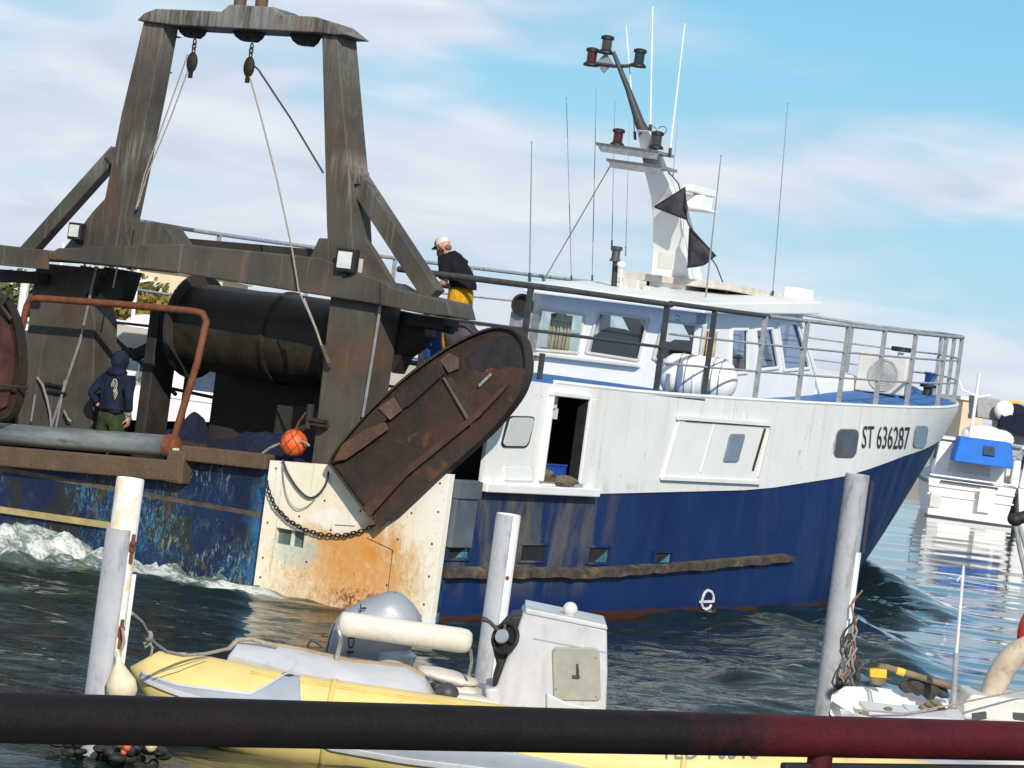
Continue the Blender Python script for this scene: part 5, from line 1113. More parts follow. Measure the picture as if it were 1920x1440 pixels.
# ================================================================== PEOPLE
def skin_me(nodes, edges, root, sub=2):
    names = list(nodes); idx = {n: i for i, n in enumerate(names)}
    me = bpy.data.meshes.new('skin'); me.from_pydata([tuple(nodes[n][0]) for n in names], [(idx[a], idx[b]) for a, b in edges], [])
    o = bpy.data.objects.new('skin', me); COL.objects.link(o)
    md = o.modifiers.new('s', 'SKIN'); md.use_smooth_shade = True
    for n, sv_ in zip(names, me.skin_vertices[0].data):
        r = nodes[n][1]; sv_.radius = r if hasattr(r, '__len__') else (r, r); sv_.use_root = (n == root)
    sb = o.modifiers.new('b', 'SUBSURF'); sb.levels = sub; sb.render_levels = sub
    bpy.context.view_layer.update()
    out = bpy.data.meshes.new_from_object(o.evaluated_get(bpy.context.evaluated_depsgraph_get()))
    bpy.data.objects.remove(o); return out
def add_hand(b, wrist, d, palm_n, thumb_side, s=1.0, curl=.6):
    d = Vector(d).normalized(); n = Vector(palm_n); n = (n - d * n.dot(d)).normalized(); side = d.cross(n).normalized() * thumb_side
    w = Vector(wrist); M3 = Matrix((side, n, d)).transposed()
    b.ball(w + d * .05 * s, (.042 * s, .018 * s, .055 * s), 12, 8, M3)
    for k, L_ in enumerate((.072, .080, .074, .058)):
        r0 = w + d * .092 * s + side * (.030 - .020 * k) * s; P = [r0]; a = .15
        for L2 in (.45, .32, .23):
            a += curl * .55; P.append(P[-1] + (d * math.cos(a) + n * math.sin(a)) * L_ * L2 * s)
        b.tube(P, [.0095 * s, .009 * s, .008 * s, .006 * s], 7)
    r0 = w + d * .03 * s + side * .036 * s; b.tube([r0, r0 + (d * .6 + side * .7 + n * .2) * .035 * s, r0 + (d * .9 + side * .6 + n * .5) * .062 * s], [.011 * s, .0105 * s, .008 * s], 7)
def add_head(b, c, face, up, s=1.0):                     # face: direction of the nose
    f = Vector(face).normalized(); u = Vector(up); u = (u - f * u.dot(f)).normalized(); r = u.cross(f); M3 = Matrix((r, f, u)).transposed()
    def fn(p):
        x, y, z = p
        if z < 0: x *= 1 - .28 * (-z / .115) ; y *= 1 - .08 * (-z / .115); y += .022 * (-z / .115) * (1 if y > 0 else .1)
        if y > 0 and abs(x) < .03 and -.05 < z < .02: y += .020 * (1 - abs(x) / .03) * (1 - abs(z + .02) / .04 if abs(z + .02) < .04 else 0)   # nose
        if y > .06 and .018 < abs(x) < .05 and 0 < z < .03: y -= .008                                                                     # eye hollows
        return Vector((x, y, z))
    b.ball(c, (.076 * s, .098 * s, .118 * s), 28, 22, M3, fn)
    for sg in (1, -1): b.ball(Vector(c) + r * sg * .078 * s - f * .005 * s, (.012 * s, .022 * s, .032 * s), 8, 6, M3)
    return M3
def person_deckhand():
    # hooded man seen from behind, left hand on the hip; local frame: x forward, y to port (picture left), z up
    u = .32; h = sv(221, 690, u=u); foot = (u, h[1], 1.0)
    t, B0 = aboard('person', foot, 'deckhand in a navy hooded sweatshirt and olive trousers standing back turned beneath the net drum', 'person')
    fx, lf = Vector((1, 0, 0)), Vector((0, 1, 0))        # forward, left (picture left)
    g = lambda f, l, z: Vector((f, l - .02 * (z > 1.2), z))
    H = {'pel': (g(0, 0, .96), .135), 'bel': (g(.01, 0, 1.10), (.15, .12)), 'ch': (g(.0, 0, 1.32), (.17, .125)), 'nk': (g(0, -.0, 1.47), .085), 'hd': (g(.03, 0, 1.58), .07),
         'ls': (g(0, .19, 1.42), .085), 'le': (g(-.06, .36, 1.17), .062), 'lw': (g(.02, .22, .99), .042),
         'rs': (g(0, -.19, 1.42), .085), 're': (g(-.02, -.27, 1.15), .062), 'rw': (g(.05, -.25, .92), .042),
         'lh': (g(0, .10, .90), .105), 'lk': (g(.02, .13, .50), .075), 'la': (g(0, .14, .09), .05), 'lt': (g(.16, .16, .04), .04),
         'rh': (g(0, -.10, .90), .105), 'rk': (g(.02, -.13, .50), .075), 'ra': (g(0, -.14, .09), .05), 'rt': (g(.16, -.16, .04), .04)}
    E_ = [('pel', 'bel'), ('bel', 'ch'), ('ch', 'nk'), ('nk', 'hd'), ('ch', 'ls'), ('ls', 'le'), ('le', 'lw'), ('ch', 'rs'), ('rs', 're'), ('re', 'rw'), ('pel', 'lh'), ('lh', 'lk'), ('lk', 'la'), ('la', 'lt'), ('pel', 'rh'), ('rh', 'rk'), ('rk', 'ra'), ('ra', 'rt')]
    b = MB(); b.merge(skin_me({k: (p, tuple(x * .86 for x in (r if hasattr(r, '__len__') else (r, r)))) for k, (p, r) in H.items()}, E_, 'pel'))
    add_head(b, g(.04, 0, 1.66), (1, .1, -.05), (0, 0, 1))
    add_hand(b, H['lw'][0], (.5, -.5, -.55), (0, -1, 0), 1, 1, .4); add_hand(b, H['rw'][0], (.1, .05, -1), (0, 1, .0), -1, 1, .5)
    b.build('body', M['skin'], t, smooth=True, auto=80)
    J = {k: H[k] for k in ('pel', 'bel', 'ch', 'nk', 'ls', 'le', 'lw', 'rs', 're', 'rw')}
    J['pel'] = (g(0, 0, 1.0), (.185, .15)); J['bel'] = (g(-.01, 0, 1.14), (.19, .15)); J['ch'] = (g(-.01, 0, 1.34), (.19, .14)); J['lw'] = (g(.0, .245, 1.03), .058); J['rw'] = (g(.04, -.252, .97), .058); J['nk'] = (g(0, 0, 1.46), .11)
    b = MB(); b.merge(skin_me(J, [e for e in E_ if e[0] in J and e[1] in J], 'bel')); b.build('sweatshirt', M['navycloth'], t, smooth=True, auto=80)
    b = MB(); b.ball(g(.01, 0, 1.655), (.115, .125, .145), 24, 16, None, lambda p: Vector((p.x * (1.12 if p.x < 0 else .92), p.y, p.z * (1 if p.z > 0 else 1.15)))); b.ball(g(-.03, 0, 1.50), (.13, .15, .075), 20, 10); b.build('hood', M['navycloth'], t, smooth=True, auto=80)
    T = {k: H[k] for k in ('pel', 'lh', 'lk', 'la', 'rh', 'rk', 'ra')}; T['pel'] = (g(0, 0, .94), (.175, .145)); T['bel'] = (g(0, 0, 1.02), (.165, .13)); T['lh'] = (g(0, .10, .84), .125); T['rh'] = (g(0, -.10, .84), .125); T['lk'] = (g(.02, .13, .5), .098); T['rk'] = (g(.02, -.13, .5), .098); T['la'] = (g(0, .14, .12), .09); T['ra'] = (g(0, -.14, .12), .09)
    b = MB(); b.merge(skin_me(T, [('bel', 'pel')] + [e for e in E_ if e[0] in T and e[1] in T and 'bel' not in e], 'pel')); b.build('trousers', M['olive'], t, smooth=True, auto=80)
    b = MB(); P = [g(-.155 - .02 * math.cos(a), .19 * math.sin(a) - 0, 1.005) if False else g(-.16 * math.cos(a), .20 * math.sin(a), 1.0) for a in np.linspace(0, 2 * PI, 25)[:-1]]; b.tube(P, .022, 6, closed=True); b.build('belt', M['blackcloth'], t, smooth=True)
    for s_ in (1, -1):
        b = MB(); b.ball(g(.06, .15 * s_, .06), (.16, .06, .06), 14, 8); b.tube([g(0, .14 * s_, .05), g(0, .14 * s_, .30)], .075, 10); b.build('boot', M['black'], t, smooth=True)
    # pale print on the right of the back
    b = MB(); rs = random.Random(3)
    for k in range(5):
        z0, l0 = 1.40 - .045 * k * .7, -.05 - .022 * k; P = [g(-.150 + .055 * abs(l0 - .01 * j) ** 1.0 * 1.2 - .004, l0 - .012 * math.sin(j * 1.3 + k), z0 - .028 * j) for j in range(6)]; b.tube(P, .0055, 5)
    b.tube([g(-.140, -.07 - .045 * math.cos(a), 1.32 - .085 * math.sin(a)) for a in np.linspace(0, 2 * PI, 15)[:-1]], .006, 5, closed=True); b.build('back_print', plain('faded_yellow_print', (.45, .43, .30), .8), t)
person_deckhand()
def person_fisher():
    u = 2.75; hp = sv(846, 560, u=u); foot = (u, hp[1] + .13, deckw(u) + .09)
    t, B0 = aboard('person', foot, 'bearded fisherman in pale cap, black T-shirt and yellow bib oilskins at the upper rail', 'person')
    t.scale = (1.06, 1.06, 1.04)
    # facing picture left: port, a touch aft. local y = port
    F_ = Vector((.04, 1, 0)).normalized(); Lf = Vector((-F_.y, F_.x, 0))                     # forward, his left (aft, toward the viewer)
    g = lambda f, l, z: F_ * (f + .13 * max(0, z - .85)) + Lf * l + Vector((0, 0, z - .05 * max(0, z - .85)))
    H = {'pel': (g(-.04, 0, .95), .13), 'bel': (g(-.03, 0, 1.09), (.14, .12)), 'ch': (g(.07, 0, 1.28), (.15, .11)), 'nk': (g(.17, 0, 1.41), .06), 'hd': (g(.23, 0, 1.48), .06),
         'ls': (g(.10, .18, 1.35), .07), 'le': (g(.05, .27, 1.03), .055), 'lw': (g(.29, .20, .99), .038),
         'rs': (g(.12, -.18, 1.35), .07), 're': (g(.14, -.25, 1.03), .055), 'rw': (g(.38, .0, 1.00), .038),
         'lh': (g(-.03, .10, .89), .10), 'lk': (g(.03, .12, .49), .07), 'la': (g(-.02, .13, .09), .048), 'lt': (g(.13, .15, .04), .038),
         'rh': (g(-.03, -.10, .89), .10), 'rk': (g(.03, -.12, .49), .07), 'ra': (g(-.02, -.13, .09), .048), 'rt': (g(.13, -.15, .04), .038)}
    E_ = [('pel', 'bel'), ('bel', 'ch'), ('ch', 'nk'), ('nk', 'hd'), ('ch', 'ls'), ('ls', 'le'), ('le', 'lw'), ('ch', 'rs'), ('rs', 're'), ('re', 'rw'), ('pel', 'lh'), ('lh', 'lk'), ('lk', 'la'), ('la', 'lt'), ('pel', 'rh'), ('rh', 'rk'), ('rk', 'ra'), ('ra', 'rt')]
    b = MB(); b.merge(skin_me({k: (p, tuple(x * (.9 if k[0] in 'lrnh' else .74) for x in (r if hasattr(r, '__len__') else (r, r)))) for k, (p, r) in H.items()}, E_, 'pel'))
    fd = F_ * .88 + Vector((0, 0, -.48)); up = Vector((0, 0, 1)) + F_ * .45
    hc = g(.265, 0, 1.545); M3 = add_head(b, hc, fd, up)
    add_hand(b, H['lw'][0], F_ * .9 - Lf * .3, (0, 0, -1), -1, 1, .9); add_hand(b, H['rw'][0], F_ * .9 + Lf * .2, (0, 0, -1), 1, 1, .9)
    b.build('body', M['skin'], t, smooth=True, auto=80)
    b = MB(); R = []
    for (f_, z_, a_, d_) in [(-.06, 1.00, .205, .165), (-.055, 1.06, .20, .165), (-.02, 1.18, .195, .16), (.04, 1.28, .205, .16), (.085, 1.36, .205, .14), (.125, 1.415, .15, .105), (.155, 1.445, .085, .08)]:
        R.append([g(f_ + d_ * math.cos(x) + .01 * math.sin(5 * x + z_ * 20), a_ * math.sin(x), z_ - .06 * math.cos(x) * (1.36 < z_)) for x in np.linspace(0, 2 * PI, 25)])
    b.grid(R)
    for sg in (1, -1): S0 = H['ls' if sg > 0 else 'rs'][0]; E0 = H['le' if sg > 0 else 're'][0]; b.tube([S0 + Lf * (-.06 * sg) + Vector((0, 0, .02)), S0 + Lf * (.02 * sg), S0.lerp(E0, .35), S0.lerp(E0, .75)], [.085, .098, .09, .086], 16)
    b.build('t_shirt', M['blackcloth'], t, smooth=True, auto=80)
    T = {k: H[k] for k in ('pel', 'lh', 'lk', 'la', 'rh', 'rk', 'ra')}; T['pel'] = (g(-.04, 0, .93), (.175, .15)); T['bel'] = (g(.0, 0, 1.06), (.165, .14)); T['bib'] = (g(.10, 0, 1.24), (.12, .075)); T['lh'] = (g(-.03, .10, .83), .125); T['rh'] = (g(-.03, -.10, .83), .125); T['lk'] = (g(.03, .12, .49), .098); T['rk'] = (g(.03, -.12, .49), .098); T['la'] = (g(-.02, .13, .12), .09); T['ra'] = (g(-.02, -.13, .12), .09)
    b = MB(); b.merge(skin_me(T, [('bib', 'bel'), ('bel', 'pel'), ('pel', 'lh'), ('lh', 'lk'), ('lk', 'la'), ('pel', 'rh'), ('rh', 'rk'), ('rk', 'ra')], 'pel')); b.build('bib_trousers', M['yellowcloth'], t, smooth=True, auto=80)
    for s_ in (1, -1):
        b = MB(); b.ball(g(.04, .14 * s_, .06), (.12, .12, .06), 14, 8); b.build('boot', M['black'], t, smooth=True)
    # cap, beard
    r, f, u_ = M3.col[0], M3.col[1], M3.col[2]
    b = MB(); b.mi = 0; b.ball(hc + u_ * .035, (.088, .108, .098), 24, 14, M3, lambda p: Vector((p.x, p.y, max(p.z, -.012))))
    b.mi = 1; b.ball(hc + u_ * .037 + f * .012, (.085, .102, .094), 20, 14, M3, lambda p: Vector((p.x, max(p.y, .028), max(p.z, -.008))))
    R = []
    for i in range(7): a = (i / 6 - .5) * 2.0; R.append([hc + u_ * (.030 - .01 * k) + r * math.sin(a) * (.078 - .008 * k) + f * (.085 + (.035 + .045 * math.cos(a)) * k / 1.0) * 1.0 for k in (0, .5, 1)])
    b.grid(R); b.build('cap', [M['capwhite'], M['capbrown']], t, smooth=True, auto=60)
    b = MB(); b.ball(hc - u_ * .080 + f * .058, (.066, .060, .062), 14, 10, M3, lambda p: p * (1 + .25 * mnoise.noise(p * 60))); b.ball(hc - u_ * .055 + f * .02, (.079, .06, .045), 14, 10, M3); b.build('beard', M['beard'], t, smooth=True)
    b = MB(); b.ball(hc - f * .066 - u_ * .045, (.064, .040, .042), 14, 10, M3, lambda p: p * (1 + .2 * mnoise.noise(p * 50))); b.build('hair', plain('cropped_hair', (.20, .11, .075), .9, var=.3, scale=60), t, smooth=True)
    b = MB(); 
    for s_ in (1, -1): b.ball(hc + f * .088 + r * .032 * s_ + u_ * .012, .010, 8, 6)
    b.build('eyes', M['ink'], t)
person_fisher()

# ================================================================== MOORING POLES
def pole(label, top_px, bot_px, Y, r, kind):
    a, c = sw(*top_px, Y=Y), sw(*bot_px, Y=Y); x = (a.x + c.x) / 2; t = empty('mooring_pole', (x, Y, 0), 0, label, 'mooring pole', 'poles standing in the water before the trawler')
    h = a.z; O = (0, 0, 0)
    b = MB(); b.lathe((0, 0, -3), (0, 0, 1), [(0, r), (3 + h - .012, r), (3 + h, r * .94), (3 + h - .03, r * .90), (3 + h - .03, .01)], 32); b.build('shaft', M['pole'] if kind == 'rust' else M['polewhite'] if kind == 'white' else M['polegrey'], t, smooth=True, auto=30)
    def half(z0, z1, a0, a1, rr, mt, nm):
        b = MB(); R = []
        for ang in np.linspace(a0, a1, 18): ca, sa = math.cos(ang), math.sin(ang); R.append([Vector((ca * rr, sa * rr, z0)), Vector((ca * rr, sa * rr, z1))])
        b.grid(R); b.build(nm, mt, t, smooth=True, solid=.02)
    return t, half, h, r
def poles():
    t, half, h, r = pole('rust streaked white pole with grey half sleeve, nearest the left edge', (251, 897), (175, 1380), 19.9, .104, 'rust')
    hz = sw(222, 990, Y=19.9).z; half(-2, hz, PI * .78, PI * 1.68, r + .025, M['polegrey'], 'half_shell')
    for z0 in (1.62, .98, .52):
        b = MB(); b.bar((r * .85, -r * .62, z0 - .12), (r * .85, -r * .62, z0 + .10), .02, .03); b.box((r * .85, -r * .65, z0), (.045, .035, .07)); b.ball((r * .88, -r * .7, z0 + .03), .028, 8, 6); b.build('hook_plate', M['rustpipe'], t, bevel=.006)
    b = MB(); b.bar((r + .02, -.02, .5), (r + .02, -.02, 1.42), .016, .03); b.build('guide_rail', M['polewhite'], t)
    # crusted growth and floats tied at the waterline
    t2 = empty('float_cluster', (t.location.x + .1, 19.75, .05), 0, 'cluster of weed and old floats tied round the left pole at the waterline', 'floats')
    b = MB()
    for k in range(60): a = random.random() * 2 * PI; rr = .12 + random.random() * .28; b.ball((math.cos(a) * rr * 1.1, math.sin(a) * rr * .7, random.random() * .20 - .06), (.03 + .05 * random.random(), .03 + .05 * random.random(), .02 + .03 * random.random()), 7, 5, Matrix.Rotation(random.random() * 3, 3, 'Z'))
    b.build('weed', plain('dark_weed', (.02, .018, .012), .7, var=.8, scale=12, dirt=(.2, .15, .1), dscale=14, dlo=.6, dhi=.7), t2, smooth=True)
    b = MB()
    for p, r_ in (((.14, -.28, .17), .030), ((.19, -.28, .15), .032), ((.17, -.27, .11), .024)): b.ball(p, r_, 10, 8)
    b.build('red_floats', plain('faded_red_float', (.50, .10, .05), .6), t2, smooth=True)
    b = MB(); b.ball((.36, -.25, .20), (.05, .05, .07), 12, 8); b.ball((.42, -.22, .22), .03, 8, 6); b.build('cream_float', M['cream'], t2, smooth=True)
    # cream buoy
    c = sw(237, 1282, Y=19.72); t3 = empty('buoy', c, 0, 'cream pear-shaped buoy tied to the left pole just above the handrail', 'buoy')
    b = MB(); b.lathe((.0, 0, -.16), (-.25, 0, 1), [(0, .02), (.03, .08), (.10, .115), (.18, .11), (.26, .06), (.32, .025), (.40, .015)], 20); b.build('float', M['cream'], t3, smooth=True)
    b = MB(); b.tube([(-.08, .02, .20), (-.06, .03, .3), (-.09, .05, .4)], .012, 6); b.build('lashing', M['rope'], t3)
    t, half, h, r = pole('clean white pole standing behind the grey outboard motor', (957, 964), (893, 1400), 24.5, .112, 'white')
    half(-2, h - .005, PI * .80, PI * 1.62, r + .004, M['polegrey'], 'half_shell')  # thin grey shell over the left side, white shaft bare at right
    b = MB(); z = sw(960, 1085, Y=24.4).z; b.ball((r * .55, -r * .85, z), .02, 8, 6); b.box((r * .2, -r * 1.0, .9), (.02, .02, .1)); b.build('hook', M['rustpipe'], t)
    t, half, h, r = pole('grey weathered pole with tangled ropes in front of the trawler bow', (1604, 888), (1551, 1345), 28.0, .128, 'grey')
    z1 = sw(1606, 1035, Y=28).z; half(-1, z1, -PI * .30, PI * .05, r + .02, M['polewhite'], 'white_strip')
    b = MB(); b.bar((r + .03, -.06, z1), (r + .03, -.06, h - .05), .02, .03); b.build('guide_rail', M['black'], t)
    t4 = empty('rope_tangle', (t.location.x + .2, 27.85, .9), 0, 'tangle of weathered mooring ropes hanging down the grey pole', 'ropes')
    mt = [M['rope'], M['darkrope'], plain('faded_red_rope', (.28, .16, .12), .9)]
    for k in range(11):
        b = MB(); z0 = 1.15 - random.random() * .5 - (.0 if k < 3 else .3); P = []; x = random.uniform(-.10, .06)
        for i in range(12): P.append((x + .04 * math.sin(i * 1.3 + k) + i * -.004, -.05 + .04 * math.cos(i * 1.7 + k * 2), z0 - .9 - i * .085 + 0.35))
        b.tube(P, .011, 6); b.build('rope_strand', mt[k % 3], t4, smooth=True)
    b = MB()
    for k in range(9):
        b = MB(); b.ball((random.uniform(-.12, .06), random.uniform(-.08, .0), random.uniform(-.9, .1)), (.035, .035, .055), 8, 6, None, lambda p: p * (1 + .4 * mnoise.noise(p * 30))); b.build('knot', mt[1], t4, smooth=True)
poles()

# ================================================================== HANDRAIL in front of the camera
def handrail():
    a, c = sw(-60, 1344, Y=3.55), sw(1990, 1391.5, Y=4.75)
    d = (c - a); L_ = d.length; rz = math.atan2(d.y, d.x)
    t = empty('handrail', (a.x, a.y, 1.85), rz, 'thick handrail across the foreground, black paint at left and chipped red at right', 'handrail')
    z = a.z - 1.85; dz = (c.z - a.z); r = .0345
    # the paint changes colour along the pipe; local x measured from the middle of the change
    mx = sw(1300, 1370, Y=4.3); off = (mx - a).dot(d / L_)
    b = MB(); b.tube([(-1.5 - off, 0, z - dz * 1.5 / L_), (-off, 0, z), (L_ - off, 0, z + dz), (L_ + 1.5 - off, 0, z + dz * (1 + 1.5 / L_))], r, 40); o = b.build('top_pipe', M['handrail'], t, smooth=True, auto=40); o.location.x = off
    q = sw(1516, 1400, Y=4.45); x = (q - a).dot(d / L_)
    for xx in (x, x - 2.4, x + 1.9):
        b = MB(); b.tube([(xx - off, 0, z + dz * xx / L_ - .01), (xx - off, 0, -.02)], .021, 20); o = b.build('post', M['handrail'], t, smooth=True); o.location.x = off
        b = MB(); b.lathe((xx, 0, -.02), (0, 0, 1), [(0, .07), (.015, .07), (.02, .03)], 16); b.build('base_flange', M['black'], t)
    # darker plate fixed between the posts under the pipe at right
    p0, p1 = sw(1449, 1424, Y=4.40), sw(1990, 1438, Y=4.74)
    x0, x1 = (p0 - a).dot(d / L_), (p1 - a).dot(d / L_); zt0, zt1 = p0.z - 1.85, p1.z - 1.85
    b = MB(); b.prism([(x0, -.008, zt0), (x1, -.008, zt1), (x1, -.008, .2), (x0, -.008, .2)], (0, .016, 0)); b.build('infill_panel', M['black'], t, bevel=.004)
handrail()
def quay_near():
    b = MB(); b.box((2, -3.0, .3), (60, 14.6, 3.1)); o = b.build('quay', M['concrete']); tag(o, kind='structure')
quay_near()

# ================================================================== INFLATABLE BOAT
RY = 21.5
def rib():
    base = sw(800, 1440, Y=RY); t = empty('inflatable_boat', (base.x, RY, 0), 0, 'yellow and grey inflatable boat moored behind the handrail', 'boat')
    Bw = Vector((base.x, RY, 0)); q = lambda x, y, Y=RY: sw(x, y, Y=Y) - Bw
    # near tube: path of centres and radii, tapering to a blunt nose at left
    def topz(x): return q(x, 0).x
    tip = q(247, 1268, RY + .15)
    xs = np.linspace(tip.x, 5.6, 40)
    def zc_(s, k): return .235 + .05 * max(0, 1 - s / 3.2) ** 1.2 + .22 * (1 - k) ** 1.6
    def tube(yo, nm, y_t=0, x0=None, low=0):
        rings = []; n = 40; x0 = tip.x if x0 is None else x0
        for i, x in enumerate(np.linspace(x0, 5.6, 40)):
            s = x - x0; k = min(1, s / 1.25); r = .36 * (1 - (1 - k) ** 2.2) ** .48 + .012; zc = zc_(s, k) - low
            rings.append([Vector((x, yo + r * math.cos(a) * 1.0 + y_t * (1 - k), zc + r * math.sin(a))) for a in np.linspace(0, 2 * PI, n + 1)[:-1]])
        vs = [p for r_ in rings for p in r_]; fs = []
        for i in range(len(rings) - 1):
            for j in range(n): fs.append((i * n + j, i * n + (j + 1) % n, (i + 1) * n + (j + 1) % n, (i + 1) * n + j))
        b = MB(); b.add(vs, fs); b.add(rings[0], [tuple(range(n))]); b.add(rings[-1], [tuple(range(n))]); return b, rings
    b, rings = tube(0, 'tube'); b.build('tube', M['yellow'], t, smooth=True, auto=60)
    b, _ = tube(1.30, 'tube', 0, tip.x + 2.9, .22); b.build('tube', M['yellow'], t, smooth=True, auto=60)
    # grey patch and rubbing band lying on the near side of the tube (angle from outboard, down negative)
    def on_tube(x, ang, off):
        s = x - tip.x; k = min(1, max(0, s / 1.25)); r = .36 * (1 - (1 - k) ** 2.2) ** .48 + .012 + off; zc = zc_(s, k)
        return Vector((x, -r * math.cos(ang), zc + r * math.sin(ang)))
    def skin_strip(nm, fn0, fn1, x0, x1, mt, off=.012, n=40):
        b = MB(); R = []
        for x in np.linspace(x0, x1, n): R.append([on_tube(x, fn0(x) + (fn1(x) - fn0(x)) * k / 8, off) for k in range(9)])
        b.grid(R); return b.build(nm, mt, t, smooth=True, solid=.012)
    X = lambda px: q(px, 1300).x
    xa, xb, xc, xd = X(256), X(470), X(556), X(830)
    # sight height -> tube angle helper
    def ang_at(x, z):
        s = x - tip.x; k = min(1, max(0.02, s / 1.25)); r = .36 * (1 - (1 - k) ** 2.2) ** .48 + .012; zc = zc_(s, k)
        return math.asin(max(-.99, min(.99, (z - zc) / r)))
    def interp_ang(pts):
        P = [q(px, py, RY - .30) for px, py in pts]; xs_ = [p.x for p in P]; zs_ = [p.z for p in P]
        return lambda x: ang_at(x, float(np.interp(x, xs_, zs_)))
    band_top = interp_ang([(252, 1262), (330, 1284), (470, 1301), (505, 1285), (548, 1262), (558, 1263), (566, 1330), (700, 1360), (930, 1402), (1120, 1440), (1900, 1560)])
    band_bot = interp_ang([(252, 1274), (330, 1300), (420, 1325), (480, 1340), (620, 1400), (760, 1425), (900, 1442), (1200, 1480), (1900, 1560)])
    skin_strip('grey_patch', band_top, band_bot, xa + .03, X(1300), M['tubegrey'], .010, 160)
    edge = lambda f, d: (lambda x: f(x) + d)
    skin_strip('rub_band', edge(band_bot, -.05), edge(band_bot, .09), xa + .03, X(1500), M['palegrey'], .022, 60)
    skin_strip('rub_band', edge(band_top, -.035), edge(band_top, .035), xa + .03, X(560), M['palegrey'], .016, 40)
    for d_ in (1.10, 1.18): skin_strip('seam', lambda x: d_ - .02, lambda x: d_, xa + .9, xd + 2, plain('yellow_seam', (.62, .44, .10), .6), .006, 30)
    for xs_ in (xa + 1.55, xa + 3.1, xa + 4.4):
        b = MB(); b.grid([[on_tube(xs_ + dx, a_, .007) for a_ in np.linspace(-1.1, 2.0, 26)] for dx in (0, .045)]); b.build('seam_tape', plain('yellow_tape', (.70, .52, .16), .6, var=.1), t, smooth=True, solid=.004)
    b = MB(); b.lathe(on_tube(xa + 1.2, 1.35, -.005), on_tube(xa + 1.2, 1.35, 1) - on_tube(xa + 1.2, 1.35, 0), [(0, .05), (.012, .05), (.016, .03)], 16); b.build('air_valve', M['darkgrey'], t, smooth=True)
    b = MB(); b.ball(q(258, 1266, RY + .12), (.05, .06, .05), 12, 8); b.build('tube_cap', M['tubegrey'], t, smooth=True)
    # pale inner moulding rising over the tube
    Ym = RY + .55; P = [q(432, 1226, Ym - .3), q(445, 1204, Ym), q(560, 1222, Ym), q(660, 1245, Ym), q(760, 1254, Ym), q(795, 1272, Ym), q(818, 1316, Ym), q(815, 1345, Ym)]
    lo = [q(425, 1240, Ym - .35), q(440, 1230, Ym - .35), q(560, 1262, Ym - .35), q(660, 1283, Ym - .35), q(760, 1305, Ym - .35), q(800, 1325, Ym - .35), q(822, 1345, Ym - .35), q(822, 1400, Ym - .35)]
    b = MB(); hi2 = [p + Vector((0, .14, .02)) for p in P]; lo2 = [p + Vector((0, .5, -.4)) for p in P]
    b.grid([[p + Vector((0, .06, -.22)) for p in lo], lo, [a.lerp(c, .5) + Vector((0, -.03, .02)) for a, c in zip(lo, P)], P, hi2, lo2]); b.build('side_moulding', M['palegrey'], t, smooth=True, auto=50, solid=.01)
    b = MB(); b.tube([p + Vector((0, .07, .012)) for p in P[1:6]], .022, 8); b.build('moulding_trim', M['wood'] if False else plain('tan_trim', (.34, .24, .15), .7), t, smooth=True)
    b = MB(); b.box((1.6, .85, .40), (7.0, 1.5, .08)); b.build('deck', M['palegrey'], t)
    b = MB(); b.box((X(880), .85, .42), (.55, 1.0, .34)); b.build('seat_box', M['offwhite'], t, bevel=.05)
    a = q(838, 1268, RY + .75); b = MB(); b.ball(a, (.27, .2, .055), 24, 12, Matrix.Rotation(.10, 3, 'Y'), lambda p: p * (1 + .18 * mnoise.noise(p * 9))); b.ball(a + Vector((.12, .0, -.10)), (.20, .18, .07), 24, 12, None, lambda p: p * (1 + .25 * mnoise.noise(p * 8))); b.build('seat_cushion', M['cushion'], t, smooth=True)
    b = MB(); c0 = q(838, 1300, RY + .4); b.ball(c0, (.10, .1, .09), 14, 8); b.build('dark_bag', M['darkgrey'], t, smooth=True)
    # padded bolster on a bent stainless frame
    Yb = RY + .55; a, c = q(648, 1170, Yb), q(880, 1203, Yb); d = (c - a).normalized(); Lb = (c - a).length
    b = MB(); r = .102; b.lathe(a - d * .06, d, [(0, .03), (.012, .075), (.03, r * .96), (.09, r), (.10, r * 1.03), (.11, r), (Lb - .02, r * 1.02), (Lb + .04, r * .95), (Lb + .075, r * .7), (Lb + .085, .02)], 32); b.build('bolster', M['cushion'], t, smooth=True, auto=60)
    b = MB(); p0 = q(634, 1176, Yb - .04); b.tube([a - d * .03, p0, q(640, 1200, Yb - .05), q(632, 1232, Yb), q(626, 1260, Yb)], .02, 10); b.build('bolster_frame', M['chrome'], t, smooth=True); b = MB(); b.tube([c + d * .02 + Vector((.0, 0, -.06)), q(885, 1240, Yb), q(880, 1268, Yb)], .016, 8); b.build('bolster_frame', M['chrome'], t, smooth=True)
    # console
    Yc = RY + .45; F = [q(916, 1330, Yc), q(908, 1292, Yc), q(930, 1290, Yc), q(982, 1146, Yc), q(1000, 1148, Yc), q(1138, 1179, Yc), q(1139, 1260, Yc), q(1136, 1345, Yc)]
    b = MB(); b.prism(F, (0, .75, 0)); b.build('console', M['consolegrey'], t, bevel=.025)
    b = MB(); b.prism([q(985, 1140, Yc - .015), q(1138, 1172, Yc - .015), q(1139, 1182, Yc - .015), q(985, 1151, Yc - .015)], (0, .78, 0)); b.build('console_lid', M['palegrey'], t, bevel=.012)
    Ph = [q(x, y, Yc - .02) for x, y in rr(1035, 1213, 1124, 1313, -3, .1)]
    b = MB(); b.prism(Ph, (0, .03, 0)); hb = b.build('console_hatch', M['hatch'], t, bevel=.01)
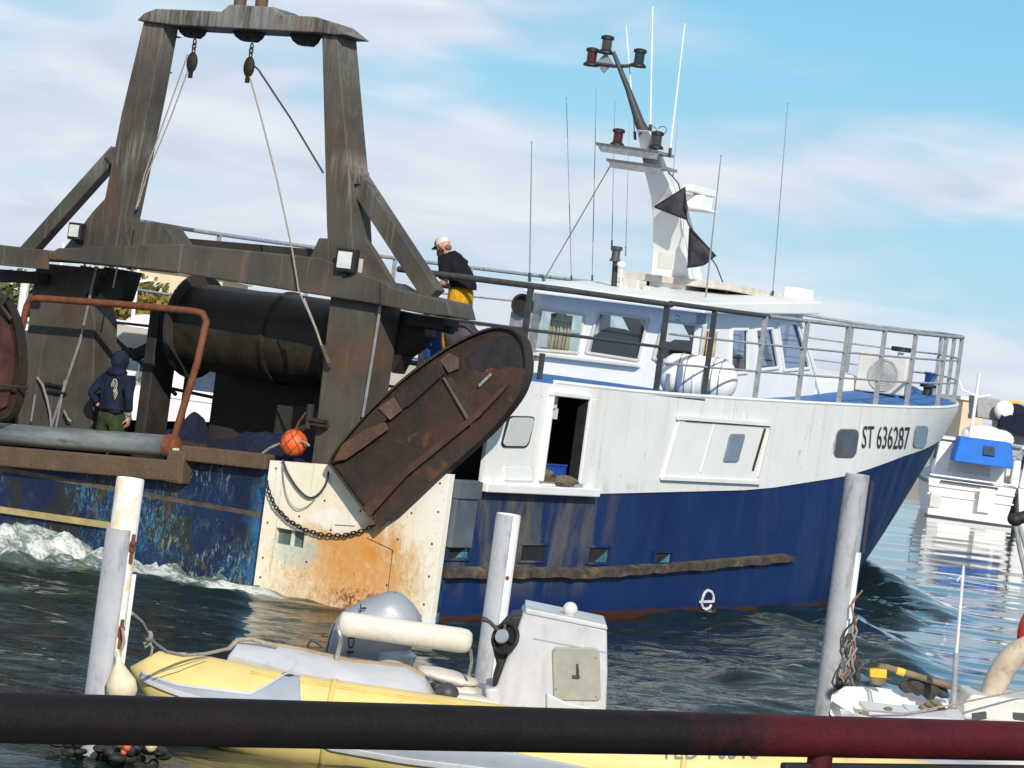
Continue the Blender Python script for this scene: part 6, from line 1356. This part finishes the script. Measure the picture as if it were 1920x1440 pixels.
    b = MB(); cc = q(1081, 1256, Yc - .03); b.tube([cc + Vector((-.0, 0, .05)), cc + Vector((.012, -.015, .0)), cc + Vector((.018, -.01, -.045))], .008, 6); b.box(cc + Vector((.005, 0, -.055)), (.06, .03, .02)); b.build('hatch_latch', M['darkgrey'], hb)
    b = MB(); b.prism([q(1024, 1298, Yc - .03), q(1060, 1316, Yc - .03), q(1139, 1335, Yc - .03), q(1139, 1350, Yc - .03), q(1024, 1345, Yc - .03)], (0, .03, 0)); b.build('console_foot', M['palegrey'], t, bevel=.02)
    for (x, y) in ((1041, 1219), (1117, 1233), (1118, 1306), (1043, 1292)):
        b = MB(); b.ball(q(x, y, Yc - .025), .008, 8, 6); b.build('hatch_screw', M['chrome'], hb)
    b = MB(); b.prism([q(1000, 1196, Yc - .004), q(1136, 1222, Yc - .004), q(1136, 1224.5, Yc - .004), q(1000, 1198.5, Yc - .004)], (0, .02, 0)); b.build('panel_joint', M['tubegrey'], t)
    # dark instrument face and wheel on the after side
    b = MB(); b.prism([q(984, 1152, Yc + .05), q(960, 1156, Yc + .05), q(935, 1183, Yc + .05), q(924, 1218, Yc + .05), q(932, 1250, Yc + .05), q(922, 1285, Yc + .05), q(930, 1290, Yc + .05)], (0, .55, 0)); b.build('instrument_face', M['black'], t, bevel=.03)
    wc = q(945, 1195, Yc - .02); ax = Vector((-.55, -.75, .25)).normalized(); x = ax.orthogonal().normalized(); y = ax.cross(x)
    b = MB(); b.lathe(wc, ax, [(0, .05), (.03, .062), (.05, .055)], 24); b.build('wheel_hub', M['tubegrey'], t, smooth=True, auto=40)
    b = MB(); b.tube([wc - ax * .02 + (x * math.cos(a_) + y * math.sin(a_)) * .12 for a_ in np.linspace(0, 2 * PI, 25)[:-1]], .018, 8, closed=True)
    b.lathe(wc + ax * -.05, ax, [(0, .115), (.02, .115)], 24)
    for k in range(3): a_ = k * 2 * PI / 3; b.bar(wc, wc + (x * math.cos(a_) + y * math.sin(a_)) * .11, .02, .012)
    b.build('steering_wheel', M['black'], t, smooth=True)
    b = MB(); b.tube([q(936, 1184, Yc), q(918, 1166, Yc - .02), q(905, 1160, Yc - .03)], [.018, .016, .024], 8); b.build('throttle_lever', M['darkgrey'], t, smooth=True)
    b = MB(); a = q(1067, 1158, Yc + .2); b.lathe(a, (0, 0, 1), [(0, .04), (.03, .045), (.035, .03)], 14); b.ball(a + Vector((0, 0, .07)), .062, 16, 10, None, lambda p: Vector((p.x, p.y, p.z))); b.build('horn', M['cream'] if False else M['offwhite'], t, smooth=True)
    # outboard motor, seen past the bolster
    Yo = RY + 1.1; om = empty('outboard_motor', (0, 0, 0)); om.parent = t
    prof = [(604, 1236, 0), (612, 1205, .5), (622, 1172, .85), (640, 1148, 1), (672, 1130, 1), (710, 1114, 1), (733, 1108, .9), (752, 1112, .8), (775, 1132, .6), (790, 1156, .45), (792, 1175, .45), (780, 1200, .5), (765, 1225, .55), (757, 1250, .5), (700, 1255, .7), (650, 1248, .8), (612, 1242, .4)]
    b = MB(); A = [q(x, y, Yo) for x, y, w in prof]; cen = sum(A, Vector()) / len(A); W = .24; R = []
    for k in np.linspace(-1, 1, 11):
        sh = (1 - abs(k) ** 2.6) ** .45 if abs(k) < 1 else .25
        R.append([cen + (p - cen) * (.45 + .55 * sh) + Vector((0, k * W, 0)) for p in A])
    R = [[*r_, r_[0]] for r_ in R]; b.grid(R); b.add(R[0][:-1], [tuple(range(len(A)))]); b.add(R[-1][:-1], [tuple(range(len(A)))])
    b.build('cowl', M['cowl'], om, smooth=True, auto=70)
    b = MB(); P = [cen + (p - cen) * 1.004 for p in (q(740, 1108, Yo - .12), q(738, 1160, Yo - .22), q(744, 1200, Yo - .22))]; b.tube([q(741, 1110, Yo - .06), q(740, 1135, Yo - .2), q(738, 1160, Yo - .235)], .004, 5); b.build('cowl_seam', M['darkgrey'], om)
    b = MB(); b.tube([q(628, 1168, Yo - .22), q(618, 1195, Yo - .23), q(610, 1236, Yo - .2)], .007, 5); b.tube([q(606, 1214, Yo - .1), q(594, 1204, Yo - .1), q(583, 1200, Yo - .1), q(577, 1210, Yo - .1), q(581, 1224, Yo - .1), q(596, 1226, Yo - .1)], .014, 6); b.build('cowl_hose', M['darkgrey'], om, smooth=True)
    a = q(738, 1240, Yo - .1); b = MB(); b.lathe(a + Vector((0, 0, -.45)), (0, 0, 1), [(0, .2), (.30, .19), (.36, .16), (.45, .17), (.52, .19), (.56, .12)], 22); b.build('motor_bracket', M['cowl2'], om, smooth=True, auto=40)
    me = text_mesh('DF', .01); b = MB()
    def lt(me_, x0, y0, x1, y1, Y):
        vs = []
        for v in me_.vertices: vs.append(q(x0 + (x1 - x0) * v.co.y + 4 * v.co.x, y1 - (y1 - y0) * v.co.x, Y))
        return vs
    vs = []
    for v in me.vertices: vs.append(q(665 - 12 * v.co.y - 3 * v.co.x, 1194 + 40 * v.co.x, Yo - .25))
    b.add(vs, [tuple(p.vertices) for p in me.polygons]); me = text_mesh('T', .02); vs = []
    for v in me.vertices: vs.append(q(687 - 12 * v.co.y, 1132 + 17 * v.co.x, Yo - .25))
    b.add(vs, [tuple(p.vertices) for p in me.polygons]); b.build('lettering', M['ink'], om)
    # registration on the tube further forward
    me = text_mesh('TED 70516', .0); b = MB(); vs = []
    for v in me.vertices:
        p = q(1238 + (1424 - 1238) * v.co.x, 1424 - 34 * v.co.y + 2 * v.co.x, RY - .33); s = on_tube(p.x, ang_at(p.x, p.z), .010); vs.append(s)
    b.add(vs, [tuple(p.vertices) for p in me.polygons]); b.build('registration', plain('grey_blue_lettering', (.16, .17, .22), .6), t)
    # mooring line to the pole, its knot and tail
    t2 = empty('mooring_rope', sw(243, 1146, Y=19.95), 0, 'pale knotted rope from the left pole to the inflatable boat', 'rope'); Or = t2.location
    P3 = lambda pts: [sw(x, y, Y=Y) - Or for x, y, Y in pts]
    b = MB(); b.tube(P3([(243, 1146, 19.9), (258, 1160, 20.1), (272, 1182, 20.3), (279, 1194, 20.4), (292, 1208, 20.6), (312, 1222, 20.9), (345, 1229, 21.2), (385, 1226, 21.4), (430, 1216, 21.7)]), .014, 7); b.tube(P3([(247, 1150, 19.9), (266, 1166, 20.1), (278, 1188, 20.3)]), .013, 7)
    b.tube(P3([(281, 1194, 20.4), (283, 1206, 20.4), (272, 1214, 20.4), (270, 1206, 20.4), (280, 1204, 20.4), (286, 1214, 20.4), (283, 1230, 20.4)]), .010, 6)
    b.ball(P3([(279, 1193, 20.38)])[0], (.035, .035, .045), 10, 8); b.build('rope_strand', M['rope'], t2, smooth=True)
    b = MB(); b.tube(P3([(430, 1216, 21.9), (445, 1200, 21.95), (470, 1198, 21.95), (490, 1204, 22), (520, 1212, 22)]), .02, 6); b.build('rope_end', M['rope'], t2, smooth=True); b = MB(); b.tube(P3([(290, 1264, 21.15), (340, 1248, 21.15), (390, 1232, 21.3)]), .005, 5); b.build('rope_end', M['rope'], t2, smooth=True)
rib()

# ================================================================== WHITE SKIFF at lower right
def skiff():
    Y = 26.6; o = sw(1760, 1330, Y=Y); t = empty('skiff', (o.x, Y, 0), 0, 'white skiff with grey thwarts at the lower right corner', 'boat'); Bw = t.location.copy(); q = lambda x, y, Y_=Y: sw(x, y, Y=Y_) - Bw
    b = MB(); top = [q(1562, 1300, Y - .2), q(1585, 1287, Y + .2), q(1640, 1288, Y + .8), q(1720, 1300, Y + 1.0), q(1815, 1318, Y + 1.0), q(2050, 1348, Y + 1.0)]; near = [q(1562, 1312, Y - .25), q(1600, 1338, Y - .5), q(1640, 1350, Y - .6), q(1720, 1362, Y - .65), q(1815, 1374, Y - .65), q(2050, 1404, Y - .65)]
    low = [p * 1 + Vector((.06, .1, -.45)) for p in near]; lowf = [p + Vector((.06, -.1, -.45)) for p in top]
    inn = [a.lerp(c, .12) + Vector((0, 0, -.02)) for a, c in zip(near, top)]; inf = [c.lerp(a, .10) + Vector((0, 0, -.02)) for a, c in zip(near, top)]
    b.grid([low, near, inn, [p + Vector((0, .05, -.22)) for p in inn], [p + Vector((0, -.05, -.16)) for p in inf], inf, top, lowf]); b.build('hull', M['white2'], t, smooth=True, auto=40, solid=.02)
    b = MB()
    for pts in ([(1610, 1312), (1690, 1322), (1720, 1345), (1630, 1335)], [(1690, 1318), (1800, 1330), (1810, 1350), (1715, 1343)]): b.prism([q(x, y, Y + .1 - (y - 1312) * .012) for x, y in pts], (0, 0, -.05))
    b.build('thwart', M['palegrey'], t, bevel=.01)
    b = MB(); b.prism([q(1806, 1322, Y + .2), q(1822, 1302, Y + .2), q(2050, 1325, Y + .2), q(2050, 1372, Y + .2), q(1806, 1348, Y + .2)], (0, .8, 0)); b.build('locker', M['offwhite'], t, bevel=.03)
    b = MB(); b.tube([q(1787, 1330), q(1793, 1224)], .030, 12); b.build('staff_socket', M['railgrey'], t, smooth=True)
    b = MB(); b.tube([q(1793, 1226), q(1806, 1072), q(1807, 1060)], [.018, .016, .006], 10); b.tube([q(1805, 1078), q(1797, 1085), q(1795, 1090)], .008, 6); b.build('staff', M['polewhite'], t, smooth=True)
    b = MB(); 
    for (x, y) in ((1745, 1322), (1755, 1318), (1765, 1326), (1735, 1328), (1640, 1338), (1655, 1345), (1622, 1340), (1668, 1332)): b.ball(q(x, y, Y - .1), (.06, .06, .035), 10, 6, None, lambda p: p * (1 + .5 * mnoise.noise(p * 25)))
    b.build('rope_coil', M['wood'], t, smooth=True)
    b = MB(); b.tube([q(1600, 1330, Y - .3), q(1700, 1338, Y - .3), q(1800, 1318, Y - .2), q(1960, 1285, Y)], .010, 6); b.build('painter', M['rope'], t)
    b = MB(); b.prism([q(1825, 1340, Y - .35), q(1850, 1336, Y - .35), q(1850, 1348, Y - .35), q(1825, 1352, Y - .35)], (0, .1, 0)); b.build('rowlock_block', M['darkgrey'], t); b = MB(); b.prism([q(1902, 1338, Y - .35), q(1960, 1342, Y - .35), q(1960, 1356, Y - .35), q(1902, 1350, Y - .35)], (0, .1, 0)); b.build('rowlock_block', M['darkgrey'], t)
    # oar, block and fender stowed in it
    t2 = empty('oar', q(1660, 1255, Y + .6) + Bw, 0, 'brown wooden oar with yellow tape lying across the white skiff', 'oar'); O2 = t2.location - Bw
    b = MB(); b.tube([q(1658, 1250, Y + .6) - O2, q(1700, 1262, Y + .6) - O2, q(1800, 1292, Y + .6) - O2], .035, 10); b.build('shaft', M['wood'], t2, smooth=True)
    b = MB(); b.prism([q(x, y, Y + .55) - O2 for x, y in [(1632, 1240), (1662, 1246), (1661, 1286), (1631, 1284)]], (0, .04, 0)); b.build('blade', M['wood'], t2, bevel=.01)
    b = MB(); b.prism([q(x, y, Y + .54) - O2 for x, y in [(1631, 1252), (1663, 1256), (1662, 1272), (1631, 1269)]], (0, .06, 0)); b.tube([q(1681, 1257, Y + .6) - O2, q(1696, 1262, Y + .6) - O2], .041, 10); b.build('tape', M['brass'], t2)
    t3 = empty('wood_block', q(1720, 1292, Y + .7) + Bw, 0, 'pile of dark rags and blocks on the gunwale of the white skiff', 'clutter'); O3 = t3.location - Bw; b = MB()
    for (x, y, s_) in ((1700, 1288, .06), (1722, 1284, .09), (1745, 1290, .10), (1768, 1298, .06)): b.ball(q(x, y, Y + .7) - O3, (s_ * 1.3, s_, s_), 10, 8, None, lambda p: p * (1 + .5 * mnoise.noise(p * 18)))
    b.build('rags', M['darkrope'], t3, smooth=True)
    t4 = empty('fender', q(1870, 1290, Y + .5) + Bw, 0, 'stained cream sausage fender leaning up at the right edge', 'fender'); O4 = t4.location - Bw; b = MB(); P = [q(x, y, Y + .5) - O4 for x, y in [(1852, 1318), (1868, 1278), (1885, 1248), (1905, 1225), (1935, 1205)]]; b.tube(P, [.10, .125, .13, .125, .10], 18); b.build('fender_body', M['dirtywhite'], t4, smooth=True, auto=60)
    t5 = empty('life_ring', q(1935, 1190, Y + .6) + Bw, 0, 'red round buoy cut by the right edge above the cream fender', 'buoy'); O5 = t5.location - Bw; b = MB(); b.ball(q(1934, 1188, Y + .6) - O5, (.145, .14, .28), 20, 14); b.build('buoy_body', M['red'], t5, smooth=True)
    # dark bow roller and stays of a neighbouring boat
    Y6 = 24; c = sw(1905, 972, Y=Y6); t6 = empty('bow_fitting', c, 0, 'black bow roller with two grey stays reaching in at the right edge', 'bow fitting'); p = lambda x, y: sw(x, y, Y=Y6) - c
    b = MB(); b.ball(p(1904, 974), (.075, .07, .06), 14, 10); b.tube([p(1900, 976), p(1935, 964)], .055, 12); b.build('roller', M['black'], t6, smooth=True)
    b = MB(); b.tube([p(1904, 985), p(1912, 1030), p(1924, 1080)], .022, 8); b.tube([p(1910, 982), p(1930, 1050)], .02, 8); b.build('stay', M['railgrey'], t6, smooth=True)
skiff()

# ================================================================== FAR SIDE OF THE HARBOUR
def motor_boat(name, loc, rz, L_, W_, label, seed=0, canopy=None, cabin=True, stern_on=False, mast=True):
    t = empty(name, loc, rz, label, 'motor boat', 'motor boats moored across the basin'); rs = random.Random(seed)
    # local: x forward, y port, z up
    def sec(x, k): return [Vector((x, -W_ / 2 * k, 1.25 + .25 * (x / L_) ** 2)), Vector((x, -W_ / 2 * k * .92, .5)), Vector((x, -W_ / 2 * k * .8, -.2)), Vector((x, W_ / 2 * k * .8, -.2)), Vector((x, W_ / 2 * k * .92, .5)), Vector((x, W_ / 2 * k, 1.25 + .25 * (x / L_) ** 2))]
    xs = [0, .25 * L_, .5 * L_, .72 * L_, .88 * L_, .97 * L_, L_]; ks = [.94, 1, 1, .9, .62, .28, .04]
    R = [sec(x, k) for x, k in zip(xs, ks)]; b = MB(); b.grid(R); b.add(R[0], [(0, 1, 2, 3, 4, 5)]); b.build('hull', M['white2'], t, smooth=True, auto=35)
    b = MB(); D = [[r[0] + Vector((0, 0, -.06)), r[5] + Vector((0, 0, -.06))] for r in R]; b.grid(D); b.build('deck', M['palegrey'], t)
    b = MB(); P = [r[0] + Vector((0, -.03, -.12)) for r in R] + [r[5] + Vector((0, .03, -.12)) for r in R[::-1]]; b.tube(P, .05, 6); b.build('rub_rail', M['darkgrey'], t)
    if cabin:
        x0, x1 = .22 * L_, .72 * L_; w = W_ * .40; z0, z1 = 1.2, 2.55
        Q = [Vector((x0, -w, z0)), Vector((x0, w, z0)), Vector((x1, w * .8, z0 + .15)), Vector((x1, -w * .8, z0 + .15))]; T = [Vector((x0, -w * .9, z1)), Vector((x0, w * .9, z1)), Vector((x1 - .9, w * .7, z1)), Vector((x1 - .9, -w * .7, z1))]
        b = MB(); b.add(Q + T, [(3, 2, 1, 0), (4, 5, 6, 7)] + [(i, (i + 1) % 4, 4 + (i + 1) % 4, 4 + i) for i in range(4)]); b.build('cabin', M['white2'], t, bevel=.08)
        for s in (1, -1):
            b = MB(); y = s * w * .97; b.prism([Vector((x0 + .4, y, 1.85)), Vector((x1 - 1.1, y * .86, 1.85)), Vector((x1 - 1.3, y * .82, 2.35)), Vector((x0 + .4, y * .95, 2.35))], (0, s * .05, 0)); b.build('cabin_window', M['darkglass'], t)
        b = MB(); b.box((.5 * L_ - .3, 0, z1 + .06), (x1 - x0 + .3, w * 2.1, .10)); b.build('cabin_roof', M['white2'], t, bevel=.04)
        b = MB(); b.prism([(x0 - .03, -w * .6, 1.5), (x0 - .03, w * .6, 1.5), (x0 - .03, w * .55, 2.3), (x0 - .03, -w * .55, 2.3)], (.04, 0, 0)); b.build('cabin_door', M['offwhite'] if canopy else M['darkglass'], t)
    if canopy:
        x0, x1, w, z0, z1 = .03 * L_, .24 * L_, W_ * .31, 1.9, 2.75
        b = MB(); a = [Vector((x0 - .1, -w * 1.05, z0)), Vector((x0 - .1, w * 1.05, z0)), Vector((x0 + .3, w * .9, z1)), Vector((x0 + .3, -w * .9, z1))]; a = [p + Vector((0, -.30, 0)) for p in a]; c = [p + Vector((x1 - x0, 0, 0)) for p in a]; b.add(a + c, [(0, 1, 2, 3), (4, 7, 6, 5), (3, 2, 6, 7), (0, 3, 7, 4), (1, 5, 6, 2), (0, 4, 5, 1)]); cn = b.build('canopy', canopy, t, bevel=.06)
        b = MB(); b.prism([Vector((x0 + .03, -w * .30 - .35, z0 + .35)), Vector((x0 + .03, w * .10 - .35, z0 + .35)), Vector((x0 + .18, w * .09 - .35, z0 + .66)), Vector((x0 + .18, -w * .27 - .35, z0 + .66))], (-.06, 0, 0)); b.build('canopy_window', M['darkglass'], cn)
        b = MB()
        for z in (.72, 1.02, 1.36): b.box((-.04, 0, z), (.10, W_ * .93, .06))
        b.box((-.45, 0, .16), (.9, W_ * .9, .22)); b.box((-.35, -.5, .75), (.12, .5, .8)); b.build('stern_bench', M['white2'], t, bevel=.02)
        b = MB(); b.box((-.09, .1, 1.19), (.04, W_ * .62, .07)); b.box((-.45, 0, .02), (.94, W_ * .93, .07)); b.build('stern_trim', M['darkgrey'], t)
        b = MB(); b.box((-.6, W_ * .38, .55), (.4, .4, .5)); b.build('outboard_pod', M['offwhite'], t, bevel=.05)
    if mast:
        b = MB(); b.tube([(.36 * L_, 0, 2.6), (.34 * L_, 0, 5.0)], .06, 8); b.tube([(.345 * L_, 0, 4.2), (.345 * L_, .5, 4.35), (.345 * L_, .75, 4.8)], .035, 6); b.tube([(.345 * L_, -.5, 4.3), (.345 * L_, 0, 4.15)], .035, 6); b.build('radar_mast', M['white2'], t, smooth=True)
        b = MB(); b.ball((.40 * L_, -.5, 2.85), (.6, .8, .38), 16, 10); b.ball((.45 * L_, -1.1, 2.8), (.45, .5, .35), 14, 8); b.build('stowed_dinghy', M['white2'], t, smooth=True)
    b = MB(); P = []
    for x, k in zip(xs[2:], ks[2:]): P.append(Vector((x, -W_ / 2 * k * .95, 2.0 + .25 * (x / L_) ** 2)))
    b.tube(P, .025, 6); P = [Vector((p.x, -p.y, p.z)) for p in P]; b.tube(P, .025, 6)
    for x, k in zip(xs[2:-1], ks[2:-1]):
        for s in (1, -1): b.tube([(x, s * W_ / 2 * k * .95, 1.2), (x, s * W_ / 2 * k * .95, 2.0 + .25 * (x / L_) ** 2)], .022, 6)
    b.build('bow_rail', M['chrome'], t)
    return t
def far_side():
    w = sw(1800, 975, Z=0); HD = PI / 2 - .10
    motor_boat('motor_boat', (w.x + .35, w.y + .6, 0), HD, 10.5, 3.1, 'white motor boat with a bright blue stern canopy, moored stern-on beyond the trawler bow', 1, M['canvasblue'])
    motor_boat('motor_boat', (w.x + 3.7, w.y + 2.0, 0), HD, 11.5, 3.2, 'plain white motor boat cut by the right edge beside the blue canopied one', 2, None)
    p = sw(1882, 975, Z=0); t = empty('mooring_pole', (p.x, p.y - 1, 0), 0, 'slim white pole in front of the far white boats at right', 'mooring pole'); b = MB(); b.lathe((0, 0, -1), (0, 0, 1), [(0, .15), (3.1, .15), (3.15, .12)], 14); b.build('shaft', M['polewhite'], t, smooth=True); b = MB(); b.lathe((0, 0, .0), (0, 0, 1), [(0, .17), (.4, .17)], 14); b.build('collar', M['steel'], t)
    # darker working boat beyond them: grey house, yellow board, round white lamp
    q = lambda x, y, Y: sw(x, y, Y=Y)
    c = q(1890, 770, 108); t = empty('work_boat', (c.x, 108, 0), 0, 'grey working boat with a yellow board behind the white boats at right', 'work boat'); O = Vector((c.x, 108, 0)); g = lambda x, y, Y=108: q(x, y, Y) - O
    b = MB(); b.prism([g(1832, 742), g(1876, 748), g(1876, 790), g(1832, 782)], (0, 2, 0)); b.prism([g(1876, 752, 108.4), g(1960, 762, 108.4), g(1960, 870, 108.4), g(1876, 860, 108.4)], (0, 2, 0)); b.build('deckhouse', M['steel'], t, bevel=.03)
    b = MB(); b.prism([g(1889, 750, 107.8), g(1916, 752, 107.8), g(1915, 763, 107.8), g(1888, 761, 107.8)], (0, .1, 0)); b.build('yellow_board', M['brass'], t)
    b = MB(); b.ball(g(1883, 770, 107.6), (.42, .3, .42), 16, 10); b.build('round_lamp', M['white2'], t, smooth=True)
    b = MB(); b.ball(g(1904, 775, 107.7), (.5, .3, .4), 12, 8); b.box(g(1905, 798, 107.6), (1.4, .5, .8)); b.build('winch', M['navycloth'], t, smooth=True)
    b = MB(); b.prism([g(1780, 850), g(1990, 876), g(1990, 960), g(1780, 920)], (0, 5, 0)); b.build('hull', M['offwhite'], t)
    # buildings
    def block(label, px0, px1, ytop, ybase, Y, dep, mat, wins=(), roof=None, nm='building'):
        a, c = q(px0, ytop, Y), q(px1, ytop, Y); zt = max(a.z, c.z) if roof is None else min(a.z, c.z); t = empty(nm, ((a.x + c.x) / 2, Y, 0), 0, label, 'building'); O = t.location.copy(); b = MB(); zt = q((px0 + px1) / 2, ytop, Y).z
        b.box((0, dep / 2, zt / 2 + .2), (c.x - a.x, dep, zt - .4)); b.build('wall', mat, t)
        b = MB(); b.box((0, dep / 2, zt + .12), (c.x - a.x + .5, dep + .5, .25)); b.build('roof', roof or M['tilegrey'], t)
        for (x0, y0, x1, y1) in wins:
            p0, p1 = q(x0, y0, Y) - O, q(x1, y1, Y) - O; b = MB(); b.box(((p0.x + p1.x) / 2, -.02, (p0.z + p1.z) / 2), (abs(p1.x - p0.x), .12, abs(p0.z - p1.z))); b.build('window', M['darkglass'], t)
        return t
    block('cream shed seen between the gantry leg and the net drum', 236, 420, 512, 620, 150, 14, M['creamwall'], [(256, 528, 272, 533)], M['palewall'])
    block('pale flats with small windows seen under the gantry arm', 730, 800, 604, 700, 210, 12, M['palewall'], [(774 + k * 0, 0 + 642, 784, 654) for k in range(1)] + [(788, 644, 797, 656), (774, 662, 784, 672), (788, 664, 797, 674), (748, 614, 757, 620), (748, 626, 757, 632)])
    block('white block of flats just right of the pale flats under the gantry arm', 784, 850, 598, 700, 230, 12, M['palewall'], [(796, 640, 806, 654), (812, 642, 820, 655), (796, 662, 806, 673)])
    block('cream quayside building at the far right beyond the bow', 1806, 1846, 752, 830, 190, 12, M['creamwall'], [(1816, 774, 1822, 784)], M['palewall'])
    block('low white shed at the far left behind the left gantry leg', -10, 76, 524, 620, 160, 10, M['palewall'], [(10, 540, 26, 548)])
    # far bank
    b = MB(); b.box((0, 320, .1), (1400, 380, 2.2)); o = b.build('far_bank', M['concrete']); tag(o, kind='structure')
    # trees
    def tree(label, px, ytop, Y, R_, mat, seed):
        rs = random.Random(seed); p = q(px, ytop, Y); H = p.z; t = empty('tree', (p.x, Y, 1.2), 0, label, 'tree', 'trees on the far bank'); b = MB(); h = H - 1.2
        b.tube([(0, 0, 0), (.1, 0, h * .35), (-.05, .1, h * .6)], [.22, .16, .08], 8)
        for k in range(6): a = rs.random() * 6.28; b.tube([(0, 0, h * (.3 + .05 * k)), (math.cos(a) * R_ * .5, math.sin(a) * R_ * .5, h * (.55 + .04 * k))], [.09, .03], 6)
        b.build('trunk', M['bark'], t, smooth=True)
        b = MB(); cl = [(Vector((rs.gauss(0, .45) * R_, rs.gauss(0, .45) * R_, h * .66 + rs.gauss(0, .16) * h)), R_ * rs.uniform(.28, .5)) for _ in range(16)]
        for c, r in cl:
            for _ in range(130):
                d = Vector((rs.gauss(0, 1), rs.gauss(0, 1), rs.gauss(0, 1))).normalized() * r * rs.uniform(.5, 1.05); d.z *= .75; n = Vector((rs.gauss(0, 1), rs.gauss(0, 1), rs.gauss(0, 1))).normalized(); x = n.orthogonal().normalized() * rs.uniform(.12, .26); y = n.cross(x)
                b.add([c + d + x, c + d + y * .6, c + d - x, c + d - y * .6], [(0, 1, 2, 3)])
        b.build('crown', mat, t)
    tree('yellowing tree in front of the cream shed', 246, 538, 132, 3.6, M['leafyellow'], 4); tree('olive green tree to the left of the yellowing one', 214, 548, 128, 3.0, M['leaf'], 5); tree('green tree showing left of the left gantry leg', 30, 535, 125, 3.2, M['leaf'], 6); tree('small yellow-green tree just right of the yellowing one', 292, 566, 120, 2.2, M['leafyellow'], 7)
    # boats glimpsed through the trawler's working deck
    def mb(px, Y, rz, L_, W_, lab, seed, **k): p = q(px, 700, Y); motor_boat('motor_boat', (p.x, Y, 0), rz, L_, W_, lab, seed, **k)
    mb(395, 66, PI / 2, 9, 3.2, 'white motor boat glimpsed beneath the net drum, right of the rusty hoop', 11, mast=False); mb(345, 74, PI / 2 + .1, 9, 3.0, 'white motor boat glimpsed beneath the net drum, behind the rusty hoop', 12, mast=False)
    mb(205, 78, PI / 2, 9, 3.2, 'white motor boat glimpsed left of the hooded deckhand', 13); mb(52, 76, PI / 2, 9, 3.0, 'white motor boat glimpsed at the far left beside the trawl door', 14)
    p = q(45, 545, 120); t = empty('flag_pole', (p.x, 120, 0), 0, 'white post standing on the far bank at the left edge', 'post'); b = MB(); b.tube([(0, 0, 1), (0, 0, p.z + .8)], .2, 8); b.build('post_shaft', M['polewhite'], t)
far_side()
